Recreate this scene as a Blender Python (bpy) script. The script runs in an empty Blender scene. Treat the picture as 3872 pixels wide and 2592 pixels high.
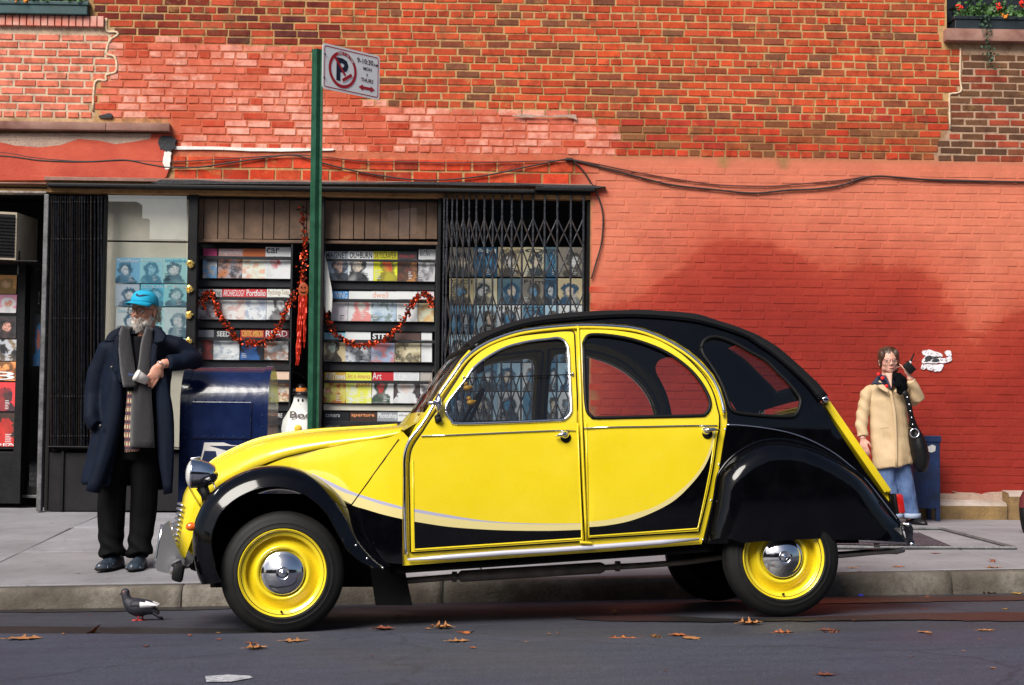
import bpy, bmesh, math, random
from mathutils import Vector, Matrix, noise
from mathutils.geometry import delaunay_2d_cdt
random.seed(7)
SC = bpy.context.scene
COL = SC.collection
# ------------------------------------------------------------------ camera
CAM_H, FPX, YAW, PITCH, ROLL = 0.988, 5934.0, math.radians(1.5), 0.05294, 0.010   # focal length in photo pixels (3872 wide)
_r0 = Vector((math.cos(YAW), -math.sin(YAW), 0)); _f0 = Vector((math.sin(YAW), math.cos(YAW), 0)); _z = Vector((0, 0, 1))
FWD = _f0*math.cos(PITCH) + _z*math.sin(PITCH)
_u0 = -_f0*math.sin(PITCH) + _z*math.cos(PITCH)
RGT = _r0*math.cos(ROLL) + _u0*math.sin(ROLL)
UPV = -_r0*math.sin(ROLL) + _u0*math.cos(ROLL)
CAM = Vector((0, 0, CAM_H))
cd = bpy.data.cameras.new('camera'); cam = bpy.data.objects.new('camera', cd); COL.objects.link(cam)
cd.sensor_width = 36; cd.lens = 36*FPX/3872; cd.clip_start = .05; cd.clip_end = 400
cam.matrix_world = Matrix(((RGT.x, UPV.x, -FWD.x, CAM.x), (RGT.y, UPV.y, -FWD.y, CAM.y), (RGT.z, UPV.z, -FWD.z, CAM.z), (0, 0, 0, 1)))
SC.camera = cam
# ------------------------------------------------------------------ light
SUN_EL, SUN_AZ = math.radians(44), math.radians(214)      # soft light from behind the camera, overcast
w = bpy.data.worlds.new('World'); SC.world = w; w.use_nodes = True
nt = w.node_tree; bgn = nt.nodes['Background']
sky = nt.nodes.new('ShaderNodeTexSky'); sky.sky_type = 'NISHITA'; sky.sun_disc = False
sky.sun_elevation = SUN_EL; sky.sun_rotation = SUN_AZ; sky.air_density = 1.0; sky.dust_density = 3.0; sky.ozone_density = 1.5
nt.links.new(sky.outputs[0], bgn.inputs[0]); bgn.inputs[1].default_value = 0.06
sl = bpy.data.lights.new('sun', 'SUN'); sl.energy = 3.8; sl.angle = math.radians(34); sl.color = (1, .955, .88)
so = bpy.data.objects.new('sun', sl); COL.objects.link(so)
_sd = Vector((math.sin(SUN_AZ)*math.cos(SUN_EL), math.cos(SUN_AZ)*math.cos(SUN_EL), math.sin(SUN_EL)))   # towards the sun
so.rotation_euler = (-_sd).to_track_quat('-Z', 'Y').to_euler(); so.location = (0, -10, 20)
vs = SC.view_settings; vs.view_transform = 'Standard'; vs.look = 'None'; vs.exposure = 0.5; vs.gamma = 1; vs.use_curve_mapping = False
SC.cycles.max_bounces = 8; SC.cycles.transparent_max_bounces = 16; SC.cycles.use_denoising = True
# ------------------------------------------------------------------ measuring helpers: a traced photo point meets a real surface
def ray(px, py): return FWD + RGT*((px-1936)/FPX) - UPV*((py-1296)/FPX)
WALL_Y = 13.9
def on_wall(px, py, out=0.0):
    r = ray(px, py); t = (WALL_Y-out)/r.y; return CAM + r*t
def at_depth(px, py, d):
    r = ray(px, py); return CAM + r*(d/r.dot(_f0))
PF = at_depth(1068.5, 2394, 7.4)            # front wheel contact
GA, GB = .028, -.05                         # street climbs to the right, falls to the gutter
def road_z(x, y):
    dy = y-PF.y
    b = GB*dy if dy > 0 else -.02*dy
    return PF.z + GA*(x-PF.x) + b
K0, K1 = Vector((-2.83, 9.60, 0)), Vector((3.23, 9.20, 0))        # gutter line
def kerb_y(x): return K0.y + (x-K0.x)*(K1.y-K0.y)/(K1.x-K0.x)
KERB_H = .125
def side_z(x, y):                            # pavement: kerb top rising to the wall foot
    ky = kerb_y(x)+.0
    zk = road_z(x, ky) + KERB_H
    t = max(0, min(1, (y-ky)/(WALL_Y-ky)))
    return zk*(1-t) + .205*t
def on_fn(px, py, fn):
    r = ray(px, py); lo, hi = 2.0, 60.0
    for _ in range(60):
        m = (lo+hi)/2; p = CAM + r*m
        if p.z > fn(p.x, p.y): lo = m
        else: hi = m
    return CAM + r*lo
def on_road(px, py): return on_fn(px, py, road_z)
def on_side(px, py): return on_fn(px, py, side_z)
# ------------------------------------------------------------------ object helpers
def tag(o, label=None, cat=None, group=None, kind=None):
    if label: o['label'] = label
    if cat: o['category'] = cat
    if group: o['group'] = group
    if kind: o['kind'] = kind
    return o
def empty(name, loc, label=None, cat=None, group=None, rz=0.0):
    o = bpy.data.objects.new(name, None); COL.objects.link(o); o.location = loc; o.rotation_euler = (0, 0, rz); o.empty_display_size = .1
    bpy.context.view_layer.update()
    return tag(o, label, cat, group)
def mesh_obj(name, verts, faces, mats, parent=None, smooth=False, midx=None, world=True):
    """verts in world space; when parented they are moved into the parent's space"""
    me = bpy.data.meshes.new(name)
    org = Vector((0, 0, 0))
    if parent is not None and world:
        inv = pinv(parent); verts = [inv @ Vector(v) for v in verts]
    me.from_pydata([tuple(v) for v in verts], [], faces)
    for m in (mats if isinstance(mats, (list, tuple)) else [mats]): me.materials.append(m)
    if midx: me.polygons.foreach_set('material_index', midx)
    if smooth: me.polygons.foreach_set('use_smooth', [True]*len(me.polygons))
    me.update()
    o = bpy.data.objects.new(name, me); COL.objects.link(o)
    if parent is not None: o.parent = parent
    return o
def wmat(o):
    m = o.matrix_basis.copy() if o.parent is None else wmat(o.parent) @ o.matrix_basis
    return m
def pinv(o): return wmat(o).inverted()
def set_smooth_angle(o, deg=40):
    me = o.data
    bm = bmesh.new(); bm.from_mesh(me)
    a = math.radians(deg)
    for e in bm.edges:
        if len(e.link_faces) == 2 and e.calc_face_angle(0) > a: e.smooth = False
    for f in bm.faces: f.smooth = True
    bm.to_mesh(me); bm.free()
class MB:
    def __init__(s): s.v = []; s.f = []; s.m = []
    def add(s, vs, fs, m=0):
        b = len(s.v); s.v += [Vector(x) for x in vs]; s.f += [tuple(b+i for i in f) for f in fs]; s.m += [m]*len(fs); return s
    def box(s, lo, hi, m=0):
        (a, b, c), (d, e, g) = lo, hi
        return s.add([(a,b,c),(d,b,c),(d,e,c),(a,e,c),(a,b,g),(d,b,g),(d,e,g),(a,e,g)],
                     [(0,3,2,1),(4,5,6,7),(0,1,5,4),(1,2,6,5),(2,3,7,6),(3,0,4,7)], m)
    def obox(s, c, ax, ay, az, m=0, bev=0.0):
        """box about centre c with half-axis vectors"""
        c, ax, ay, az = map(Vector, (c, ax, ay, az))
        if bev <= 0:
            vs = [c+ax*i+ay*j+az*k for k in (-1,1) for j in (-1,1) for i in (-1,1)]
            return s.add(vs, [(0,2,3,1),(4,5,7,6),(0,1,5,4),(1,3,7,5),(3,2,6,7),(2,0,4,6)], m)
        bm = bmesh.new(); bmesh.ops.create_cube(bm, size=2)
        L = Vector((ax.length, ay.length, az.length))
        for v in bm.verts: v.co = Vector((v.co.x*L.x, v.co.y*L.y, v.co.z*L.z))
        bmesh.ops.bevel(bm, geom=bm.edges[:]+bm.verts[:], offset=min(bev, min(L)*.9), segments=2, profile=.5, affect='EDGES')
        X, Y, Z = ax.normalized(), ay.normalized(), az.normalized()
        bm.verts.index_update()
        s.add([c+X*v.co.x+Y*v.co.y+Z*v.co.z for v in bm.verts], [[v.index for v in f.verts] for f in bm.faces], m); bm.free(); return s
    def tube(s, pts, r, n=8, m=0, cap=True, up=None):
        pts = [Vector(p) for p in pts]; N = len(pts)
        rs = r if isinstance(r, (list, tuple)) else [r]*N
        t0 = (pts[1]-pts[0]).normalized()
        nrm = Vector(up) if up is not None else (Vector((0,0,1)) if abs(t0.z) < .9 else Vector((1,0,0)))
        vs = []; 
        for i, p in enumerate(pts):
            t = (pts[min(i+1, N-1)]-pts[max(i-1, 0)])
            t = t.normalized() if t.length > 1e-9 else t0
            nrm = (nrm - t*nrm.dot(t))
            nrm = nrm.normalized() if nrm.length > 1e-6 else t.orthogonal().normalized()
            bn = t.cross(nrm)
            rr = rs[i]; ra, rb = rr if isinstance(rr, (tuple, list)) else (rr, rr)
            for k in range(n):
                a = 2*math.pi*k/n; vs.append(p + nrm*(ra*math.cos(a)) + bn*(rb*math.sin(a)))
        fs = []
        for i in range(N-1):
            for k in range(n):
                k2 = (k+1) % n; fs.append((i*n+k, i*n+k2, (i+1)*n+k2, (i+1)*n+k))
        if cap: fs.append(tuple(range(n-1, -1, -1))); fs.append(tuple((N-1)*n+k for k in range(n)))
        return s.add(vs, fs, m)
    def loft(s, secs, m=0, closed=False, cap=False):
        n = len(secs[0]); vs = [p for q in secs for p in q]; fs = []
        for i in range(len(secs)-1):
            for k in range(n if closed else n-1):
                k2 = (k+1) % n; fs.append((i*n+k, i*n+k2, (i+1)*n+k2, (i+1)*n+k))
        if cap: fs.append(tuple(range(n-1, -1, -1))); fs.append(tuple((len(secs)-1)*n+k for k in range(n)))
        return s.add(vs, fs, m)
    def lathe(s, prof, c, axis, n=32, m=0, ref=None):
        """prof: (radius, along axis)"""
        c = Vector(c); ax = Vector(axis).normalized(); e1 = ax.orthogonal().normalized() if ref is None else Vector(ref); e2 = ax.cross(e1)
        vs = [c+ax*h+(e1*math.cos(2*math.pi*k/n)+e2*math.sin(2*math.pi*k/n))*max(r, 1e-5) for r, h in prof for k in range(n)]
        fs = [(i*n+k, i*n+(k+1) % n, (i+1)*n+(k+1) % n, (i+1)*n+k) for i in range(len(prof)-1) for k in range(n)]
        return s.add(vs, fs, m)
    def ell(s, c, ax, ay, az, nu=12, nv=8, m=0):
        c, ax, ay, az = map(Vector, (c, ax, ay, az)); vs = []; fs = []
        for j in range(nv+1):
            th = math.pi*j/nv
            for k in range(nu):
                a = 2*math.pi*k/nu; vs.append(c+ax*(math.sin(th)*math.cos(a))+ay*(math.sin(th)*math.sin(a))+az*math.cos(th))
        for j in range(nv):
            for k in range(nu): fs.append((j*nu+k, (j+1)*nu+k, (j+1)*nu+(k+1) % nu, j*nu+(k+1) % nu))
        return s.add(vs, fs, m)
    def prism(s, poly, d, m=0):
        """poly: 3D loop, extruded by vector d"""
        poly = [Vector(p) for p in poly]; d = Vector(d); n = len(poly)
        vs = poly+[p+d for p in poly]
        return s.add(vs, [tuple(range(n-1, -1, -1)), tuple(range(n, 2*n))]+[(i, (i+1) % n, n+(i+1) % n, n+i) for i in range(n)], m)
    def build(s, name, mats, parent=None, smooth=False, ang=None, world=True):
        o = mesh_obj(name, s.v, s.f, mats, parent, smooth, s.m if any(s.m) else None, world)
        bm = bmesh.new(); bm.from_mesh(o.data); bmesh.ops.recalc_face_normals(bm, faces=bm.faces); bm.to_mesh(o.data); bm.free()
        if ang is not None: set_smooth_angle(o, ang)
        return o
def smooth_poly(pts, n=6, closed=False):
    """Catmull-Rom through points"""
    P = [Vector(p) for p in pts]; out = []; N = len(P)
    for i in range(N if closed else N-1):
        a = P[(i-1) % N] if closed or i > 0 else P[i]*2-P[i+1]
        b, c = P[i], P[(i+1) % N]
        d = P[(i+2) % N] if closed or i+2 < N else c*2-b
        for k in range(n):
            t = k/n; out.append(.5*((2*b)+(c-a)*t+(2*a-5*b+4*c-d)*t*t+(3*b-a-3*c+d)*t*t*t))
    if not closed: out.append(P[-1])
    return out
def inside(p, poly):
    x, y = p[0], p[1]; c = False; n = len(poly); j = n-1
    for i in range(n):
        xi, yi = poly[i][0], poly[i][1]; xj, yj = poly[j][0], poly[j][1]
        if (yi > y) != (yj > y) and x < (xj-xi)*(y-yi)/(yj-yi)+xi: c = not c
        j = i
    return c
def cdt(outer, holes=(), regions=(), grid=.05):
    """triangulate a 2D outline with holes; regions: (polygon, material index), later ones win. Returns pts, tris, mats"""
    vs, es = [], []
    def loop(L):
        b = len(vs); n = len(L)
        for p in L: vs.append(Vector((p[0], p[1])))
        for i in range(n): es.append((b+i, b+(i+1) % n))
    loop(outer)
    for h in holes: loop(h)
    for r, _ in regions: loop(r)
    xs = [p[0] for p in outer]; ys = [p[1] for p in outer]
    x0, x1, y0, y1 = min(xs), max(xs), min(ys), max(ys)
    nx, ny = int((x1-x0)/grid)+1, int((y1-y0)/grid)+1
    for i in range(1, nx):
        for j in range(1, ny):
            p = (x0+(x1-x0)*(i+.37*(j % 2))/nx, y0+(y1-y0)*j/ny)
            if inside(p, outer): vs.append(Vector(p))
    ov, oe, of = delaunay_2d_cdt(vs, es, [], 0, 1e-5)[:3]
    tris, mats = [], []
    for t in of:
        c = (sum(ov[i][0] for i in t)/len(t), sum(ov[i][1] for i in t)/len(t))
        if not inside(c, outer) or any(inside(c, h) for h in holes): continue
        m = 0
        for r, mi in regions:
            if inside(c, r): m = mi
        tris.append(tuple(t)); mats.append(m)
    return ov, tris, mats
def boundary_edges(tris):
    cnt = {}
    for t in tris:
        for i in range(len(t)):
            e = (t[i], t[(i+1) % len(t)]); k = (min(e), max(e)); cnt.setdefault(k, []).append(e)
    return [v[0] for v in cnt.values() if len(v) == 1]
# ------------------------------------------------------------------ materials
MATS = {}
def srgb(h):
    h = h.lstrip('#'); c = [int(h[i:i+2], 16)/255 for i in (0, 2, 4)]
    return tuple((x/12.92 if x <= .04045 else ((x+.055)/1.055)**2.4) for x in c)
def mat(name, col, rough=.5, metal=0.0, var=.0, vscale=8.0, bump=0.0, bscale=60.0, coat=0.0, spec=.5, trans=0.0, col2=None, detail=5, emis=None, sheen=0):
    """procedural: base colour broken up by noise, roughness break-up, fine bump"""
    if name in MATS: return MATS[name]
    m = bpy.data.materials.new(name); m.use_nodes = True; MATS[name] = m
    n = m.node_tree.nodes; l = m.node_tree.links; b = n['Principled BSDF']
    b.inputs['Base Color'].default_value = (*col, 1); b.inputs['Roughness'].default_value = rough; b.inputs['Metallic'].default_value = metal
    b.inputs['Specular IOR Level'].default_value = spec; b.inputs['Coat Weight'].default_value = coat; b.inputs['Coat Roughness'].default_value = .03
    b.inputs['Transmission Weight'].default_value = trans; b.inputs['Sheen Weight'].default_value = sheen
    tc = n.new('ShaderNodeTexCoord')
    if var > 0 or col2:
        nz = n.new('ShaderNodeTexNoise'); nz.inputs['Scale'].default_value = vscale; nz.inputs['Detail'].default_value = detail; nz.inputs['Roughness'].default_value = .6
        l.new(tc.outputs['Object'], nz.inputs['Vector'])
        rp = n.new('ShaderNodeValToRGB'); rp.color_ramp.elements[0].position = .3; rp.color_ramp.elements[1].position = .7
        c2 = col2 or tuple(max(0, c*(1+var)) for c in col); c1 = col if col2 else tuple(c*(1-var) for c in col)
        rp.color_ramp.elements[0].color = (*c1, 1); rp.color_ramp.elements[1].color = (*c2, 1)
        l.new(nz.outputs['Fac'], rp.inputs['Fac']); l.new(rp.outputs['Color'], b.inputs['Base Color'])
        mr = n.new('ShaderNodeMapRange'); mr.inputs['To Min'].default_value = max(0, rough-.1); mr.inputs['To Max'].default_value = min(1, rough+.12)
        l.new(nz.outputs['Fac'], mr.inputs['Value']); l.new(mr.outputs['Result'], b.inputs['Roughness'])
    if bump > 0:
        nb = n.new('ShaderNodeTexNoise'); nb.inputs['Scale'].default_value = bscale; nb.inputs['Detail'].default_value = 6
        l.new(tc.outputs['Object'], nb.inputs['Vector'])
        bp = n.new('ShaderNodeBump'); bp.inputs['Strength'].default_value = bump; bp.inputs['Distance'].default_value = .01
        l.new(nb.outputs['Fac'], bp.inputs['Height']); l.new(bp.outputs['Normal'], b.inputs['Normal'])
    if emis: b.inputs['Emission Color'].default_value = (*emis[0], 1); b.inputs['Emission Strength'].default_value = emis[1]
    return m
def glass_mat(name, tint=(.9, .93, .95), refl=1.0, rough=0.0):
    """thin pane: mostly see-through, mirror-like at grazing angles"""
    if name in MATS: return MATS[name]
    m = bpy.data.materials.new(name); m.use_nodes = True; MATS[name] = m
    n = m.node_tree.nodes; l = m.node_tree.links; n.remove(n['Principled BSDF'])
    tr = n.new('ShaderNodeBsdfTransparent'); tr.inputs[0].default_value = (*tint, 1)
    gl = n.new('ShaderNodeBsdfGlossy'); gl.inputs['Roughness'].default_value = rough
    lw = n.new('ShaderNodeLayerWeight'); lw.inputs[0].default_value = .5
    pw = n.new('ShaderNodeMath'); pw.operation = 'POWER'; pw.inputs[1].default_value = 5; l.new(lw.outputs['Facing'], pw.inputs[0])
    fr = n.new('ShaderNodeMath'); fr.operation = 'MULTIPLY_ADD'; fr.inputs[1].default_value = .9; fr.inputs[2].default_value = .045; l.new(pw.outputs[0], fr.inputs[0])
    mu = n.new('ShaderNodeMath'); mu.operation = 'MULTIPLY'; mu.inputs[1].default_value = 1.5*refl; mu.use_clamp = True
    mx = n.new('ShaderNodeMixShader'); l.new(fr.outputs[0], mu.inputs[0]); l.new(mu.outputs[0], mx.inputs[0]); l.new(tr.outputs[0], mx.inputs[1]); l.new(gl.outputs[0], mx.inputs[2])
    l.new(mx.outputs[0], n['Material Output'].inputs[0]); return m
_fontcache = {}
def text_geo(txt, bold=0.0):
    """flat lettering outline as verts/faces in a unit box scale (cap height about .7)"""
    k = (txt, bold)
    if k in _fontcache: return _fontcache[k]
    cu = bpy.data.curves.new('lettering', 'FONT'); cu.body = txt; cu.resolution_u = 2; cu.offset = bold; cu.fill_mode = 'FRONT'
    o = bpy.data.objects.new('lettering', cu); COL.objects.link(o)
    dg = bpy.context.evaluated_depsgraph_get(); me = bpy.data.meshes.new_from_object(o.evaluated_get(dg))
    vs = [v.co.copy() for v in me.vertices]; fs = [tuple(p.vertices) for p in me.polygons]
    bpy.data.objects.remove(o); bpy.data.curves.remove(cu); bpy.data.meshes.remove(me)
    if vs:
        x0 = min(v.x for v in vs); x1 = max(v.x for v in vs); y0 = min(v.y for v in vs); y1 = max(v.y for v in vs)
    else: x0 = y0 = 0; x1 = y1 = 1
    _fontcache[k] = (vs, fs, x0, x1, y0, y1); return _fontcache[k]
def letter(mb, txt, org, ex, ey, w=None, h=None, m=0, bold=0.0):
    """add lettering: lower-left corner org, along ex, up ey, fitted to w x h"""
    vs, fs, x0, x1, y0, y1 = text_geo(txt, bold)
    ex, ey, org = Vector(ex), Vector(ey), Vector(org)
    if w is None: sx = sy = h/(y1-y0)
    elif h is None: sx = sy = w/(x1-x0)
    else: sx, sy = w/(x1-x0), h/(y1-y0)
    mb.add([org+ex*((v.x-x0)*sx)+ey*((v.y-y0)*sy) for v in vs], fs, m)
    return (x1-x0)*sx
# ================================================================== SETTING
def project(p):
    d = Vector(p)-CAM; z = d.dot(FWD); return (1936+FPX*d.dot(RGT)/z, 1296-FPX*d.dot(UPV)/z)
def node_mat(name):
    m = bpy.data.materials.new(name); m.use_nodes = True; MATS[name] = m
    return m, m.node_tree.nodes, m.node_tree.links, m.node_tree.nodes['Principled BSDF']
def N(n, typ, **kw):
    x = n.new(typ)
    for k, v in kw.items():
        if k.startswith('i_'): x.inputs[k[2:].replace('_', ' ')].default_value = v
        else: setattr(x, k, v)
    return x
def noise_node(n, l, vec, scale, detail=5, rough=.6):
    x = n.new('ShaderNodeTexNoise'); x.inputs['Scale'].default_value = scale; x.inputs['Detail'].default_value = detail; x.inputs['Roughness'].default_value = rough
    l.new(vec, x.inputs['Vector']); return x.outputs['Fac']
def ramp(n, l, fac, stops):
    r = n.new('ShaderNodeValToRGB'); e = r.color_ramp.elements
    while len(e) < len(stops): e.new(.5)
    for i, (p, c) in enumerate(stops):
        e[i].position = p; e[i].color = (*c, 1) if len(c) == 3 else c
    l.new(fac, r.inputs['Fac']); return r.outputs['Color']
def mixc(n, l, fac, a, b, mode='MIX'):
    x = n.new('ShaderNodeMix'); x.data_type = 'RGBA'; x.blend_type = mode; x.clamp_result = False
    for s, v in (('Factor', fac), ('A', a), ('B', b)):
        idx = {'Factor': 0, 'A': 6, 'B': 7}[s]
        if hasattr(v, 'is_linked') or isinstance(v, bpy.types.NodeSocket): l.new(v, x.inputs[idx])
        else: x.inputs[idx].default_value = v if s == 'Factor' else (*v, 1)
    return x.outputs[2]
def mth(n, l, op, a, b=None, clamp=False):
    x = n.new('ShaderNodeMath'); x.operation = op; x.use_clamp = clamp
    for i, v in enumerate((a, b)):
        if v is None: continue
        if isinstance(v, bpy.types.NodeSocket): l.new(v, x.inputs[i])
        else: x.inputs[i].default_value = v
    return x.outputs[0]
def bump_node(n, l, b, h, strength, dist=.01):
    x = n.new('ShaderNodeBump'); x.inputs['Strength'].default_value = strength; x.inputs['Distance'].default_value = dist
    l.new(h, x.inputs['Height']); l.new(x.outputs[0], b.inputs['Normal'])
# ---- asphalt
def asphalt(name, c1, c2, wet=0.0):
    m, n, l, b = node_mat(name); g = n.new('ShaderNodeNewGeometry').outputs['Position']
    big = noise_node(n, l, g, .9, 4); mp = n.new('ShaderNodeMapping'); mp.inputs['Scale'].default_value = (1, 6, 1); l.new(g, mp.inputs['Vector'])
    streak = noise_node(n, l, mp.outputs[0], 1.3, 5); fine = noise_node(n, l, g, 150, 3, .7); mid = noise_node(n, l, g, 45, 4, .7)
    base = ramp(n, l, streak, [(.3, c1), (.72, c2)])
    base = mixc(n, l, mth(n, l, 'MULTIPLY', big, .5), base, tuple(x*.62 for x in c1))
    sp = ramp(n, l, fine, [(.52, (0, 0, 0)), (.66, (1, 1, 1))]); base = mixc(n, l, mth(n, l, 'MULTIPLY', sp, .6), base, tuple(min(.3, x*3.2) for x in c2))
    dk = ramp(n, l, mid, [(.3, (1, 1, 1)), (.45, (0, 0, 0))]); base = mixc(n, l, mth(n, l, 'MULTIPLY', dk, .5), base, tuple(x*.35 for x in c1))
    dsn = n.new('ShaderNodeVectorMath'); dsn.operation = 'MULTIPLY_ADD'; nzc = n.new('ShaderNodeTexNoise'); nzc.inputs['Scale'].default_value = 3; l.new(g, nzc.inputs['Vector']); l.new(nzc.outputs['Color'], dsn.inputs[0]); dsn.inputs[1].default_value = (.35, .35, 0); l.new(g, dsn.inputs[2])
    vc = n.new('ShaderNodeTexVoronoi'); vc.feature = 'DISTANCE_TO_EDGE'; vc.inputs['Scale'].default_value = .42; l.new(dsn.outputs[0], vc.inputs['Vector'])
    base = mixc(n, l, mth(n, l, 'MULTIPLY', ramp(n, l, vc.outputs['Distance'], [(.002, (1, 1, 1)), (.006, (0, 0, 0))]), .45), base, tuple(x*.3 for x in c1))
    l.new(base, b.inputs['Base Color'])
    rr = ramp(n, l, big, [(.35, (.55,)*3), (.6, (.86,)*3)]); l.new(rr, b.inputs['Roughness'])
    bump_node(n, l, b, mth(n, l, 'ADD', fine, mid), .35, .006); return m
M_ASPH = asphalt('asphalt', (.026, .029, .048), (.046, .050, .080))
M_ASPH2 = asphalt('asphalt_old', (.022, .023, .034), (.040, .042, .058))
m, n, l, b = node_mat('concrete'); g = n.new('ShaderNodeNewGeometry').outputs['Position']
a1 = noise_node(n, l, g, 1.6, 6, .65); a2 = noise_node(n, l, g, 9, 6, .7); a3 = noise_node(n, l, g, 150, 3)
c = ramp(n, l, a1, [(.25, (.15, .145, .16)), (.5, (.25, .245, .27)), (.75, (.33, .325, .35))])
c = mixc(n, l, mth(n, l, 'MULTIPLY', ramp(n, l, a2, [(.55, (0, 0, 0)), (.75, (1, 1, 1))]), .5), c, (.10, .085, .08))
c = mixc(n, l, mth(n, l, 'MULTIPLY', ramp(n, l, a3, [(.5, (0, 0, 0)), (.7, (1, 1, 1))]), .35), c, (.12, .11, .115))
vo = n.new('ShaderNodeTexVoronoi'); vo.inputs['Scale'].default_value = 4.5; l.new(g, vo.inputs['Vector']); c = mixc(n, l, mth(n, l, 'MULTIPLY', ramp(n, l, vo.outputs['Distance'], [(.05, (1, 1, 1)), (.085, (0, 0, 0))]), .7), c, (.06, .055, .055))
oi = n.new('ShaderNodeObjectInfo'); c = mixc(n, l, mth(n, l, 'MULTIPLY', oi.outputs['Random'], .3), c, (.13, .115, .11))
l.new(c, b.inputs['Base Color']); b.inputs['Roughness'].default_value = .85; bump_node(n, l, b, mth(n, l, 'ADD', a2, a3), .3, .006)
M_CONC = m
m, n, l, b = node_mat('kerb_stone'); g = n.new('ShaderNodeNewGeometry').outputs['Position']
a1 = noise_node(n, l, g, 3, 6, .7); a2 = noise_node(n, l, g, 40, 5, .7)
c = ramp(n, l, a1, [(.3, (.045, .038, .030)), (.5, (.10, .085, .068)), (.72, (.20, .18, .155))])
c = mixc(n, l, mth(n, l, 'MULTIPLY', ramp(n, l, a2, [(.5, (0, 0, 0)), (.68, (1, 1, 1))]), .7), c, (.08, .06, .045))
l.new(c, b.inputs['Base Color']); b.inputs['Roughness'].default_value = .9; bump_node(n, l, b, a2, .7, .012); M_KERB = m
# ---- road
def sheet(name, fn, x0, x1, ylo, yhi, nx, ny, m, dz=0.0):
    vs, fs = [], []
    for i in range(nx+1):
        x = x0+(x1-x0)*i/nx; a, bb = ylo(x), yhi(x)
        for j in range(ny+1):
            y = a+(bb-a)*j/ny; vs.append((x, y, fn(x, y)+dz))
    for i in range(nx):
        for j in range(ny): q = i*(ny+1)+j; fs.append((q, q+ny+1, q+ny+2, q+1))
    return mesh_obj(name, vs, fs, m, None, True)
tag(sheet('road', road_z, -30, 30, lambda x: -8, lambda x: kerb_y(x)+.1, 60, 40, M_ASPH2), kind='structure')
edge = [on_road(x, y) for x, y in [(-900,2404),(0,2407),(500,2408),(1000,2406),(1350,2399),(1800,2412),(2300,2424),(2700,2419),(3100,2406),(3400,2396),(3872,2392),(4800,2390)]]
edge = smooth_poly(edge, 8); edge = [Vector((-30, edge[0].y, 0))]+edge+[Vector((30, edge[-1].y, 0))]
def edge_y(x):
    for a, bb in zip(edge, edge[1:]):
        if a.x <= x <= bb.x: return a.y+(bb.y-a.y)*(x-a.x)/max(1e-6, bb.x-a.x) + .012*noise.noise((x*9, 0, 0))
    return edge[-1].y
vs, fs = [], []; xs = sorted([-30, -20, -10]+[-5+i*.04 for i in range(251)]+[8, 20, 30])
for x in xs:
    y = edge_y(x)
    vs += [(x, -8, road_z(x, -8)+.016), (x, 3, road_z(x, 3)+.016), (x, y-.03, road_z(x, y-.03)+.016), (x, y-.006, road_z(x, y)+.013), (x, y, road_z(x, y)-.002)]
for i in range(len(xs)-1):
    for j in range(4): q = i*5+j; fs.append((q, q+5, q+6, q+1))
tag(mesh_obj('road_surface_layer', vs, fs, M_ASPH, None, True), kind='structure')
# ---- kerb stones
kr = mesh_obj('kerb', [(x, kerb_y(x)+y, road_z(x, kerb_y(x))+z) for x in (-30, -4.4, 4.9, 30) for y, z in ((-.0, -.03), (.012, KERB_H-.012), (.03, KERB_H-.002), (.16, KERB_H-.002))],
              [(i*4+j, i*4+4+j, i*4+5+j, i*4+1+j) for i in (0, 2) for j in range(3)], M_KERB); tag(kr, kind='structure')
kx = [-4.4, -3.1, -1.72, -.15, 1.35, 2.85, 4.9]
for i in range(len(kx)-1):
    mb = MB(); x0, x1 = kx[i]+.006, kx[i+1]-.006; secs = []
    nn = int((x1-x0)/.05)
    for k in range(nn+1):
        x = x0+(x1-x0)*k/nn; y0 = kerb_y(x); z0 = road_z(x, y0); j = lambda a, s: a*noise.noise((x*s, i*7.3, a*100))
        ch = .02*max(0, noise.noise((x*2.1, 3.3, i)))+.006*noise.noise((x*14, 1, i))
        secs.append([(x, y0-.005+j(.006, 6), z0-.04), (x, y0+j(.008, 7), z0+.05), (x, y0+.006+ch*.5, z0+KERB_H-.03-ch), (x, y0+.02+ch, z0+KERB_H-.006-ch*.3), (x, y0+.045+ch, z0+KERB_H+.001), (x, y0+.155, z0+KERB_H+.001), (x, y0+.155, z0)])
    mb.loft(secs, cap=True); mb.build('kerb_stone', M_KERB, kr, True)
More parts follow.
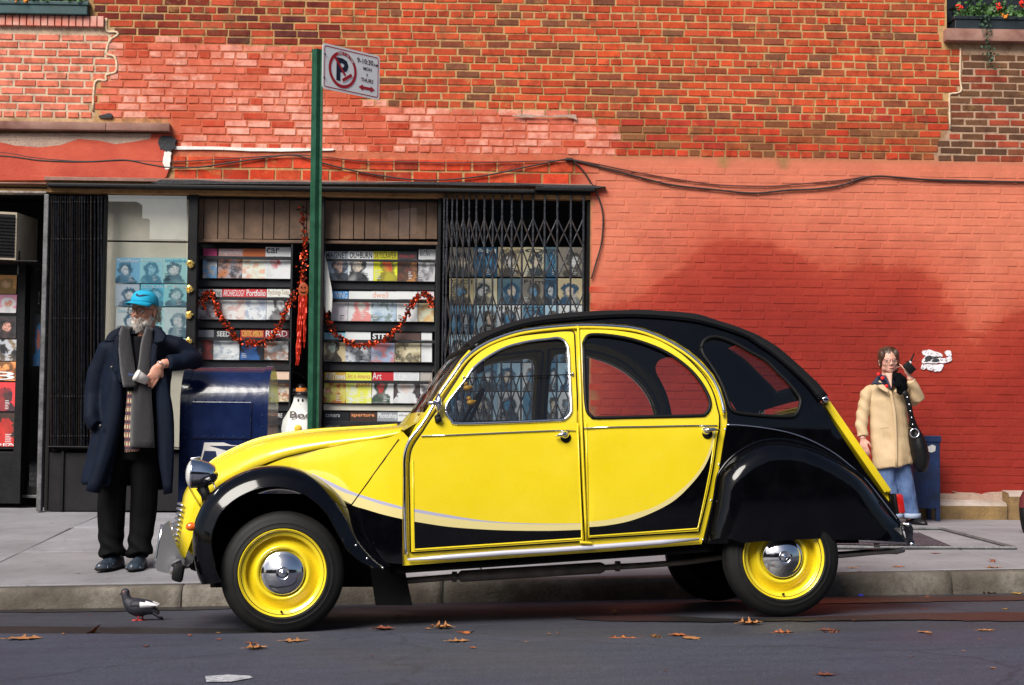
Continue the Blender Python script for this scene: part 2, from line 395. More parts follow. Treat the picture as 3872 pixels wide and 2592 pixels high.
# ---- pavement slabs
sw = sheet('sidewalk', side_z, -30, 30, lambda x: kerb_y(x)+.158, lambda x: WALL_Y+2.5, 60, 8, mat('joint_dirt', (.09, .075, .06), .95, bump=.5, bscale=80), -.014); tag(sw, kind='structure')
tx = [on_side(846, 2170).x]; row1 = on_side(500, 2085).y
dxs = on_side(846, 2170).x-on_side(40, 2108).x
ys = [None, row1, row1+1.45, row1+2.9, WALL_Y+.6]
random.seed(3)
for ci in range(-3, 8):
    x0, x1 = tx[0]+ci*dxs+.006, tx[0]+(ci+1)*dxs-.006
    for r in range(4):
        off = 0
        c = []
        for x in (x0, x1):
            ya = kerb_y(x)+.162 if r == 0 else ys[r]+.006; yb = ys[r+1]-.006
            c += [(x, ya), (x, yb)]
        t = [random.uniform(-.003, .004) for _ in range(4)]
        P = [(*c[0], t[0]), (*c[2], t[1]), (*c[3], t[2]), (*c[1], t[3])]; V = []
        cx, cy = sum(p[0] for p in P)/4, sum(p[1] for p in P)/4
        for dz, ins in ((-.03, 0), (-.004, 0), (0, .006)):
            for x, y, tz in P: xx = x+(ins if x < cx else -ins); yy = y+(ins if y < cy else -ins); V.append((xx, yy, side_z(xx, yy)+tz+dz))
        mesh_obj('slab', V, [(8, 9, 10, 11)]+[(a+i, a+(i+1) % 4, a+4+(i+1) % 4, a+4+i) for a in (0, 4) for i in range(4)], M_CONC, sw)
def sdist(p, poly):
    d = 1e9; n = len(poly)
    for i in range(n):
        ax, ay = poly[i]; bx, by = poly[(i+1) % n]; dx, dy = bx-ax, by-ay
        t = max(0, min(1, ((p[0]-ax)*dx+(p[1]-ay)*dy)/(dx*dx+dy*dy+1e-9)))
        d = min(d, math.hypot(p[0]-ax-t*dx, p[1]-ay-t*dy))
    return d if inside(p, poly) else -d
# ---- puddles in the gutter and along the asphalt joint
M_WATER = asphalt('wet_asphalt', (.010, .0095, .010), (.020, .018, .019)); [MATS['wet_asphalt'].node_tree.links.remove(x) for x in list(MATS['wet_asphalt'].node_tree.links) if x.to_socket.name == 'Roughness']; MATS['wet_asphalt'].node_tree.nodes['Principled BSDF'].inputs['Roughness'].default_value = .42
m = MATS['wet_asphalt']; n, l = m.node_tree.nodes, m.node_tree.links; ea = n.new('ShaderNodeAttribute'); ea.attribute_name = 'E'; g = n.new('ShaderNodeNewGeometry').outputs['Position']
l.new(ramp(n, l, mth(n, l, 'ADD', ea.outputs['Color'], mth(n, l, 'MULTIPLY', mth(n, l, 'SUBTRACT', noise_node(n, l, g, 9, 5, .7), .5), 1.3)), [(.3, (0, 0, 0)), (.65, (1, 1, 1))]), n['Principled BSDF'].inputs['Alpha'])
def puddle(pts, dz, label, matl=None):
    L = [on_road(*p) for p in smooth_poly([Vector((*p, 0)) for p in pts], 5, True) for p in [(p.x, p.y)]]
    L = [L[i].lerp(L[(i+1) % len(L)], k/6) for i in range(len(L)) for k in range(6)]
    L = [Vector((p.x, p.y+.045*noise.noise((p.x*3, p.y, 4))+.03*noise.noise((p.x*11, p.y*2, 9))+.012*noise.noise((p.x*40, p.y, 2)), 0)) for p in L]
    P2 = [(p.x, p.y) for p in L]; o2, t, _ = cdt(P2, grid=.05); be = {i for e in boundary_edges(t) for i in e}
    o = mesh_obj('puddle', [(p[0], p[1], road_z(p[0], p[1])+dz) for p in o2], t, matl or M_WATER); a_ = o.data.color_attributes.new('E', 'FLOAT_COLOR', 'POINT'); a_.data.foreach_set('color', [x for i, p in enumerate(o2) for x in ((0, 0, 0, 1) if i in be else (min(1, sdist((p[0], p[1]), P2)/.035),)*3+(1,))]); tag(o, label, 'puddle', None, 'structure'); return o
puddle([(-60,2298),(400,2300),(850,2292),(860,2306),(400,2316),(-60,2318)], .004, 'dark grime along the foot of the kerb at left')
puddle([(-60,2374),(300,2372),(700,2378),(980,2386),(1000,2402),(500,2405),(-60,2405)], .004, 'dark water strip left of the front wheel')
puddle([(2150,2338),(2500,2330),(2800,2342),(3300,2326),(3900,2318),(3900,2352),(3300,2350),(2700,2356),(2300,2352)], .004, 'reddish brown puddle behind the rear wheel')
puddle([(2820,2270),(3200,2258),(3900,2252),(3900,2272),(3300,2282),(2900,2290)], .004, 'black water lying in the gutter at right')
# ================================================================== BRICK BUILDING
BLD = empty('brick_building', (0, WALL_Y, .2), 'old red brick building with peeling pink paint above the newsstand', 'building')
wx = lambda px, py=700: on_wall(px, py).x
wz = lambda py, px=1936: on_wall(px, py).z
Z_HEAD = wz(737, 900)                      # underside of the shop header beam
X_SHOP_R = wx(2232, 900)                   # right end of the shop opening
def W(px, py, out=0.0): return on_wall(px, py, out)
def WXZ(px, py): p = on_wall(px, py); return (p.x, p.z)
PINK = [(405,165),(640,155),(900,178),(1160,190),(1260,340),(1420,395),(1700,418),(2000,430),(2190,436),(2330,500),(2300,640),(1300,600),(600,600),(640,440),(360,430),(420,260)]
INF_L = [(-900,62),(398,62),(398,108),(440,112),(405,170),(440,230),(440,275),(405,300),(360,310),(352,447),(-900,447)]
LEDGE = [(-900,449),(655,449),(662,690),(-900,690)]
INF_R = [(3560,178),(4700,190),(4700,620),(3545,605),(3545,540),(3585,520),(3590,360),(3635,330),(3635,178)]
WIN_R = [(3572,-900),(4900,-900),(4900,182),(3558,178),(3558,108),(3572,108)]
WIN_L = [(-900,-900),(345,-900),(345,62),(-900,62)]
REDP = [(2200,1190),(2420,1120),(2520,1010),(2640,930),(2740,900),(2880,905),(3000,965),(3100,990),(3300,985),(3440,1010),(3560,1070),(3620,1180),(3640,1290),(3690,1330),(3760,1240),(3830,1170),(3900,1150),(4900,1100),(4900,2100),(2200,2100)]
def aux(x, z):
    """paint weights at a wall point: (pink peeling, red wall paint, darker repaint patch)"""
    q = project((x, WALL_Y, z))
    pink = max(0, min(1, .5+sdist(q, PINK)/110)) if 0 < q[0]+600 and q[1] < 760 and q[0] < 2500 else 0
    nz = noise.noise((x*1.3, z*1.3, 5))*18+noise.noise((x*6, z*6, 9))*8
    red = 1.0 if q[0] > 2236 and q[1] > 606+(q[0]-2240)*.012+nz*.55 else 0
    pd = max(0, min(1, .5+(sdist(q, REDP))/420))
    return pink, red, pd
# brick material
m, n, l, b = node_mat('brick'); g = n.new('ShaderNodeNewGeometry').outputs['Position']
at = n.new('ShaderNodeAttribute'); at.attribute_name = 'Col'; ax_ = n.new('ShaderNodeAttribute'); ax_.attribute_name = 'Aux'
sep = n.new('ShaderNodeSeparateColor'); l.new(ax_.outputs['Color'], sep.inputs[0])
n1 = noise_node(n, l, g, 2.2, 5, .65); n2 = noise_node(n, l, g, 14, 5, .65); n3 = noise_node(n, l, g, 130, 4, .7); n4 = noise_node(n, l, g, 4.5, 6, .7)
br = mixc(n, l, 1.0, at.outputs['Color'], ramp(n, l, n2, [(.25, (.55, .5, .5)), (.5, (1, 1, 1)), (.75, (1.25, 1.2, 1.15))]), 'MULTIPLY')
br = mixc(n, l, mth(n, l, 'MULTIPLY', ramp(n, l, n3, [(.45, (0, 0, 0)), (.7, (1, 1, 1))]), .35), br, (.10, .035, .02))
br = mixc(n, l, mth(n, l, 'MULTIPLY', ramp(n, l, n4, [(.55, (0, 0, 0)), (.70, (1, 1, 1))]), .6), br, (.14, .085, .04)); br = mixc(n, l, mth(n, l, 'MULTIPLY', ramp(n, l, noise_node(n, l, g, 5.5, 5, .7), [(.60, (0, 0, 0)), (.70, (1, 1, 1))]), .45), br, (.46, .27, .09))
pk = mixc(n, l, 1.0, at.outputs['Color'], ramp(n, l, n2, [(.3, (.72, .6, .55)), (.5, (1, 1, 1)), (.7, (1.15, 1.22, 1.25))]), 'MULTIPLY')
pk = mixc(n, l, mth(n, l, 'MULTIPLY', ramp(n, l, n1, [(.38, (1, 1, 1)), (.50, (0, 0, 0))]), .7), pk, (.46, .085, .04)); pk = mixc(n, l, mth(n, l, 'MULTIPLY', ramp(n, l, n4, [(.42, (1, 1, 1)), (.52, (0, 0, 0))]), .6), pk, (.50, .105, .055))
keep = mth(n, l, 'ADD', sep.outputs[0], mth(n, l, 'MULTIPLY', mth(n, l, 'SUBTRACT', mth(n, l, 'ADD', n4, n2), 1.0), 1.1))
keep = ramp(n, l, keep, [(.44, (0, 0, 0)), (.54, (1, 1, 1))])
c = mixc(n, l, keep, br, pk)
pdn = mth(n, l, 'ADD', sep.outputs[2], mth(n, l, 'MULTIPLY', mth(n, l, 'SUBTRACT', n1, .5), .45))
rd = ramp(n, l, pdn, [(.0, (.58, .17, .10)), (.36, (.50, .115, .066)), (.48, (.45, .088, .048)), (.545, (.36, .048, .026)), (.75, (.31, .031, .018)), (1, (.25, .022, .014))])
rd = mixc(n, l, 1.0, rd, ramp(n, l, n4, [(.3, (.86, .84, .84)), (.7, (1.1, 1.1, 1.1))]), 'MULTIPLY')
rd = mixc(n, l, mth(n, l, 'MULTIPLY', ramp(n, l, n3, [(.6, (0, 0, 0)), (.78, (1, 1, 1))]), .25), rd, (.25, .03, .02))
c = mixc(n, l, sep.outputs[1], c, rd)
l.new(c, b.inputs['Base Color']); b.inputs['Specular IOR Level'].default_value = .2; l.new(ramp(n, l, sep.outputs[1], [(0, (.9,)*3), (1, (.6,)*3)]), b.inputs['Roughness'])
bump_node(n, l, b, mth(n, l, 'ADD', n2, mth(n, l, 'MULTIPLY', n3, .6)), .55, .006); M_BRICK = m
def col_attr(me, name, cols):
    a = me.color_attributes.new(name, 'FLOAT_COLOR', 'POINT'); a.data.foreach_set('color', [x for c in cols for x in (*c, 1.0)])
# mortar / wall backing with openings
wl = lambda pts: [WXZ(*p) for p in pts]
outer = [(-7.5, Z_HEAD), (X_SHOP_R, Z_HEAD), (X_SHOP_R, -.1), (8.5, -.1), (8.5, 6.2), (-7.5, 6.2)]
wr = WXZ(3580, 140); wlw = WXZ(335, 40)
hole_r = [(wr[0], wr[1]), (wr[0]+1.15, wr[1]), (wr[0]+1.15, 5.9), (wr[0], 5.9)]
hole_l = [(wlw[0]-1.15, wlw[1]), (wlw[0], wlw[1]), (wlw[0], 5.9), (wlw[0]-1.15, 5.9)]
pts, tris, _ = cdt(outer, [hole_r, hole_l], grid=.09)
V = [Vector((p[0], WALL_Y, p[1])) for p in pts]; be = boundary_edges(tris); nV = len(V)
V += [Vector((p[0], WALL_Y+.28, p[1])) for p in pts]
F = list(tris)+[(a, bb, bb+nV, a+nV) for a, bb in be]
wall = mesh_obj('wall', V, F, M_BRICK, BLD); tag(wall, None)
def mortar_col(x, z):
    q = project((x, WALL_Y, z))
    if inside(q, INF_L): return (.62, .47, .34)
    if inside(q, INF_R): return (.42, .28, .19)
    if inside(q, PINK): return (.50, .14, .075)
    k = noise.noise((x*.9, z*.9, 2))*.5+.5
    a, bb = Vector((.44, .26, .105)), Vector((.50, .31, .15)); 
    if q[1] > 440 and q[0] > 2000: a = Vector((.29, .14, .05)); bb = Vector((.38, .20, .09))
    return tuple(a*(1-k)+bb*k)
col_attr(wall.data, 'Col', [mortar_col(p.x, p.z) for p in V]); col_attr(wall.data, 'Aux', [aux(p.x, p.z) for p in V])
# bricks
BR = []       # (cx, cz, L, H, proud, colour)
rng = random.Random(11)
H2 = lambda h: srgb(h)
def exposed_col(q):
    r = rng.random()
    if sdist(q, PINK) > -8:
        w_ = on_wall(*q); t = noise.noise((w_.x*1.7, w_.z*2.2, 3))*.9+rng.uniform(-.45, .45)
        return tuple(Vector(H2(rng.choice(['#dc9482', '#d98c78', '#e09e8c'] if t > .0 else ['#cd6a54', '#d07460'] if t > -.35 else ['#bc4c36', '#b4442e'])))*rng.uniform(.94, 1.04))
    if q[0] < 1250 and q[1] < 200: pal = ['#7d2d20', '#6a2620', '#9c3a26', '#a8442c', '#5a2a28', '#8e3424', '#b04a32']
    elif q[0] > 2300 and q[1] > 400 + (3600-q[0])*.05: pal = ['#b23a24', '#a84428', '#7d4a30', '#a8382a', '#964a2c', '#b83f28', '#7c5034', '#b04028']
    else: pal = ['#bb4828', '#b44428', '#c04b28', '#b2462c', '#bc5030', '#a84328', '#b6482c', '#96482e', '#bc4426', '#c05232', '#844632', '#a84a2e', '#b24028', '#7a4a36']
    c = Vector(H2(rng.choice(pal))); k = rng.uniform(.85, 1.18); return tuple(c*k)
def course_fill(x0, x1, z0, z1, H, L, joint, hdr, skip, colf, proud, x_of=0.0, keepf=None):
    i = 0; z = z0
    while z+H <= z1+1e-6:
        header = hdr and (i % 6 == 0); bl = L/2 if header else L
        x = x0 - rng.uniform(0, .04) - (bl+joint)*(.5 if i % 2 else 0) - x_of
        while x < x1:
            ll = bl*rng.uniform(.93, 1.05); cx, cz = x+ll/2, z+H/2
            q = project((cx, WALL_Y, cz))
            ok = [not any(inside(pq, s) for s in skip) and (keepf is None or keepf(pq)) for pq in (project((x+ll*(k_+.5)/8, WALL_Y, cz)) for k_ in range(8))]
            run = best = 0; b1 = 0
            for k_, v_ in enumerate(ok+[False]):
                if v_: run += 1
                else:
                    if run > best: best, b1 = run, k_
                    run = 0
            l0 = ll
            if best >= 3: cx = x+ll*(b1-best/2)/8; ll = ll*best/8
            if x0 <= cx <= x1 and best >= 3:
                dd = lambda: rng.uniform(-.0015, .0015)
                BR.append((cx+dd(), cz+rng.uniform(-.002, .002), ll, H*rng.uniform(.95, 1.03), proud*rng.uniform(.5, 1.4), colf(q)))
            x += l0+joint*rng.uniform(.7, 1.4)
        z += H+joint*1.0; i += 1
zb_top = wz(574, 1200)
BAND_SKIP = [[(600,572),(2240,568),(2240,740),(600,740)]]
course_fill(-6.6, 7.2, zb_top+.006, 5.7, .0575, .200, .0105, True, [INF_L, LEDGE, INF_R, WIN_R, WIN_L], exposed_col, .006, keepf=lambda q: not (q[0] > 2236 and q[1] > 608+(q[0]-2240)*.012))
# large blocks above the shop beam
zt = wz(689, 1200)
course_fill(wx(658, 630), wx(2238, 640), zt+.004, zb_top, .098, .222, .014, False, [LEDGE], lambda q: tuple(Vector(H2(rng.choice(['#c8442a', '#b83a20', '#a8331e', '#c64c2e', '#9c3424'])))*rng.uniform(.9, 1.1)), .008)
# infill panels
course_fill(-6.6, wx(440, 250), wz(447, 200)+.004, wz(108, 200), .0545, .198, .0145, True, [[(440, 0), (900, 0), (900, 900), (440, 900)]], lambda q: tuple(Vector(H2(rng.choice(['#d9765e', '#d06a54', '#e0806a', '#cf6f58'])))*rng.uniform(.93, 1.05)), .007, .03, keepf=lambda q: inside(q, INF_L))
course_fill(wx(3545, 400), 7.2, wz(612, 3600)+.004, wz(182, 3700), .0545, .198, .011, False, [], lambda q: tuple(Vector(H2(rng.choice(['#8c3c2a', '#74402c', '#6c4a34', '#5c4030', '#84402e', '#9c4430'])))*rng.uniform(.8, 1.1)), .004, .06, keepf=lambda q: inside(q, INF_R))
# painted wall on the right
course_fill(X_SHOP_R+.03, 7.2, .30, wz(612, 3000)-.02, .0605, .205, .0115, True, [], lambda q: tuple(Vector(H2('#b8402a'))), .0032, keepf=lambda q: q[1] > 612+(q[0]-2240)*.012)
def brick_geo(bk):
    cx, cz, L, H, pr, c = bk; j = lambda s=.0022: rng.uniform(-s, s)
    x0, x1, z0, z1 = cx-L/2, cx+L/2, cz-H/2, cz+H/2; y0 = WALL_Y+.004; y1 = WALL_Y-pr; e = .0045
    o = [(x0, z0), (x1, z0), (x1, z1), (x0, z1)]; o = [(a+j(), d+j()) for a, d in o]
    vs = [Vector((a, y0, d)) for a, d in o]+[Vector((a+(e if k in (0, 3) else -e), y1+j(.0012), d+(e if k < 2 else -e))) for k, (a, d) in enumerate(o)]
    return vs, [(4, 5, 6, 7), (0, 1, 5, 4), (1, 2, 6, 5), (2, 3, 7, 6), (3, 0, 4, 7)]
def shown(bk):
    q = project((bk[0], WALL_Y, bk[1])); 
    if not (20 < q[0] < 3852 and 8 < q[1] < 1850): return 0
    if q[1] > 1170 and q[0] < 3200: return 0
    return bk[2]*bk[3]*(1 if q[1] < 600 else .55)*(1+.02*rng.random()) - q[0]*1e-8
order = sorted(range(len(BR)), key=lambda i: -shown(BR[i])); single = set(order[:300])
vs, fs, cs, au = [], [], [], []
for i, bk in enumerate(BR):
    gv, gf = brick_geo(bk)
    if i in single:
        o = mesh_obj('brick', gv, gf, M_BRICK, BLD); col_attr(o.data, 'Col', [bk[5]]*8); col_attr(o.data, 'Aux', [aux(p.x, p.z) for p in gv])
    else:
        k = len(vs); vs += gv; fs += [tuple(k+t for t in f) for f in gf]; cs += [bk[5]]*8; au += [aux(p.x, p.z) for p in gv]
o = mesh_obj('brickwork', vs, fs, M_BRICK, BLD); o['kind'] = 'stuff'; col_attr(o.data, 'Col', cs); col_attr(o.data, 'Aux', au)
# ---- ledge, plaster band, sills, plinth
M_BROWN = mat('brownstone', srgb('#6b3f35'), .8, col2=srgb('#a58072'), vscale=3.2, bump=.3, bscale=90, detail=6)
M_PLAST = mat('red_plaster', srgb('#a83622'), .8, col2=srgb('#c4563e'), vscale=3, bump=.3, bscale=50)
M_GREYP = mat('grey_render', srgb('#a08578'), .9, col2=srgb('#b79d8c'), vscale=14, bump=.8, bscale=60)
def wbox(px0, py0, px1, py1, out, depth=.02, ref=None):
    """box on the wall plane from photo corners: out = how far it stands proud"""
    a, c = on_wall(px0, py0), on_wall(px1, py1); return (min(a.x, c.x), WALL_Y-out, min(a.z, c.z)), (max(a.x, c.x), WALL_Y+depth, max(a.z, c.z))
mb = MB(); lo, hi = wbox(-1200, 447, 649, 505, .10); mid = wx(410, 480)
mb.obox(((lo[0]+mid)/2, (lo[1]+hi[1])/2, (lo[2]+hi[2])/2), ((mid-lo[0])/2-.001, 0, 0), (0, (hi[1]-lo[1])/2, 0), (0, 0, (hi[2]-lo[2])/2), bev=.008)
mb.obox(((mid+hi[0])/2, (lo[1]+hi[1])/2, (lo[2]+hi[2])/2), ((hi[0]-mid)/2-.001, 0, 0), (0, (hi[1]-lo[1])/2, 0), (0, 0, (hi[2]-lo[2])/2), bev=.008)
mb.build('stone_ledge', M_BROWN, BLD, ang=30)
pl = [WXZ(*p) for p in [(-1200,508),(645,508),(642,640),(630,672),(610,682),(-1200,690)]]
gr = [WXZ(*p) for p in [(-1200,508),(575,508),(570,528),(500,540),(440,548),(380,535),(300,528),(230,552),(150,560),(60,553),(0,540),(-1200,548)]]
pts, tris, ms = cdt(pl, [], [(gr, 1)], grid=.12)
nv = len(pts); be = boundary_edges(tris)
o = mesh_obj('plaster_band', [(p[0], WALL_Y-.028+.004*noise.noise((p[0]*3, p[1]*3, 1)), p[1]) for p in pts]+[(p[0], WALL_Y+.01, p[1]) for p in pts], list(tris)+[(a, bb, bb+nv, a+nv) for a, bb in be], [M_PLAST, M_GREYP], BLD, False, ms+[0]*len(be))
M_WHITEP = mat('flaking_white_paint', (.75, .72, .68), .8, var=.15, vscale=20, bump=.4)
M_TAR = mat('tar', (.03, .03, .035), .8, bump=1, bscale=40)
def wpatch(name, pts, out, m, parent=BLD, n=4, jit=.004, th=None):
    L = [p for p in smooth_poly([Vector((*p, 0)) for p in pts], n, True)]; L = [WXZ(p.x, p.y) for p in L]
    L = [(x+jit*noise.noise((x*40, z*40, 0)), z+jit*noise.noise((x*40, z*40, 7))) for x, z in L]
    o2, t, _ = cdt(L, grid=.1); nv = len(o2); be = boundary_edges(t); th = out if th is None else th
    return mesh_obj(name, [(p[0], WALL_Y-out, p[1]) for p in o2]+[(p[0], WALL_Y-out+th, p[1]) for p in o2], list(t)+[(a, bb, bb+nv, a+nv) for a, bb in be], m, parent)
wpatch('paint_strip', [(660,556),(800,556),(1000,562),(1235,563),(1238,572),(1000,574),(800,568),(662,566)], .017, M_WHITEP, jit=.008)
wpatch('tar_blob', [(610,522),(650,518),(668,535),(662,560),(640,575),(612,572),(602,550)], .034, M_TAR, jit=.02)
wpatch('tar_blob', [(378,440),(420,432),(425,446),(380,448)], .02, M_TAR, jit=.01)
wpatch('paint_strip', [(628,575),(646,572),(648,600),(640,640),(626,640),(618,610)], .031, M_WHITEP, jit=.012)
wpatch('flashing', [(600,690),(640,684),(900,690),(1300,694),(1800,694),(2240,706),(2252,716),(2000,708),(1500,702),(900,700),(600,700)], .06, M_TAR, jit=.012)
wpatch('paint_patch', [(3485,1330),(3512,1324),(3535,1330),(3562,1340),(3560,1352),(3520,1360),(3500,1352)], .0125, mat('white_paint', (.74, .72, .76), .7, var=.15, vscale=30), jit=.01)
wpatch('paint_patch', [(3570,1330),(3594,1328),(3594,1345),(3580,1348)], .0125, MATS['white_paint'], jit=.01)
wpatch('paint_patch', [(3494,1352),(3520,1346),(3560,1356),(3596,1350),(3590,1368),(3550,1374),(3510,1374),(3488,1374)], .0125, MATS['white_paint'], jit=.012)
wpatch('paint_patch', [(3486,1380),(3496,1376),(3500,1394),(3482,1396)], .0125, MATS['white_paint'], jit=.008)
wpatch('paint_patch', [(3502,1378),(3540,1380),(3564,1378),(3556,1404),(3530,1404),(3504,1396)], .0125, MATS['white_paint'], jit=.01)
wpatch('stencil_print', [(3497,1352),(3512,1350),(3518,1364),(3498,1368)], .0145, M_TAR, jit=.008)
wpatch('stencil_print', [(3524,1362),(3545,1357),(3552,1366),(3530,1370)], .0145, M_TAR, jit=.01)
wpatch('peeling_flake', [(1935,440),(1990,436),(2080,440),(2165,436),(2180,445),(2178,462),(2170,450),(2100,446),(2010,448),(1960,446)], .03, M_GREYP, jit=.01, th=.006)
wp = MATS['white_paint']; n, l = wp.node_tree.nodes, wp.node_tree.links; g = n.new('ShaderNodeNewGeometry').outputs['Position']; l.new(ramp(n, l, noise_node(n, l, g, 34, 6, .7), [(.40, (0, 0, 0)), (.46, (1, 1, 1))]), n['Principled BSDF'].inputs['Alpha'])     # flaked away in spots
# window sills and upper windows
M_DARKF = mat('dark_window_frame', (.03, .028, .03), .5, var=.3)
M_PANE = glass_mat('window_glass')
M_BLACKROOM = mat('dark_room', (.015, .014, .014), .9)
def upper_window(hx0, hx1, z0, z1):
    mb = MB(); y = WALL_Y+.14; t = .05
    mb.box((hx0, y, z0), (hx0+t, y+.05, z1)); mb.box((hx1-t, y, z0), (hx1, y+.05, z1)); mb.box((hx0+t, y, z0), (hx1-t, y+.05, z0+t)); mb.box((hx0+t, y, (z0+z1)/2), (hx1-t, y+.05, (z0+z1)/2+t))
    f = mb.build('window_frame', M_DARKF, BLD)
    mesh_obj('pane', [(hx0, y+.02, z0), (hx1, y+.02, z0), (hx1, y+.02, z1), (hx0, y+.02, z1)], [(0, 1, 2, 3)], M_PANE, f)
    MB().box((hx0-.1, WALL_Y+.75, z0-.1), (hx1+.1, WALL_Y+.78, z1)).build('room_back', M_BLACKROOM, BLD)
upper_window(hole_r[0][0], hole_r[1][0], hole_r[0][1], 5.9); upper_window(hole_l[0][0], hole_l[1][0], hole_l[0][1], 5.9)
lo, hi = wbox(3566, 116, 4420, 176, .09, .2); MB().obox(((lo[0]+hi[0])/2, (lo[1]+hi[1])/2, (lo[2]+hi[2])/2), ((hi[0]-lo[0])/2, 0, 0), (0, (hi[1]-lo[1])/2, 0), (0, 0, (hi[2]-lo[2])/2), bev=.008).build('window_sill', M_BROWN, BLD, ang=30)
M_SILLB = mat('sill_brick', srgb('#cf6a52'), .85, col2=srgb('#d9b9ae'), vscale=5, bump=.4, bscale=70)
sx1 = wx(396, 85); z0, z1 = wz(103, 200), wz(64, 200); k = 0
while sx1-k*.062 > -6: 
    x = sx1-k*.062; MB().obox((x-.027, WALL_Y-.0+.03, (z0+z1)/2), (.0265, 0, 0), (0, .075, 0), (0, 0, (z1-z0)/2), bev=.004).build('sill_brick', M_SILLB, BLD); k += 1
# cracks: mortar seams at the edges of the infill panels
def seam(pts, r, m, name='mortar_seam'):
    MB().tube([on_wall(p.x, p.y, .004) for p in smooth_poly([Vector((*p, 0)) for p in pts], 4)], r, 5, 0).build(name, m, BLD, True)
M_MORT = mat('pale_mortar', (.62, .48, .33), .9, var=.25, vscale=30, bump=.6)
seam([(402,70),(404,118),(440,122),(444,134),(420,150),(408,172),(405,205),(435,218),(440,270),(402,285),(400,306),(360,312),(352,420)], .012, M_MORT)
seam([(3632,182),(3630,300),(3636,340),(3622,352),(3595,356),(3590,370),(3592,490)], .010, M_MORT)
# plinth at lower right
M_PLINTH = mat('plinth_stone', srgb('#8a7a6c'), .9, col2=srgb('#c2b4ac'), vscale=3, bump=.5, bscale=60); M_PLINTHF = mat('plinth_face', srgb('#5d4b34'), .95, col2=srgb('#96784c'), vscale=4, bump=.8, bscale=50)
def plinth(pxa, pxb, ytop, ybot, out):
    a, c = on_wall(pxa, ytop), on_wall(pxb, ybot); z1, z0 = a.z, .12; secs = []
    nn = max(2, int((c.x-a.x)/.1))
    for i in range(nn+1):
        x = a.x+(c.x-a.x)*i/nn; w_ = .01*noise.noise((x*3, 1, 1)); secs.append([(x, WALL_Y-out, z0), (x, WALL_Y-out+w_, z1-.03), (x, WALL_Y-out+.02, z1+w_), (x, WALL_Y+.02, z1+.02+w_)])
    mb = MB(); mb.loft(secs, cap=True); o = mb.build('stone_plinth', [M_PLINTHF, M_PLINTH], BLD)
    for p in o.data.polygons: p.material_index = 1 if p.center.z > (z1-.05) - .2 and abs(p.normal.z) > .3 else 0
plinth(2300, 3785, 1886, 1965, .16); plinth(3787, 4700, 1862, 1965, .20)
wpatch('bare_render', [(2260,1870),(3500,1868),(3600,1862),(3700,1866),(3800,1858),(4400,1856),(4400,1900),(2260,1910)], .012, M_GREYP, jit=.02)
# ================================================================== ACROSS THE STREET (seen only as reflections)
M_ACR = mat('far_side_stone', (.10, .075, .06), .9, var=.3, vscale=.6, bump=.2, bscale=8); M_ACRW = mat('far_side_window', (.03, .035, .04), .15)
AC1 = empty('brownstone_row', (8, -10, 0), 'tall dark brown house row across the street, mirrored in the glass', 'building')
mb = MB(); mb.box((-6.9, -16, -.5), (34, -10, 7.0)); mb.box((-6.9, -10.25, 6.8), (34, -9.75, 7.2)); mb.build('wall', M_ACR, AC1)
for i in range(14):
    for j in range(3):
        x = -5.2+i*2.8; z = .8+j*2.1; mb = MB(); mb.box((x, -9.99, z), (x+1.1, -9.95, z+1.4)); mb.build('window', M_ACRW, AC1)
AC2 = empty('crenellated_hall', (-16, -10, 0), 'low battlemented stone hall across the street, mirrored in the left pane', 'building')
mb = MB(); mb.box((-34, -15, -.5), (-6.95, -10, 5.4)); mb.build('wall', M_ACR, AC2)
mb = MB()
for k in range(28): x = -34+k*.95; mb.box((x, -10.3, 5.4), (x+.5, -10, 5.9))
mb.box((-8.9, -10.6, -.3), (-8.1, -9.98, 6.3)); mb.box((-11.4, -10.6, -.3), (-10.9, -9.98, 6.6)); mb.build('battlement', M_ACR, AC2)
# ================================================================== CAR
CA = math.radians(6.0)
CU, CV = Vector((math.cos(CA), math.sin(CA), 0)), Vector((-math.sin(CA), math.cos(CA), 0))
CO = PF + CV*.693; CO.z = 0
CAR = empty('vintage_car', CO+Vector((0, 0, -.0346)), 'yellow and black vintage car with chrome hubcaps parked at the kerb', 'car', rz=CA)
CAR.rotation_euler = (-.05, 0, CA); bpy.context.view_layer.update()      # leans with the road's fall to the gutter
CINV = pinv(CAR); CINR = CINV.to_3x3(); CAML = CINV @ CAM
def ctrace(px, py, v):
    """photo point -> (u, z) on the car's vertical plane at lateral offset v (near side negative)"""
    r = CINR @ ray(px, py); t = (v-CAML.y)/r.y; p = CAML+r*t; return p.x, p.z
def sstep(x): x = max(0, min(1, x)); return x*x*(3-2*x)
def side_v(u, z):
    b_ = .665
    if z > .98: b_ -= .17*((z-.98)/.55)**1.35
    if z < .75: b_ -= .018*((.75-z)/.4)**2
    if u > 1.9: b_ -= .12*sstep((u-1.9)/1.3)
    return -b_
def ctr(px, py, vf, off=0.0):
    v = -.66
    for _ in range(8): u, z = ctrace(px, py, v); v = vf(u, z)-off
    return (u, z)
def c3(px, py, vf=side_v, off=0.0):
    u, z = ctr(px, py, vf, off); return Vector((u, vf(u, z)-off, z))
def cv(px, py, v): u, z = ctrace(px, py, v); return Vector((u, v, z))
def sm(pts, n=4): return [(p.x, p.y) for p in smooth_poly([Vector((*p, 0)) for p in pts], n)]
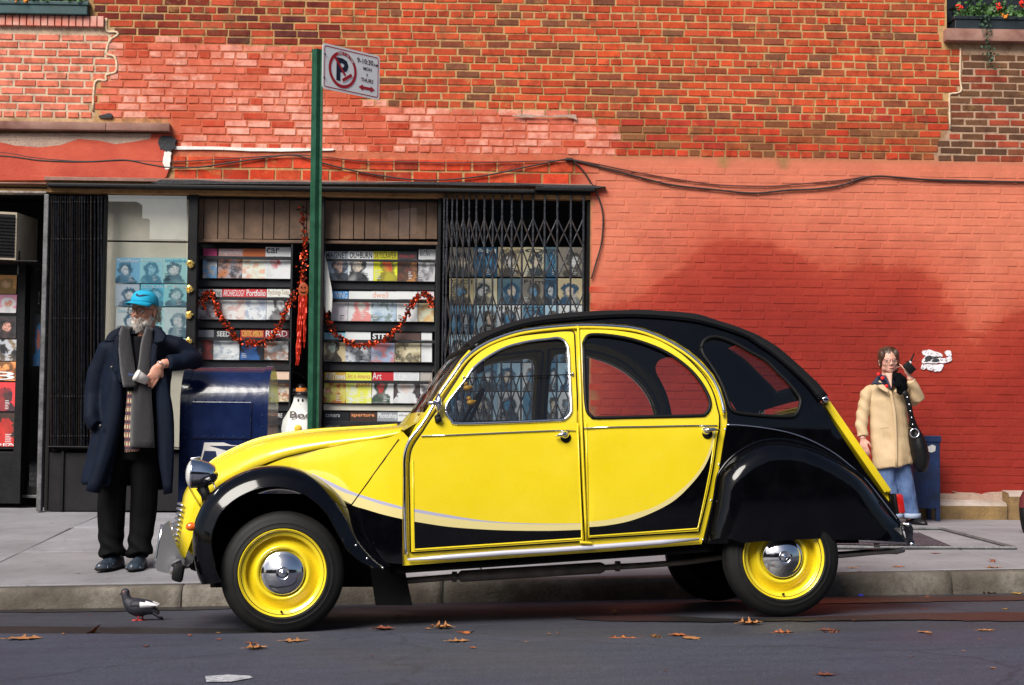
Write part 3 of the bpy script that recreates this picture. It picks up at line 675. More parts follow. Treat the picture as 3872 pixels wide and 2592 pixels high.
def cmesh(name, vs, fs, mats, parent=None, smooth=True, midx=None, mirror=False, ang=None):
    out = []
    for s in ((1, -1) if mirror else (1,)):
        V = [Vector((p[0], p[1]*s, p[2])) for p in vs]; F_ = [tuple(reversed(f)) for f in fs] if s < 0 else fs
        o = mesh_obj(name, V, F_, mats, parent or CAR, smooth, midx, world=False); o.matrix_parent_inverse = Matrix()
        if ang: set_smooth_angle(o, ang)
        out.append(o)
    return out if mirror else out[0]
def cbuild(mb, name, mats, parent=None, smooth=True, mirror=False, ang=None):
    mm = mb.m if any(mb.m) else None
    bm = bmesh.new(); tmp = bpy.data.meshes.new('t'); tmp.from_pydata([tuple(v) for v in mb.v], [], mb.f); bm.from_mesh(tmp); bmesh.ops.recalc_face_normals(bm, faces=bm.faces)
    fs = [tuple(v.index for v in f.verts) for f in bm.faces]; bm.free(); bpy.data.meshes.remove(tmp)
    return cmesh(name, mb.v, fs, mats, parent, smooth, mm, mirror, ang)
def panel(name, outline, mats, holes=(), regions=(), vf=side_v, off=0.0, thick=.02, grid=.06, parent=None, mirror=True):
    T = lambda L: [ctr(p[0], p[1], vf, off) for p in L]
    pts, tris, ms = cdt(T(outline), [T(h) for h in holes], [(T(r), i) for r, i in regions], grid)
    V = [(p[0], vf(p[0], p[1])-off, p[1]) for p in pts]; nv = len(V); be = boundary_edges(tris)
    ins = [(p[0], vf(p[0], p[1])-off+thick, p[1]) for p in pts] if thick else []
    return cmesh(name, V+ins, list(tris)+([(a, b2, b2+nv, a+nv) for a, b2 in be] if thick else []), mats, parent, True, ms+[0]*(len(be) if thick else 0), mirror, 35)
m, n, l, b = node_mat('car_yellow'); tc = n.new('ShaderNodeTexCoord').outputs['Object']
d1 = noise_node(n, l, tc, 5, 6, .65); d2 = noise_node(n, l, tc, 55, 3)
c = ramp(n, l, d1, [(.3, (.76, .585, .010)), (.7, (.80, .62, .02))]); c = mixc(n, l, mth(n, l, 'MULTIPLY', ramp(n, l, d2, [(.62, (0, 0, 0)), (.8, (1, 1, 1))]), .2), c, (.6, .5, .2))
l.new(c, b.inputs['Base Color']); l.new(ramp(n, l, d1, [(.3, (.22,)*3), (.7, (.34,)*3)]), b.inputs['Roughness']); b.inputs['Coat Weight'].default_value = .8; b.inputs['Coat Roughness'].default_value = .06
bump_node(n, l, b, noise_node(n, l, tc, 2.2, 2), .10, .03); M_YEL = m
m, n, l, b = node_mat('car_black'); tc = n.new('ShaderNodeTexCoord').outputs['Object']
d1 = noise_node(n, l, tc, 7, 7, .7); c = ramp(n, l, d1, [(.45, (.0012, .0012, .002)), (.8, (.004, .004, .005))]); l.new(c, b.inputs['Base Color'])
l.new(ramp(n, l, d1, [(.4, (.06,)*3), (.8, (.15,)*3)]), b.inputs['Roughness']); b.inputs['Specular IOR Level'].default_value = .42; M_BLK = m
M_CREAM = mat('car_cream', srgb('#d8c98a'), .3, coat=.5); M_LAV = mat('car_lavender', srgb('#a9a9c4'), .3, coat=.5)
M_CHR = mat('chrome', (.82, .83, .86), .06, 1.0, var=.04, vscale=30); M_ALU = mat('aluminium', (.62, .63, .70), .34, 1.0, var=.04, vscale=20)
M_RUB = mat('rubber', (.004, .004, .0045), .55, spec=.25, bump=.15, bscale=200); M_TYRE = mat('tyre', (.006, .006, .006), .62, spec=.3, var=.3, vscale=14, bump=.06, bscale=500)
M_UNDER = mat('underbody', (.0025, .0024, .0022), .8, spec=.1, bump=.4); M_CANVAS = mat('canvas', (.004, .004, .005), .75, spec=.25, bump=.35, bscale=400, var=.2)
M_CGLASS = glass_mat('car_glass', (.60, .63, .64), .9); M_SEAT = mat('seat_cloth', (.005, .005, .006), .9, spec=.1, bump=.3, bscale=150)
# ---- silhouettes
TRIM_A = [(1535,2097),(1532,2007),(1530,1907),(1530,1790),(1530,1733),(1538,1693),(1553,1660),(1577,1630),(1600,1600),(1625,1560),(1663,1490),(1710,1423),(1750,1367),(1793,1327),(1850,1293),(1917,1267),(1983,1250),(2081,1238),(2180,1231),(2260,1231),(2360,1237),(2420,1247),(2480,1268),(2537,1295),(2593,1330),(2643,1372),(2687,1423),(2713,1470),(2730,1520),(2738,1563)]
SUR = [(1522,2140),(1521,1900),(1520,1735),(1530,1690),(1547,1655),(1570,1612),(1607,1560),(1653,1490),(1700,1420),(1743,1358),(1775,1322),(1800,1308),(1850,1284),(1917,1258),(1983,1241),(2081,1228),(2180,1221),(2260,1221),(2360,1227),(2425,1237),(2487,1258),(2545,1286),(2602,1322),(2652,1364),(2697,1417),(2724,1466),(2741,1518),(2750,1565),(2750,1600),(2738,1660),(2722,1760),(2700,1870),(2662,2030),(2652,2058),(2300,2086),(2000,2106)]
DF = [(1555,2088),(1552,1900),(1550,1800),(1550,1755)]+sm([(1550,1755),(1556,1710),(1572,1675),(1600,1635),(1620,1603),(1677,1518),(1733,1433),(1773,1373),(1820,1330),(1883,1297),(1967,1273),(2081,1260),(2127,1255),(2158,1255)], 3)[1:]+[(2167,1258),(2170,1267),(2180,1493),(2187,1683),(2207,2037),(2205,2045)]
WF = sm([(1685,1553),(1687,1537),(1700,1513),(1760,1437),(1793,1390),(1850,1347),(1917,1313),(2000,1292),(2081,1282),(2107,1279),(2130,1287),(2145,1307),(2150,1333),(2155,1440),(2160,1543),(2155,1567),(2137,1585),(2110,1590),(1920,1598),(1730,1603),(1707,1590),(1692,1573),(1685,1553)], 3)[:-1]
DR = [(2225,2035),(2222,2028),(2212,1673),(2207,1587),(2192,1250),(2194,1247)]+sm([(2194,1247),(2293,1248),(2393,1260),(2477,1283),(2543,1317),(2593,1353),(2640,1400),(2673,1443),(2697,1493),(2710,1543),(2718,1577),(2716,1627),(2710,1657),(2693,1773),(2673,1873),(2643,2000),(2638,2009)], 3)[1:]
WR = sm([(2207,1300),(2220,1273),(2247,1266),(2310,1270),(2393,1285),(2477,1313),(2543,1347),(2600,1390),(2640,1433),(2670,1480),(2685,1520),(2682,1547),(2667,1567),(2640,1573),(2450,1577),(2260,1581),(2237,1575),(2220,1553),(2213,1493),(2209,1380),(2207,1300)], 3)[:-1]
WQ = sm([(2652,1317),(2660,1293),(2677,1280),(2697,1275),(2727,1278),(2777,1297),(2841,1333),(2900,1367),(2943,1410),(2983,1450),(3013,1487),(3027,1513),(3023,1543),(3010,1567),(2987,1577),(2900,1574),(2810,1565),(2777,1557),(2760,1537),(2743,1487),(2720,1433),(2687,1380),(2663,1347),(2652,1317)], 3)[:-1]
RAIL = [(1785,1312),(1850,1275),(1933,1243),(2000,1226),(2060,1215),(2173,1205),(2293,1197),(2393,1194),(2527,1201),(2643,1216),(2760,1249),(2841,1281),(2860,1299),(2910,1329),(2983,1389),(3050,1452),(3100,1516)]
TAIL = [(3150,1599),(3200,1676),(3267,1777),(3320,1850),(3370,1915),(3408,1978)]
ROOF = [(1781,1292),(1797,1275),(1867,1248),(1933,1225),(2000,1208),(2081,1197),(2160,1188),(2260,1181),(2393,1178),(2527,1183),(2627,1192),(2693,1212),(2760,1235),(2841,1267),(2910,1300),(2967,1347),(3033,1410),(3083,1457),(3113,1497)]
# ---- yellow body surround with sill
panel('body_side', SUR, [M_YEL], [WF, WR], off=-.014, thick=.03)
quarter = RAIL+TAIL+[(3412,2040),(2660,2046),(2662,2030),(2700,1870),(2722,1760),(2738,1660),(2750,1600),(2750,1565),(2741,1518),(2724,1466),(2697,1417),(2652,1364),(2602,1322),(2545,1286),(2487,1258),(2425,1237),(2360,1227),(2260,1221),(2180,1221),(2081,1228),(1983,1241),(1917,1258),(1850,1284),(1800,1308)]
panel('rear_quarter', quarter, [M_BLK], [WQ], off=-.004, thick=.03)
# ---- doors with two-tone sweep
LAV_T = [(1566,1925),(1690,1947),(1813,1967),(1933,1977),(2081,1981),(2197,1980)]; CR_T = [(1566,1937),(1690,1958),(1813,1973),(1933,1981),(2081,1984),(2197,1982)]; CR_B = [(1566,1973),(1690,1992),(1813,2002),(1933,2007),(2081,2008),(2197,2004)]
rl = sm(LAV_T)+sm(CR_T)[::-1]; rc = sm(CR_T)+sm(CR_B)[::-1]; rb = sm(CR_B)+[(2197,2034),(1566,2076)]
dfr = panel('front_door', DF, [M_YEL, M_CREAM, M_LAV, M_BLK], [WF], [(rl, 2), (rc, 1), (rb, 3)], off=.006, thick=.022)
R_T = [(2226,1973),(2293,1967),(2360,1953),(2460,1923),(2527,1888),(2593,1837),(2643,1780),(2677,1717),(2693,1660),(2699,1618)]; R_B = [(2226,1994),(2293,1988),(2377,1972),(2460,1942),(2543,1898),(2607,1840),(2660,1773),(2690,1707),(2702,1650),(2706,1618)]
rc = sm(R_T)+sm(R_B)[::-1]; rb = sm(R_B)+[(2704,1660),(2686,1773),(2666,1873),(2637,1997),(2227,2026)]
drr = panel('rear_door', DR, [M_YEL, M_CREAM, M_LAV, M_BLK], [WR], [(rc, 1), (rb, 3)], off=.006, thick=.022)
# hems, gaps, mouldings
def ctube(name, pts, r, m, vf=side_v, off=0.0, n=8, closed=False, smooth=0, parent=None, mirror=True):
    P = sm(pts, smooth) if smooth else list(pts)
    if closed: P = P+[P[0]]
    mb = MB(); mb.tube([c3(x, y, vf, off) for x, y in P], r, n, up=(0, -1, 0)); return cbuild(mb, name, m, parent, mirror=mirror)
ctube('door_gap_shade', DF, .0075, M_RUB, off=-.012, closed=True); ctube('door_gap_shade', DR, .0075, M_RUB, off=-.012, closed=True)  # black tubes added round the doors to stand in for the dark gaps
inF = [(1566,2072),(1563,1900),(1561,1765)]; 
ctube('door_hem', [(1561,1740),(1563,1900),(1566,2078),(1570,2080),(2198,2038),(2202,2034),(2192,1800),(2184,1600)], .0032, M_YEL, off=.0075, n=6)
ctube('door_hem', [(2216,1600),(2220,1760),(2226,2026),(2230,2029),(2634,2001),(2640,1996),(2666,1873),(2686,1773),(2702,1660)], .0032, M_YEL, off=.0075, n=6)
ctube('door_surround_trim', TRIM_A, .0088, M_CHR, off=.004, smooth=4, n=10)
ctube('drip_rail', [(x+(4 if x < 2000 else -2), y+9) for x, y in TRIM_A[9:]], .006, M_YEL, off=.002, smooth=4)
ctube('front_window_trim', WF, .0075, M_CHR, off=.008, closed=True, parent=dfr[0], mirror=False)
ctube('front_window_trim', WF, .0075, M_CHR, vf=lambda u, z: side_v(u, z), off=.008, closed=True, mirror=False).scale = (1, -1, 1)
ctube('rear_window_seal', WR, .009, M_RUB, off=.007, closed=True, parent=drr[0], mirror=False)
ctube('quarter_window_seal', WQ, .010, M_RUB, off=.001, closed=True, mirror=True)
def pane(name, outl, off, parent): return panel(name, outl, [M_CGLASS], off=off, thick=0, grid=.12, parent=parent, mirror=False)
pane('front_window', WF, -.004, dfr[0]); pane('rear_window', WR, -.004, drr[0]); pane('quarter_window', WQ, -.008, None)
ctube('waist_trim', [(1593,1650),(1700,1646),(1900,1637),(2090,1629),(2175,1628)], .0035, M_CHR, off=.009, parent=dfr[0], mirror=False)
ctube('waist_trim', [(2208,1620),(2330,1615),(2460,1613),(2600,1610),(2712,1610)], .0035, M_CHR, off=.009, parent=drr[0], mirror=False)
ctube('waist_trim', [(2748,1607),(2800,1609),(2883,1618),(2967,1633),(3033,1653),(3100,1683),(3167,1723),(3233,1777),(3277,1818),(3335,1890),(3390,1962)], .0034, M_ALU, off=.001, smooth=4)
# centre pillar bead and sill strip
mb = MB(); pp = [c3(x, y, side_v, .012) for x, y in [(2186,1237),(2192,1400),(2200,1640),(2207,1800),(2214,1960),(2217,2046)]]
mb.tube(pp, .0062, 8, up=(0, -1, 0)); q = c3(2215, 2053, side_v, .008); mb.obox(q, (.030, 0, -.002), (0, .012, 0), (0, 0, .006), bev=.004); cbuild(mb, 'centre_pillar', M_YEL, mirror=True)
mb = MB(); P = [c3(x, y, side_v, .004) for x, y in [(1541,2117),(1700,2107),(1900,2092),(2081,2082),(2300,2066),(2500,2051),(2643,2039)]]; mb.tube(P, [(.006, .005)]+[(.008, .0125)]*5+[(.006, .006)], 10, up=(0, -1, 0)); cbuild(mb, 'sill_trim', mat('satin_trim', (.62, .62, .72), .4, .35), mirror=True)
# door handles, locks
def handle(px, py, ex, ey, parent, flip):
    c = c3(px, py, side_v, .012); mb = MB(); mb.lathe([(0, -.012), (.019, -.012), (.023, -.006), (.023, 0), (.015, .012), (.010, .02), (0, .022)], c, (0, -1, 0), 20)
    a = c+Vector((0, -.02, .004)); e = c3(ex, ey, side_v, .022); mb.tube([a+(a-e)*.12, a, a+(e-a)*.5+Vector((0, -.006, .003)), e], [.006, .011, .0095, .004], 10)
    cbuild(mb, 'door_handle', M_CHR, parent)
    mb = MB(); mb.lathe([(.026, -.004), (.026, .003), (.02, .006), (0, .006)], c3(px+2, py+10, side_v, .007), (0, -1, 0), 20); cbuild(mb, 'handle_base', M_RUB, parent)
handle(2137, 1645, 2101, 1652, dfr[0], False); handle(2672, 1630, 2718, 1627, drr[0], True)
mb = MB(); mb.tube([c3(1757, 1431, side_v, .014), c3(1960, 1424, side_v, .014), c3(2165, 1417, side_v, .014)], .0028, 6); cbuild(mb, 'window_stay', M_RUB, dfr[0])
for px, py in ((1753, 1431), (2166, 1417)): mb = MB(); mb.obox(c3(px, py, side_v, .010), (.004, 0, 0), (0, .005, 0), (0, 0, .011), bev=.002); cbuild(mb, 'stay_bracket', M_CHR, dfr[0])
# door mirror and lock knob
mb = MB(); c = c3(1658, 1525, side_v, .045); mb.ell(c, (.0165, 0, .0), (0, .036, 0), (0, 0, .048), 16, 10); mir = cbuild(mb, 'door_mirror', M_CHR, dfr[0])
mb = MB(); mb.tube([c+Vector((-.004, -.02, 0)), c+Vector((-.028, -.034, -.002)), c+Vector((-.052, -.03, -.002))], [.013, .010, .011], 12); mb.tube([c+Vector((0, .02, -.03)), c3(1655, 1580, side_v, .004)], .006, 8); cbuild(mb, 'mirror_stalk', M_ALU, dfr[0])
mb = MB(); mb.obox(c3(1655, 1584, side_v, .012), (.014, 0, .004), (0, .012, 0), (-.003, 0, .020), bev=.008); mb.lathe([(.015, 0), (.015, .008), (.012, .012), (0, .012)], c3(1659, 1587, side_v, .022), (0, -1, 0), 16); cbuild(mb, 'mirror_mount', M_RUB, dfr[0])
# ---- hood
HOOD = [((1532,1612),(1516,1640),.575),((1450,1617),(1430,1659),.56),((1341,1622),(1341,1675),.53),((1227,1628),(1227,1693),.50),((1127,1637),(1127,1714),.465),((1040,1650),(1040,1738),.43),((970,1666),(975,1766),.40),((913,1688),(915,1796),.375),((860,1713),(860,1828),.35),((807,1745),(815,1858),.33),((760,1785),(785,1890),.31),((722,1825),(765,1918),.295),((700,1862),(750,1948),.285),((690,1905),(741,1978),.28),((682,1950),(731,2020),.275),((674,1995),(717,2062),.27),((665,2050),(699,2112),.26)]
secs = []
for T_, E_, w_ in HOOD:
    tu, tz = ctrace(*T_, 0); eu, ez = ctrace(*E_, -w_); row = []
    for k in range(-9, 10):
        th = (1-abs(k)/9)*math.pi/2; a = 2/2.5; ct, st = math.cos(th)**a if math.cos(th) > 0 else 0, math.sin(th)**a
        row.append(Vector((eu+(tu-eu)*st, (w_*ct)*(1 if k > 0 else -1), ez+(tz-ez)*st)))
    secs.append(row)
def resec(secs, n):
    cols = list(zip(*secs)); cols = [smooth_poly(c_, n) for c_ in cols]; return [list(r) for r in zip(*cols)]
hs = resec(secs, 4); mb = MB(); mb.loft(hs[:46]); 
hood = cbuild(mb, 'bonnet', M_YEL)
mod = hood.modifiers.new('thickness', 'SOLIDIFY'); mod.thickness = .014; mod.offset = -1
mb = MB(); mb.loft(hs[44:]); nose = cbuild(mb, 'nose_panel', M_YEL)
for s in range(5):   # pressed ribs along the lid
    v0 = (-.16, -.08, 0, .08, .16)[s]; L = [hs[i][9+int(round(v0/.06))] + Vector((0, 0, .002)) for i in range(2, 40)]
    mb = MB(); mb.tube(L, .006, 6); cbuild(mb, 'bonnet_rib', M_YEL, hood)
# grille
mb = MB()
for k in range(9):
    t = k/8; a = hs[52][9].lerp(hs[-1][9], t); w_ = .25
    mb.tube([a+Vector((.02, -w_, -.01)), a+Vector((-.012, -w_*.5, 0)), a+Vector((-.02, 0, 0)), a+Vector((-.012, w_*.5, 0)), a+Vector((.02, w_, -.01))], .006, 6)
cbuild(mb, 'grille', M_ALU)
# cowl between bonnet and windscreen
secs = []
for px, py in [(1528,1628),(1548,1616),(1580,1598),(1610,1560)]:
    e = c3(px, py, side_v, -.012); secs.append([Vector((e.x+.05*(1-(k/8)**2)*-1, e.y*(-k/8) if k else 0, e.z+.018*(1-(k/8)**2))) if False else Vector((e.x-.05*(1-(k/8)**2), -e.y*k/8, e.z+.02*(1-(k/8)**2))) for k in range(-8, 9)])
mb = MB(); mb.loft(secs); cbuild(mb, 'cowl', M_YEL)
# windscreen between the A pillars
A0 = [c3(x, y, side_v, -.03) for x, y in [(1612,1560),(1660,1487),(1706,1420),(1750,1358),(1786,1318)]]
mb = MB(); mb.loft([[Vector((p.x-.06*(1-(k/6)**2), -p.y*k/6, p.z)) for k in range(-6, 7)] for p in A0]); cbuild(mb, 'windscreen', M_CGLASS)
mb = MB(); p = A0[-1]; mb.tube([Vector((p.x-.06*(1-(k/6)**2), -p.y*k/6, p.z)) for k in range(-6, 7)], .016, 8); cbuild(mb, 'windscreen_header', M_RUB)
# ---- scuttle side panel with the sweep
def scut_v(u, z): s = max(0, min(1, (.56-u)/.62)); return -(.652-.215*sstep(s)-.03*sstep((z-.80)/.15)*s)
SCU = sm([(1524,1634),(1460,1657),(1367,1670),(1227,1697),(1120,1720),(1010,1760),(985,1785)], 3)+[(1060,1830),(1177,1850),(1260,1910),(1330,2000),(1390,2085),(1450,2128),(1522,2134),(1521,1900),(1520,1735),(1530,1690),(1545,1658)]
s_lt = [(1180,1790),(1247,1822),(1300,1847),(1353,1868),(1440,1895),(1528,1919)]; s_ct = [(1180,1800),(1247,1836),(1300,1862),(1367,1883),(1440,1907),(1528,1929)]; s_cb = [(1180,1840),(1260,1880),(1333,1912),(1383,1927),(1450,1947),(1528,1965)]
panel('scuttle_panel', SCU, [M_YEL, M_CREAM, M_LAV, M_BLK], [], [(sm(s_lt)+sm(s_ct)[::-1], 2), (sm(s_ct)+sm(s_cb)[::-1], 1), (sm(s_cb)+[(1528,2140),(1440,2140),(1180,1960)], 3)], vf=scut_v, off=0, thick=.02)
ctube('panel_seam', [(1508,1662),(1450,1742),(1390,1826),(1330,1909)], .0035, M_RUB, vf=scut_v, off=-.0005, n=6)
ctube('panel_seam', [(1330,1909),(1300,1895),(1262,1876)], .002, M_RUB, vf=scut_v, off=.0005, n=6)
# ---- wings
FC = [(760,2210),(742,2160),(731,2100),(727,2040),(733,1985),(748,1942),(773,1893),(807,1853),(853,1817),(910,1787),(970,1767),(1027,1760),(1077,1762),(1127,1772),(1177,1792),(1227,1823),(1262,1852),(1295,1889),(1336,1953),(1372,2026),(1417,2082),(1450,2113),(1487,2139)]
hubF = Vector((*ctrace(1068.5, 2168, -.69), 0)); hubR = Vector((*ctrace(2966, 2108, -.69), 0))
secs = []
for px, py in sm(FC, 3):
    u, z = ctrace(px, py, -.60); C_ = Vector((u, z, 0)); d = hubF-C_; R_ = d.length; d.normalize(); lip = max(.335, R_-.15)
    mk = lambda v, k: Vector((C_.x+d.x*k, v, C_.y+d.y*k))
    row = [mk(-.30, .035), mk(-.40, .018), mk(-.50, .004), mk(-.56, .0), mk(-.60, .0), mk(-.635, .006), mk(-.668, .019), mk(-.695, .038), mk(-.715, .062), mk(-.728, .095)]
    k_l = max(.10, min(.105, R_-.315)); row += [mk(-.733, k_l-.004), mk(-.735, k_l), mk(-.722, k_l+.004), mk(-.70, k_l-.004)]
    secs.append(row)
mb = MB(); mb.loft(secs); fw = cbuild(mb, 'front_wing', M_BLK, mirror=True)
# rear wing: pillowed panel
RW_ARCH = [(2668,2058),(2680,1985),(2700,1890),(2713,1807),(2730,1773),(2760,1737),(2805,1702),(2867,1672),(2933,1662),(3000,1668),(3067,1687),(3133,1717),(3200,1757),(3262,1806),(3320,1880),(3372,1950),(3410,1990)]
RW = sm(RW_ARCH, 3)+[(3426,2000),(3428,2052),(3280,2044),(3187,2043),(3110,2037),(2993,2043),(2860,2049),(2810,2055)]
arch_uz = [ctr(x, y, side_v) for x, y in sm(RW_ARCH, 3)]
def pd_arch(u, z):
    d = 1e9
    for (a, b1), (c_, d1) in zip(arch_uz, arch_uz[1:]):
        dx, dy = c_-a, d1-b1; t = max(0, min(1, ((u-a)*dx+(z-b1)*dy)/(dx*dx+dy*dy+1e-12))); d = min(d, math.hypot(u-a-t*dx, z-b1-t*dy))
    return d
def rw_v(u, z):
    d = pd_arch(u, z); f_ = 1-(1-min(d/.11, 1))**2.6
    rear = .10*sstep((u-2.75)/.35)
    return side_v(u, z)+.006-.105*f_*(1-.35*sstep((u-2.75)/.35))
rwp = panel('rear_wing', RW, [M_BLK], vf=rw_v, off=0, thick=.05, grid=.03)
mb = MB(); mb.tube([Vector((u, rw_v(u, z)-.004, z)) for u, z in arch_uz], .008, 8, up=(0, -1, 0)); cbuild(mb, 'wing_beading', M_BLK, mirror=True)
for px, py in [(2719,1758),(2688,1893),(2658,2042),(2742,1624)]: mb = MB(); mb.ell(c3(px, py, side_v, .004), (.006, 0, 0), (0, .004, 0), (0, 0, .006), 10, 6); cbuild(mb, 'rivet', M_CHR)
for px, py in [(1346,2063),(1388,2113),(1447,2148)]: mb = MB(); mb.ell(cv(px, py, -.742), (.006, 0, 0), (0, .004, 0), (0, 0, .006), 10, 6); cbuild(mb, 'rivet', M_CHR)
# ---- canvas roof
def resamp(P, n):
    L = [0]
    for a, c_ in zip(P, P[1:]): L.append(L[-1]+(c_-a).length)
    out = []
    for i in range(n):
        s = L[-1]*i/(n-1); k = max(j for j in range(len(L)) if L[j] <= s+1e-9); k = min(k, len(P)-2); t = (s-L[k])/max(1e-9, L[k+1]-L[k]); out.append(P[k].lerp(P[k+1], min(1, t)))
    return out
NR = 49; ra = resamp([c3(x, y, side_v, .002) for x, y in sm(RAIL, 4)], NR); ro = resamp([cv(x, y, -.30) for x, y in sm(ROOF, 4)], NR)
vs, fs = [], []; NK = 25
for i in range(NR):
    for k in range(NK):
        x = -1+2*k/(NK-1); a = (1-abs(x)**2.6)**(1/2.0); vs.append(Vector((ra[i].x+(ro[i].x-ra[i].x)*a, ra[i].y*-x, ra[i].z+(ro[i].z-ra[i].z)*a + (.003*noise.noise((i*.5, k*.3, 0)) if 0 < k < NK-1 else 0))))
for i in range(NR-1):
    for k in range(NK-1):
        if 37 <= i <= 45 and 5 <= k <= NK-7: continue
        fs.append((i*NK+k, i*NK+k+1, (i+1)*NK+k+1, (i+1)*NK+k))
rf = cmesh('canvas_roof', vs, fs, [M_CANVAS]); mo = rf.modifiers.new('t', 'SOLIDIFY'); mo.thickness = .012; mo.offset = -1
cmesh('back_window', [vs[i*NK+k]+Vector((0, 0, -.004)) for i in (37, 40, 43, 46) for k in (5, 9, 12, 15, NK-6)], [(i*5+k, i*5+k+1, i*5+k+6, i*5+k+5) for i in range(3) for k in range(4)], [M_CGLASS], rf)
mb = MB(); mb.tube([vs[k]+Vector((.0, 0, -.006)) for k in range(NK)], .018, 10); cbuild(mb, 'roof_roll', M_CANVAS, rf)
mb = MB(); mb.tube([p+Vector((0, -.004, -.004)) for p in ra], .006, 8); cbuild(mb, 'roof_rail', M_BLK, mirror=True)
mb = MB(); c = c3(3118, 1512, side_v, .006); mb.obox(c, (.012, 0, .008), (0, .02, 0), (-.008, 0, .012), bev=.004); cbuild(mb, 'roof_clip', M_CHR, mirror=True)
# ---- boot lid, rear panel, lamps
P0, P1 = cv(3122, 1528, -.46), cv(3352, 1862, -.46); d = (P1-P0).normalized(); nrm = Vector((-d.z, 0, d.x)); nrm = nrm if nrm.x > 0 else -nrm
mb = MB(); mid = (P0+P1)/2; mid.y = 0; hl = (P1-P0).length/2
mb.obox(mid+nrm*.012, d*(hl+.004), (0, .475, 0), nrm*.012, bev=.005); cbuild(mb, 'boot_lid', M_YEL, ang=30)
mb = MB(); mb.obox(mid-nrm*.008, d*(hl-.006), (0, .480, 0), nrm*.008, bev=.003); cbuild(mb, 'boot_frame', M_YEL, ang=30)
Q = [cv(3338, 1866, -.45), cv(3367, 1858, -.45), cv(3369, 1906, -.45)]; mb = MB(); mb.prism(Q, (0, .9, 0)); cbuild(mb, 'rear_panel', M_YEL, smooth=False)
mb = MB(); c = cv(3393, 1906, -.47); mb.obox(c, (.021, 0, 0), (0, .05, 0), (-.006, 0, .050), bev=.012); cbuild(mb, 'tail_lamp', mat('red_lens', (.42, .01, .008), .15, coat=1), ang=40, mirror=True)
mb = MB(); c = cv(3374, 1906, -.47); mb.obox(c, (.008, 0, 0), (0, .055, 0), (-.006, 0, .052), bev=.004); cbuild(mb, 'lamp_base', M_RUB, ang=40, mirror=True)
# bumpers
mb = MB(); a = cv(3444, 2022, -.60)
mb.loft([[Vector((a.x+dx-(.012*(abs(y)/.6)**4), y, a.z+dz)) for dx, dz in ((-.026, .05), (.016, .05), (.026, .03), (.022, -.02), (.034, -.045), (-.01, -.052))] for y in (-.60, -.55, -.4, -.2, 0, .2, .4, .55, .60)], closed=True, cap=True); rbm = cbuild(mb, 'rear_bumper', M_CHR, ang=40)
for dz_, dx_ in ((.05, .0), (-.048, .016)): mb = MB(); mb.tube([Vector((a.x+dx_-(.012*(abs(y)/.6)**4), y, a.z+dz_)) for y in (-.61, -.4, 0, .4, .61)], .010, 8); cbuild(mb, 'bumper_edge', M_CHR, rbm)
OV = sm([(640,1970),(645,1998),(660,2045),(678,2088),(698,2120)], 3)+[(690,2150),(640,2170),(596,2160),(586,2145)]+sm([(596,2100),(612,2000),(622,1982),(640,1970)], 3)[:-1]
for s in (-1, 1):
    Q = [cv(x, y, -.34) for x, y in OV]; mb = MB(); mb.prism([Vector((p.x, p.y if s < 0 else .34-.055, p.z)) for p in Q], (0, .055, 0)); cbuild(mb, 'overrider', mat('overrider_grey', (.40, .40, .41), .3, .85), smooth=False)
    mb = MB(); L = [cv(x, y, -.34) for x, y in [(615,1985),(603,2050),(592,2110),(585,2148)]]; mb.tube([Vector((p.x, (p.y+.027)*(-s) if s > 0 else p.y+.027, p.z)) for p in L], [(.012, .026)]*4, 10, up=(1, 0, 0)); cbuild(mb, 'overrider_strip', M_CHR)
mb = MB(); a = cv(640, 2150, -.60)
mb.loft([[Vector((a.x+dx+(.055*(abs(y)/.62)**4), y, a.z+dz)) for dx, dz in ((.0, .042), (-.026, .03), (-.036, .0), (-.026, -.034), (.0, -.042), (.012, 0))] for y in (-.62, -.58, -.48, -.3, 0, .3, .48, .58, .62)], closed=True, cap=True); fb = cbuild(mb, 'front_bumper', M_CHR, ang=50)
for s in (-1, 1): mb = MB(); mb.obox(cv(674, 2166, -.60)+Vector((0, 0 if s < 0 else 1.2, 0)), (.024, 0, -.008), (0, .045, 0), (.006, 0, .040), bev=.012); cbuild(mb, 'bumper_end', M_RUB, fb, ang=40)
# headlamps
for s in (-1, 1):
    c = cv(748, 1793, -.50); c.y *= -s if s > 0 else 1
    ax = Vector((-1, 0, .03)).normalized(); mb = MB()
    mb.lathe([(.0, -.098), (.02, -.094), (.042, -.078), (.058, -.05), (.067, -.015), (.071, .018), (.072, .022), (.074, .026), (.072, .032), (.066, .034)], c, ax, 28); hl_ = cbuild(mb, 'headlamp', M_CHR)
    mb = MB(); mb.lathe([(.070, .030), (.06, .042), (.04, .052), (.02, .057), (0, .058)], c, ax, 28); cbuild(mb, 'lens', mat('lamp_lens', (.62, .62, .6), .15, coat=1, var=.1, vscale=60), hl_)
    mb = MB(); mb.tube([c+Vector((.02, 0, -.06)), c+Vector((.04, 0, -.10)), c+Vector((.06, 0, -.16))], [.03, .024, .03], 10); cbuild(mb, 'headlamp_bracket', M_RUB, hl_)
    mb = MB(); mb.tube([c+Vector((.075, -.01, -.04)), c+Vector((.085, -.01, -.07)), c+Vector((.07, -.01, -.1))], .004, 6); mb.obox(c+Vector((-.012, 0, .076)), (.024, 0, .004), (0, .012, 0), (0, 0, .004), bev=.002); cbuild(mb, 'lamp_fittings', M_ALU, hl_)
mb = MB(); c = cv(722, 1992, -.56); mb.lathe([(.02, -.012), (.021, 0), (.018, .012), (.010, .022), (0, .025)], c, Vector((-1, -.25, -.1)).normalized(), 18); cbuild(mb, 'indicator', mat('amber_lens', (.75, .13, .01), .12, coat=1), mirror=True)
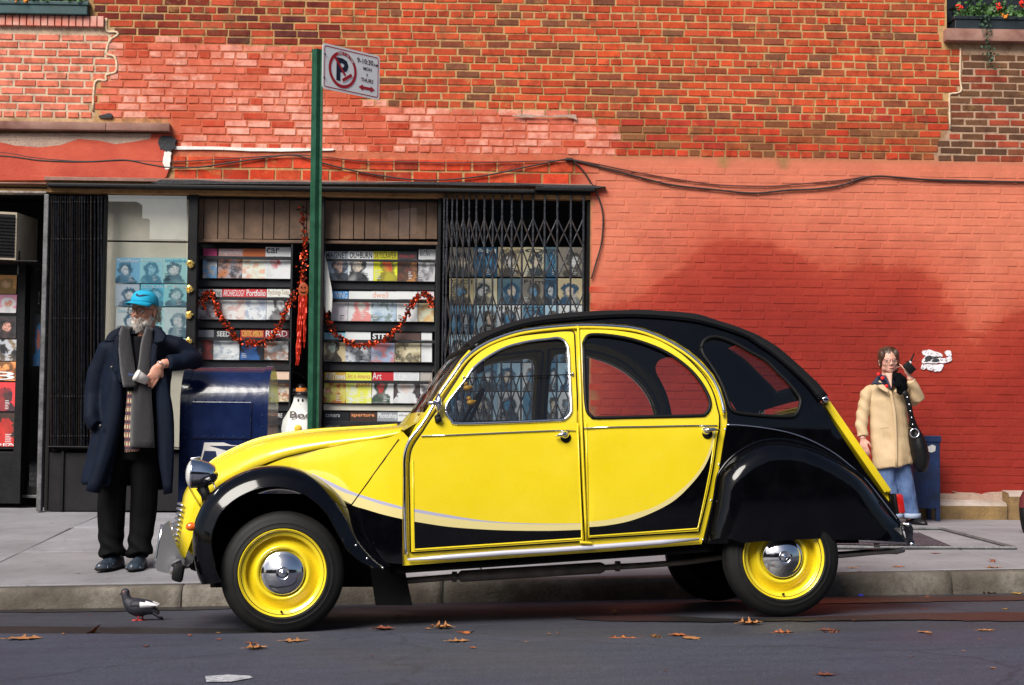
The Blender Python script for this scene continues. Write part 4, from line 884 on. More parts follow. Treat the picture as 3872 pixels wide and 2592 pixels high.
# ---- wheels
TY = [(.196, -.016), (.207, -.006), (.214, -.001), (.2165, .0012), (.2185, -.0005), (.226, .0008), (.2285, -.001), (.235, .001), (.2375, -.0012), (.246, -.0015), (.2485, -.004), (.252, -.004), (.268, -.014), (.279, -.026), (.2845, -.038), (.285, -.055), (.2825, -.056), (.2825, -.060), (.285, -.061), (.285, -.085), (.279, -.099), (.25, -.118), (.20, -.112)]
RI = [(.2105, -.012), (.2115, -.003), (.208, .0005), (.2035, -.003), (.198, -.016), (.192, -.021), (.182, -.022), (.1785, -.026), (.1755, -.062), (.172, -.068), (.164, -.066), (.146, -.052), (.134, -.031), (.125, -.024), (.116, -.027), (.110, -.042), (.09, -.042)]
HC = [(.1055, -.03), (.105, -.022), (.1015, -.0185), (.0975, -.018), (.088, -.010), (.066, .003), (.042, .0135), (.033, .016), (.0315, .011), (.029, .009), (.020, .009), (.019, .014), (.0135, .0165), (.0125, .013), (.0095, .013), (.006, .0155), (0, .016)]
TY = [(.2065*(r/.2105) if r < .212 else .2065+(r-.2105)*(.2905-.2065)/(.285-.2105), h) for r, h in TY]; RI = [(r*.981, h) for r, h in RI]; HC = [(r*.97, h) for r, h in HC]
def wheel(hub, v, sgn, dz=0):
    c = Vector((hub.x, v, hub.y+dz)); ax = Vector((0, -sgn, 0))
    mb = MB(); mb.lathe(TY, c, ax, 64); t = cbuild(mb, 'wheel', M_TYRE, ang=50)
    mb = MB(); mb.lathe(RI, c, ax, 64); cbuild(mb, 'rim', M_YEL, t, ang=60)
    mb = MB(); mb.lathe(HC, c, ax, 48); cbuild(mb, 'hubcap', M_CHR, t, ang=50)
    mb = MB(); mb.tube([c+ax*-.03+Vector((-.003, 0, -.182)), c+ax*-.004+Vector((-.003, 0, -.178))], .0055, 8); cbuild(mb, 'valve', M_RUB, t)
    mb = MB(); mb.lathe([(.2, -.11), (.1, -.10), (0, -.10)], c, ax, 24); cbuild(mb, 'brake_drum', M_UNDER, t)
wheel(hubF, -.693, 1); wheel(hubR, -.685, 1); wheel(hubF, .693, -1); wheel(hubR, .685, -1)
# ---- under body
mb = MB()
P = [ctrace(1520, 2132, -.6), ctrace(2660, 2048, -.6)]
mb.prism([Vector((u, -.60, z)) for u, z in [(P[0][0]-.05, P[0][1]-.05), (P[1][0]+.05, P[1][1]-.05), (P[1][0]+.05, P[1][1]+.05), (P[0][0]-.05, P[0][1]+.05)]], (0, 1.2, 0)); cbuild(mb, 'floor_pan', M_UNDER, smooth=False)
mb = MB(); mb.box((-.36, -.30, .20), (.58, .30, .66)); mb.box((-.30, -.62, .29), (-.22, .62, .36)); mb.box((-.03, -.66, .255), (.03, .66, .315)); cbuild(mb, 'engine_bay', M_UNDER, smooth=False)
mb = MB(); mb.box((2.05, -.44, .42), (2.9, .44, .78)); mb.box((2.39, -.66, .33), (2.45, .66, .39)); mb.box((2.75, -.5, .44), (3.0, .5, .62)); cbuild(mb, 'rear_floor', M_UNDER, smooth=False)
Q = [cv(x, y, -.45) for x, y in [(1395,2120),(1530,2150),(1560,2290),(1420,2290)]]; mb = MB(); mb.prism(Q, (0, .01, 0)); cbuild(mb, 'mud_flap', M_RUB, smooth=False)
ex = mat('exhaust_metal', (.22, .19, .16), .5, .3, var=.4, vscale=10, bump=.2)
mb = MB(); mb.tube([cv(x, y, -.36) for x, y in [(1500,2200),(1720,2182),(1735,2181)]], .016, 10); mb.tube([cv(x, y, -.36) for x, y in [(1735,2181),(1745,2180),(2270,2148),(2285,2147)]], [.02, .029, .029, .02], 14); mb.tube([cv(x, y, -.36) for x, y in [(2285,2147),(2440,2138),(2520,2132),(2600,2125),(2780,2100)]], .015, 10)
for px, py in ((1718, 2182), (2335, 2142)): mb.tube([cv(px, py, -.36)+Vector((-.012, 0, .001)), cv(px, py, -.36)+Vector((.012, 0, 0))], .026, 10)
cbuild(mb, 'exhaust', ex, ang=40)
mb = MB(); mb.tube([cv(x, y, -.42) for x, y in [(3080,2104),(3187,2098),(3300,2088),(3360,2084),(3390,2086),(3418,2079)]], [.017, .017, .016, .016, .015, .014], 12); mb.obox(cv(3316, 2062, -.42), (.014, 0, 0), (0, .008, 0), (0, 0, .012), bev=.003); cbuild(mb, 'tail_pipe', mat('tail_pipe_metal', (.55, .5, .42), .3, 1, var=.2, vscale=14), ang=40)
# interior
mb = MB(); mb.obox((.74, 0, .93), (.07, 0, 0), (0, .56, 0), (0, 0, .05), bev=.03); cbuild(mb, 'dashboard', M_RUB, ang=40)
for y in (-.3, .3):
    mb = MB(); mb.obox((1.42, y, .80), (.05, 0, .0), (0, .22, 0), (.04, 0, .26), bev=.05); mb.obox((1.2, y, .60), (.22, 0, .03), (0, .22, 0), (0, 0, .05), bev=.04); cbuild(mb, 'front_seat', M_SEAT, ang=40)
mb = MB(); mb.obox((2.22, 0, .80), (.05, 0, 0), (0, .52, 0), (.07, 0, .24), bev=.05); mb.obox((1.98, 0, .62), (.22, 0, .02), (0, .52, 0), (0, 0, .06), bev=.05); cbuild(mb, 'rear_seat', M_SEAT, ang=40)
sc_ = cv(1760, 1600, -.30); mb = MB(); e1, e2 = Vector((0, 1, 0)), Vector((.45, 0, .9)).normalized(); mb.tube([sc_+e1*(.19*math.cos(a))+e2*(.19*math.sin(a)) for a in [i*math.pi/12 for i in range(25)]], .010, 8); cbuild(mb, 'steering_wheel', M_RUB)
hp = cv(1790, 1400, -.28)
mb = MB(); mb.obox(cv(1815, 1392, -.22), (.012, 0, 0), (0, .09, 0), (0, 0, .025), bev=.008); cbuild(mb, 'rear_view_mirror', M_RUB)
# two toy ducks hang inside behind the windscreen
M_DUCK = mat('duck_yellow', (.72, .36, .015), .35, coat=.3); M_BEAK = mat('duck_beak', (.75, .12, .02), .4)
CARM = wmat(CAR)
def duck(px, py, size, label):
    c = CARM @ cv(px, py, -.30); d = empty('toy_duck', c, label, 'toy duck', 'toy ducks hanging in the car')
    R_ = CU; Z_ = Vector((0, 0, 1)); Y_ = CV
    mb = MB(); mb.ell(c+Vector((0, 0, 0)), R_*(size*.62), Y_*(size*.45), Z_*(size*.42), 16, 10); mb.ell(c+R_*(size*.55)+Z_*(size*.22), R_*(size*.22), Y_*(size*.15), Z_*(size*.14), 10, 6); mb.build('body', M_DUCK, d, True)
    mb = MB(); mb.ell(c-R_*(size*.28)+Z_*(size*.58), R_*(size*.34), Y_*(size*.32), Z_*(size*.32), 14, 10); hd = mb.build('head', M_DUCK, d, True)
    mb = MB(); mb.ell(c-R_*(size*.58)+Z_*(size*.53), R_*(size*.16), Y_*(size*.15), Z_*(size*.07), 8, 6); mb.build('beak', M_BEAK, hd, True)
    MB().tube([c-R_*(size*.2)+Z_*(size*.85), CARM @ hp], .0012, 5).build('string', M_RUB, d)
duck(1768, 1468, .036, 'orange toy duck tilted against the windscreen, upper of two'); duck(1781, 1523, .036, 'round orange toy duck hanging lowest behind the front door window')
# ================================================================== SHOP FRONT
def D(px, py, dep): return on_wall(px, py, -dep)          # point behind the wall plane
SHOP = empty('shop_front', (-1.5, WALL_Y, .2), 'black framed newsstand shop front with glass panes and brown wood panelling', 'shop front')
M_FRAME = mat('shop_frame', (.006, .006, .007), .55, spec=.25, var=.5, vscale=9, bump=.25, bscale=70); M_FRAME2 = mat('worn_steel', (.12, .12, .125), .5, .3, var=.5, vscale=12, bump=.3)
M_RISER = mat('riser_panel', (.010, .009, .011), .6, spec=.25, var=.35, vscale=5, bump=.2); M_PEEL = mat('peeling_frame', (.42, .38, .34), .8, col2=(.12, .08, .06), vscale=14, bump=.5)
M_SGLASS = glass_mat('shop_glass', (.93, .95, .96), 1.5)
def dbox(name, px0, py0, px1, py1, d0, d1, m, parent, bev=.004, xf=None):
    a, c = D(px0, py0, (d0+d1)/2), D(px1, py1, (d0+d1)/2); ym = (py0+py1)/2; a.x = D(px0, ym, (d0+d1)/2).x; c.x = D(px1, ym, (d0+d1)/2).x
    mb = MB(); mb.obox(((a.x+c.x)/2, WALL_Y+(d0+d1)/2, (a.z+c.z)/2), (abs(c.x-a.x)/2, 0, 0), (0, abs(d1-d0)/2, 0), (0, 0, abs(c.z-a.z)/2), bev=bev); return mb.build(name, m, parent)
# beam over the window
dbox('header_beam', 187, 697, 2022, 738, -.10, .10, M_FRAME, SHOP, .012); dbox('header_beam', 2023, 712, 2249, 730, -.09, .10, M_FRAME, SHOP, .008)
dbox('header_trim', 170, 684, 2238, 699, -.045, .02, M_BROWN, SHOP, .004); dbox('header_beam', 2022, 729, 2232, 742, -.03, .10, M_FRAME, SHOP, .004)
dbox('header_beam', -900, 682, 184, 702, -.06, .1, M_BROWN, SHOP, .004); dbox('door_head', -900, 712, 182, 736, -.03, .08, M_PEEL, SHOP, .006); dbox('door_head', -900, 702, 184, 712, -.01, .1, M_FRAME, SHOP, .003)
MB().box((wx(184), WALL_Y+.101, Z_HEAD-.02), (X_SHOP_R-.002, WALL_Y+.30, Z_HEAD-.003)).build('soffit', M_FRAME, SHOP)
MB().box((-7, WALL_Y+.101, Z_HEAD-.02), (wx(184)-.003, WALL_Y+.30, Z_HEAD-.003)).build('soffit', M_FRAME, SHOP)
# jamb post left of the gate (leans with the facade)
dbox('jamb_post', 156, 737, 174, 1934, -.05, .03, M_FRAME2, SHOP, .006)
dbox('window_sill', 186, 1692, 2232, 1706, -.06, .12, M_FRAME, SHOP, .006)
for x0, x1 in ((186, 232), (242, 420), (430, 760), (770, 1140), (1150, 1660), (1670, 2230)): dbox('riser_panel', x0, 1712, x1, 1934, .01, .04, M_RISER, SHOP, .004)
for x0 in (232, 420, 760, 1140, 1660): dbox('riser_stile', x0, 1706, x0+10, 1934, -.012, .04, M_FRAME, SHOP, .003)
for x0, x1 in ((386, 396), (706, 742), (1172, 1222), (1652, 1664), (2216, 2231)): dbox('mullion', x0, 737, x1, 1694, .03, .10, M_FRAME, SHOP, .005)
for x0, x1 in ((396, 706), (742, 1172), (1222, 1652), (1664, 2216)):
    mesh_obj('glass_pane', [D(x0, 737, .065), D(x1, 737, .065), D(x1, 1694, .065), D(x0, 1694, .065)], [(0, 3, 2, 1)], M_SGLASS if x0 > 400 else glass_mat('shop_glass_reflective', (.93, .95, .96), 4.5), SHOP)  # left pane's reflectance is raised to strengthen the skyline reflection
# reveal of the brick pier at the right end
# interior: side, ceiling, back, floor
M_WOOD = mat('brown_panelling', (.20, .115, .07), .55, var=.35, vscale=6, bump=.15)
M_WHITEB = mat('cream_board', (.80, .74, .61), .7, var=.12, vscale=4)
zf = wz(1700, 1000); zc = wz(735, 1000)+.05
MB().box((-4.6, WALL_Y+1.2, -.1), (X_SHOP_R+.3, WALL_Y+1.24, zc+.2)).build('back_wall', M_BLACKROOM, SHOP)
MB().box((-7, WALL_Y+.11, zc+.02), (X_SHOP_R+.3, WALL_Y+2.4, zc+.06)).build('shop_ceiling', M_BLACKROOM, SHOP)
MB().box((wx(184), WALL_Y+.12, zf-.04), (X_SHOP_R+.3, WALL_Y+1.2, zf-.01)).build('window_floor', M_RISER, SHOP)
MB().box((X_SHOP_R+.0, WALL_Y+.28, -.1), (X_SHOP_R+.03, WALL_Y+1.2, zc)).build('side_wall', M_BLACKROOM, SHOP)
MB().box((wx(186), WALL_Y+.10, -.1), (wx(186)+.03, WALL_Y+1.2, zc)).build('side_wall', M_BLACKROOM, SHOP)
# brown planks above the racks
PLK = [742,771,825,866,924,995,1037,1095,1160,1222,1286,1338,1380,1438,1508,1550,1612,1655]
for a, c in zip(PLK, PLK[1:]): dbox('plank', a+1.6, 735, c-1.6, 905, .16, .175, M_WOOD, SHOP, .002)
dbox('plank_backing', 742, 735, 1655, 905, .19, .20, M_BLACKROOM, SHOP, .002); dbox('rail', 742, 905, 1655, 928, .15, .20, M_WOOD, SHOP, .004)
# pale panels behind the left pane
dbox('cream_panel', 396, 737, 728, 914, .20, .22, M_WHITEB, SHOP, .003); dbox('cream_panel', 396, 916, 722, 1700, .20, .22, M_WHITEB, SHOP, .003)
# ---- magazine covers: one shared printed-paper material driven by colour attributes
m, n, l, b = node_mat('printed_cover'); tcn = n.new('ShaderNodeTexCoord'); oi = n.new('ShaderNodeObjectInfo')
vm = n.new('ShaderNodeVectorMath'); vm.operation = 'ADD'; cmb = n.new('ShaderNodeCombineXYZ'); l.new(mth(n, l, 'MULTIPLY', oi.outputs['Random'], 37.0), cmb.inputs[0]); l.new(mth(n, l, 'MULTIPLY', oi.outputs['Random'], 91.0), cmb.inputs[2])
l.new(tcn.outputs['Object'], vm.inputs[0]); l.new(cmb.outputs[0], vm.inputs[1]); V_ = vm.outputs[0]
at = [n.new('ShaderNodeAttribute') for _ in range(3)]
for i, a in enumerate(at): a.attribute_name = 'C%d' % (i+1)
p1 = noise_node(n, l, V_, 17, 3, .5); p2 = noise_node(n, l, V_, 48, 4, .6); p3 = noise_node(n, l, V_, 8, 1, .4)
c = mixc(n, l, ramp(n, l, p3, [(.38, (0, 0, 0)), (.62, (1, 1, 1))]), at[0].outputs['Color'], at[1].outputs['Color'])
c = mixc(n, l, mth(n, l, 'MULTIPLY', ramp(n, l, p1, [(.48, (0, 0, 0)), (.56, (1, 1, 1))]), .8), c, at[2].outputs['Color'])
c = mixc(n, l, mth(n, l, 'MULTIPLY', ramp(n, l, p2, [(.58, (0, 0, 0)), (.66, (1, 1, 1))]), .6), c, at[0].outputs['Color'])
fg = n.new('ShaderNodeAttribute'); fg.attribute_name = 'FIG'; gs = n.new('ShaderNodeSeparateXYZ'); l.new(tcn.outputs['Generated'], gs.inputs[0])
rnd = oi.outputs['Random']; wb = mth(n, l, 'MULTIPLY', mth(n, l, 'SUBTRACT', p1, .5), .42); wb2 = mth(n, l, 'MULTIPLY', mth(n, l, 'SUBTRACT', p2, .5), .3)
S_ = mth(n, l, 'ADD', mth(n, l, 'SUBTRACT', gs.outputs[0], mth(n, l, 'ADD', .36, mth(n, l, 'MULTIPLY', rnd, .3))), wb); T_ = mth(n, l, 'ADD', mth(n, l, 'SUBTRACT', gs.outputs[2], .52), wb2)
def ellr(a, bq, dt): return mth(n, l, 'SQRT', mth(n, l, 'ADD', mth(n, l, 'POWER', mth(n, l, 'ABSOLUTE', mth(n, l, 'DIVIDE', S_, a)), 2.0), mth(n, l, 'POWER', mth(n, l, 'ABSOLUTE', mth(n, l, 'DIVIDE', mth(n, l, 'ADD', T_, dt), bq)), 2.0)))
hairm = ramp(n, l, ellr(.34, .30, -.03), [(.85, (1, 1, 1)), (1.0, (0, 0, 0))]); facem = ramp(n, l, ellr(.20, .22, .02), [(.7, (1, 1, 1)), (.98, (0, 0, 0))]); bodm = ramp(n, l, ellr(.48, .36, .50), [(.88, (1, 1, 1)), (1.0, (0, 0, 0))])
pc = mixc(n, l, bodm, at[0].outputs['Color'], at[2].outputs['Color']); pc = mixc(n, l, hairm, pc, at[2].outputs['Color']); fc_ = mixc(n, l, ramp(n, l, p2, [(.46, (0, 0, 0)), (.6, (1, 1, 1))]), at[1].outputs['Color'], mixc(n, l, .55, at[1].outputs['Color'], at[2].outputs['Color'])); pc = mixc(n, l, facem, pc, fc_)
pc = mixc(n, l, mth(n, l, 'MULTIPLY', ramp(n, l, p3, [(.5, (0, 0, 0)), (.65, (1, 1, 1))]), .35), pc, at[0].outputs['Color'])
c = mixc(n, l, mth(n, l, 'MULTIPLY', fg.outputs['Color'], .95), c, pc)
l.new(c, b.inputs['Base Color']); b.inputs['Roughness'].default_value = .3; b.inputs['Coat Weight'].default_value = .2; M_COVER = m
M_FLAT = {}
def flat(hexc):
    if hexc not in M_FLAT: M_FLAT[hexc] = mat('print_'+hexc.strip('#'), tuple(min(.88, x*1.3) for x in srgb(hexc)), .4)
    return M_FLAT[hexc]
def magazine(px0, py0, px1, py1, dep, cols, label, group, title=None, tcol='#101010', tbar=None, th=.008, lean=.02, figure=None, tbox=None, lines=True, sub=None, bold=.0):
    """cover standing on its shelf; photo corners, title strip at the top"""
    a, c = D(px0, py0, dep), D(px1, py1, dep); x0, x1, z0, z1 = a.x, c.x, c.z, a.z; w_, h_ = x1-x0, z1-z0
    sk = random.uniform(-.006, .006)
    def P(s, t, out=0.0): return Vector((x0+w_*s+sk*t, WALL_Y+dep+lean*t-out+.003*math.sin(s*3.1), z0+h_*t))
    nx, nz = 4, 4
    V = [P(i/nx, j/nz) for j in range(nz+1) for i in range(nx+1)]+[P(i/nx, j/nz, -th) for j in range(nz+1) for i in range(nx+1)]
    K = (nx+1)*(nz+1); F_ = []
    for j in range(nz):
        for i in range(nx): q = j*(nx+1)+i; F_ += [(q, q+1, q+nx+2, q+nx+1), (K+q, K+q+nx+1, K+q+nx+2, K+q+1)]
    ring = [i for i in range(nx+1)]+[j*(nx+1)+nx for j in range(1, nz+1)]+[nz*(nx+1)+i for i in range(nx-1, -1, -1)]+[j*(nx+1) for j in range(nz-1, 0, -1)]
    F_ += [(ring[i], ring[(i+1) % len(ring)], K+ring[(i+1) % len(ring)], K+ring[i]) for i in range(len(ring))]
    org = Vector((x0, WALL_Y+dep, z0)); me = [v-org for v in V]
    o = mesh_obj('magazine', me, F_, M_COVER); o.location = org
    if figure: cols = [cols[0], figure[0], figure[4]]
    col_attr(o.data, 'FIG', [((1, 1, 1) if figure else (0, 0, 0))]*len(V))
    for i, hx in enumerate(cols): col_attr(o.data, 'C%d' % (i+1), [tuple(min(.86, x*1.45+.02) for x in srgb(hx))]*len(V))
    tag(o, label, 'magazine', group)
    def strip(s0, t0, s1, t1, hx, name, out=.0012):
        mesh_obj(name, [P(s0, t0, out)-org, P(s1, t0, out)-org, P(s1, t1, out)-org, P(s0, t1, out)-org], [(0, 1, 2, 3)], flat(hx), o, world=False)
    tz = tbox or (.75, .97)
    if tbar: strip(0, tz[0]-.03, 1, 1, tbar, 'title_band')
    mb = MB()
    if title:
        for tx, s0, s1, t0, t1 in ([(title, .05, .95, tz[0], tz[1]-.02)] if isinstance(title, str) else title):
            letter(mb, tx, P(s0, t0, .0024)-org, (1, 0, 0), Vector((0, lean/h_, 1)), w_*(s1-s0), h_*(t1-t0), 0, bold)
        mesh_obj('title', mb.v, mb.f, flat(tcol), o, world=False)
    if lines:
        mb = MB(); r_ = random.Random(int(px0*7+py0)); sx = r_.choice([.06, .55])
        for k in range(r_.randint(3, 6)):
            t = .08+.055*k; ww = r_.uniform(.10, .26); mb.add([P(sx, t, .0018)-org, P(sx+ww, t, .0018)-org, P(sx+ww, t+.018, .0024)-org, P(sx, t+.018, .0024)-org], [(0, 1, 2, 3)])
        mesh_obj('cover_lines', mb.v, mb.f, flat(r_.choice(['#f4f2ee', '#181818', '#e8e4d8'])), o, world=False)
    return o
M_RACK = mat('rack_grey', (.028, .028, .032), .55, spec=.3, var=.25, vscale=7, bump=.1)
def rack(px0, px1, rows, label, cream=None):
    r_ = empty('magazine_rack', D((px0+px1)/2, 1690, .3), label, 'magazine rack', 'magazine racks in the window')
    dbox('back_board', px0, 926, px1, 1690, .345, .36, M_RACK, r_, .002)
    dbox('side_board', px0-6, 926, px0, 1690, .16, .36, M_RACK, r_, .002); dbox('side_board', px1, 926, px1+6, 1690, .16, .36, M_RACK, r_, .002)
    for t0, b0, b1, c1, e1 in rows:
        dbox('retaining_bar', px0, b0, px1, b1, .205, .222, M_RACK, r_, .003)
        dbox('shelf', px0, c1, px1, c1+3, .21, .345, M_RACK, r_, .002)
        dbox('shelf_face', px0, c1+3, px1, e1, .24, .255, cream if cream and c1 > 1500 else M_RACK, r_, .002)
    return r_
LR = [(940,968,985,1055,1088),(1093,1122,1138,1210,1244),(1248,1275,1292,1362,1402),(1405,1434,1452,1520,1556),(1560,1592,1610,1680,1688)]
RR = [(950,979,994,1065,1099),(1101,1130,1148,1217,1256),(1258,1284,1300,1370,1406),(1408,1438,1454,1526,1556),(1558,1592,1612,1680,1688)]
rack(748, 1100, LR, 'dark grey magazine rack left of the green post'); rack(1224, 1645, RR, 'dark grey magazine rack right of the green post', M_WHITEB)
random.seed(21)
ORD = ['first', 'second', 'third', 'fourth', 'fifth', 'sixth']; ROWN = ['top', 'second', 'third', 'fourth', 'bottom']
def mags(rows, r, side, items):
    for k, it in enumerate(items):
        x0, x1, cols, word, kw = it; t0, b0, b1, c1, e1 = rows[r]; h = kw.pop('h', 0)
        hh = c1-(t0-h); kw.setdefault('tbox', (1-(b0-t0+h-2)/hh, 1.0))
        magazine(x0+.7, t0-h, x1-.7, c1, .235, cols, f'{word} magazine, {ORD[k]} from left in {ROWN[r]} row of {side} rack', f'magazines in the {side} rack', **kw)
mags(LR, 0, 'left', [(768,820,['#3a3440','#c9c9d2','#4f8fc0'],'pink topped',dict(tbar='#c02468')),(824,916,['#8d8a92','#b06a3a','#2c2a30'],'grey and orange',dict(title='enlightenment',tbar='#b98d88',tcol='#f2e8e2')),(917,1003,['#f2e4da','#e8c7b4','#c98f74'],'orange and cream',dict(tbar='#b85a22')),(1003,1098,['#c9cdd8','#8a8f9c','#1b1c22'],'white and silver',dict(title=[('car',.04,.55,.80,.97)],tcol='#141414',tbar='#eceaf0',h=6,bold=.01,figure=('#b8202a',.55,.45,.25,'#d8dce4')))])
mags(LR, 1, 'left', [(748,838,['#8f8f98','#d8d4d2','#703026'],'pale grey',dict(title='Cooking',tbar='#b9b4b4',tcol='#34343c')),(838,926,['#d9bdb6','#f4ece8','#b58c86'],'red topped pinkish',dict(title='ARCHAEOLOGY',tbar='#c02a30',tcol='#ffffff')),(926,1005,['#c2c6d2','#e8eaf2','#8d94a8'],'red edged blue grey',dict(title='Portfolio',tbar='#b8383c',tcol='#ffffff',bold=.01)),(1008,1095,['#e6e2e2','#b9b4b6','#3a3436'],'black and white portrait',dict(title='Psychology Today',tbar='#d9d4cc',tcol='#8a6a4a',figure=('#e8d4cc',.55,.5,.45,'#4a4448')))])
mags(LR, 2, 'left', [(748,806,['#3c3638','#8f2f28','#20242a'],'dark red figured',dict(tbar='#8d8d92',figure=('#a83a30',.6,.45,.4,'#7a2420'))),(808,905,['#c4c8d2','#dde0e6','#8f97a4'],'pale cover with dark title',dict(title=[('SEED',.12,.62,.78,.96),('DREAM?',.2,.9,.08,.22)],tbar='#17181f',tcol='#f2f4f6',lines=False,bold=.02)),(910,998,['#10131a','#16202a','#3f7fc4'],'black with blue burst',dict(title='SCIENTIFIC AMERICAN',tbar='#a82e2c',tcol='#f0c050',figure=('#5a2228',.55,.42,.3,'#2a5a9a'))),(1000,1090,['#453a34','#c9cfda','#8d5a3a'],'brown and silver',dict(title='READ',tbar='#8a2a34',tcol='#f0eef0'))])
mags(LR, 3, 'left', [(1010,1092,['#4a2c20','#d8b89a','#8a4428'],'brown figured',dict(title=[('Versailles',.1,.9,.30,.46)],tcol='#f2ece4',tbar='#d8b9a2'))])
mags(LR, 4, 'left', [(1010,1092,['#14161a','#2c3038','#7c8088'],'black',dict(title=[('FUTURE',.05,.7,.84,.97)],tcol='#f0efe8',tbar='#121214'))])
mags(RR, 0, 'right', [(1226,1316,['#8fa2b4','#20242e','#c8d0d8'],'grey group photo',dict(title='MAGNET',tbar='#a9adb4',tcol='#33363c',bold=.02,figure=('#c9a08c',.3,.45,.3,'#20242e'))),(1317,1412,['#d9dce4','#2a2c32','#a8b4bc'],'black and white band',dict(title='OU+BURN',tbar='#e6e2e4',tcol='#15151a',bold=.02,figure=('#d8b8a4',.4,.5,.3,'#1a1a20'))),(1413,1503,['#e8c818','#d8b010','#8a7a20'],'bright yellow',dict(title='SKYSCRAPER',tbar='#e8cc2c',tcol='#3c3818',figure=('#c8321e',.5,.52,.18,'#7a7020'))),(1505,1578,['#5a3226','#a8703a','#2c2622'],'dark brown crowded',dict(title=[('RELIX',.1,.9,.80,.88)],tbar='#4a4044',tcol='#d02a24')),(1580,1644,['#9c989c','#d8d6d8','#5c585e'],'grey drawing',dict(title=[('DE:',.1,.7,.90,.99),('BUR',.1,.7,.79,.88)],tbar='#d8dcd8',tcol='#4a5058',h=8))])
mags(RR, 1, 'right', [(1252,1314,['#f0e8ea','#d8b8bc','#b8b0b8'],'white and pink with blue title',dict(title='LIVING',tbar='#3a8ed0',tcol='#f4f8fc')),(1316,1403,['#f0e9ea','#e2b8ac','#c2b8b6'],'pale red dress',dict(tbar='#ddd6d4',figure=('#e8c8bc',.5,.55,.25,'#d87a74'))),(1404,1499,['#8fa0b4','#b4c0ce','#5a6a5c'],'blue grey landscape',dict(title=[('dwell',.04,.65,.78,.98)],tbar='#e6e8ee',tcol='#e8987a')),(1501,1580,['#eceaee','#c8d0d2','#dde4e6'],'almost white',dict(tbar='#f2f0f2')),(1582,1641,['#d8b890','#f4dcae','#c89858'],'warm golden',dict(tbar='#dcc8cc'))])
mags(RR, 2, 'right', [(1225,1306,['#d8b48c','#a8c8b0','#3a2c24'],'tan portrait with blue title',dict(tbar='#8cc4da',figure=('#b9d2b8',.45,.5,.5,'#2c2420'))),(1307,1402,['#8c8f98','#c2c4cc','#3c4048'],'grey misty',dict(tbar='#e6e8f0',h=3)),(1403,1491,['#8a94b0','#a8b0c8','#c06a64'],'lilac blue with red foot',dict(title=[('STEP',.03,.80,.78,.97)],tbar='#14151a',tcol='#f6f6f6',bold=.03)),(1493,1590,['#c9bc9c','#8a7c5c','#3c342c'],'cream patterned',dict(title=[('AUM+',.3,.98,.86,.98)],tbar='#5a4440',tcol='#c8386c')),(1594,1634,['#e2e0e8','#d2d2dc','#f0eef2'],'narrow lilac white',dict(tbar='#e8d8d8'))])
mags(RR, 3, 'right', [(1225,1307,['#b89a34','#d8c060','#a8442c'],'golden painted',dict(title='ARTnews',tbar='#c8a03c',tcol='#f6f4ee',bold=.02)),(1309,1405,['#f2e04c','#f6f4f0','#e8d018'],'yellow and white with red word',dict(title=[('Art in America',.05,.95,.80,.95),('guide',.38,.95,.50,.68)],tbar='#f0dc50',tcol='#c0505a')),(1406,1487,['#e9e9ea','#8fc0a4','#20282a'],'white bordered abstract painting',dict(title=[('Art',.0,.42,.77,.99)],tbar='#b82830',tcol='#f6f2f2',figure=('#b82a2c',.55,.42,.24,'#284034'))),(1488,1585,['#33282c','#4a3a38','#7a4a34'],'dark portrait',dict(title='FINE ART CONNOISSEUR',tbar='#e2e0e2',tcol='#b9b9c0',figure=('#d8b0a4',.52,.62,.34,'#e8e2e2'))),(1588,1633,['#b8b0ae','#5a5458','#d8d2d0'],'narrow grey brown',dict(tbar='#aaa29c'))])
mags(RR, 4, 'right', [(1226,1320,['#16181c','#c8c8cc','#2a2c32'],'black and white',dict(title=[('camera',.05,.62,.84,.93)],tbar='#15171b',tcol='#d8d8da')),(1322,1425,['#3a2a20','#b06a2c','#6a5a3a'],'brown bottles',dict(title=[('aperture',.05,.9,.82,.95)],tbar='#3a2820',tcol='#e88a5a',bold=.02)),(1427,1504,['#c8ccd0','#e2e2e6','#7a8088'],'white bordered technical',dict(title=[('Photoshop',.03,.98,.76,.97)],tbar='#8d9096',tcol='#fafafa',bold=.02)),(1505,1586,['#d8d6da','#e6e4e8','#c2bec4'],'plain pale',dict(title=[('afterimage',.05,.95,.84,.93)],tbar='#dcdade',tcol='#3c3c42'))])
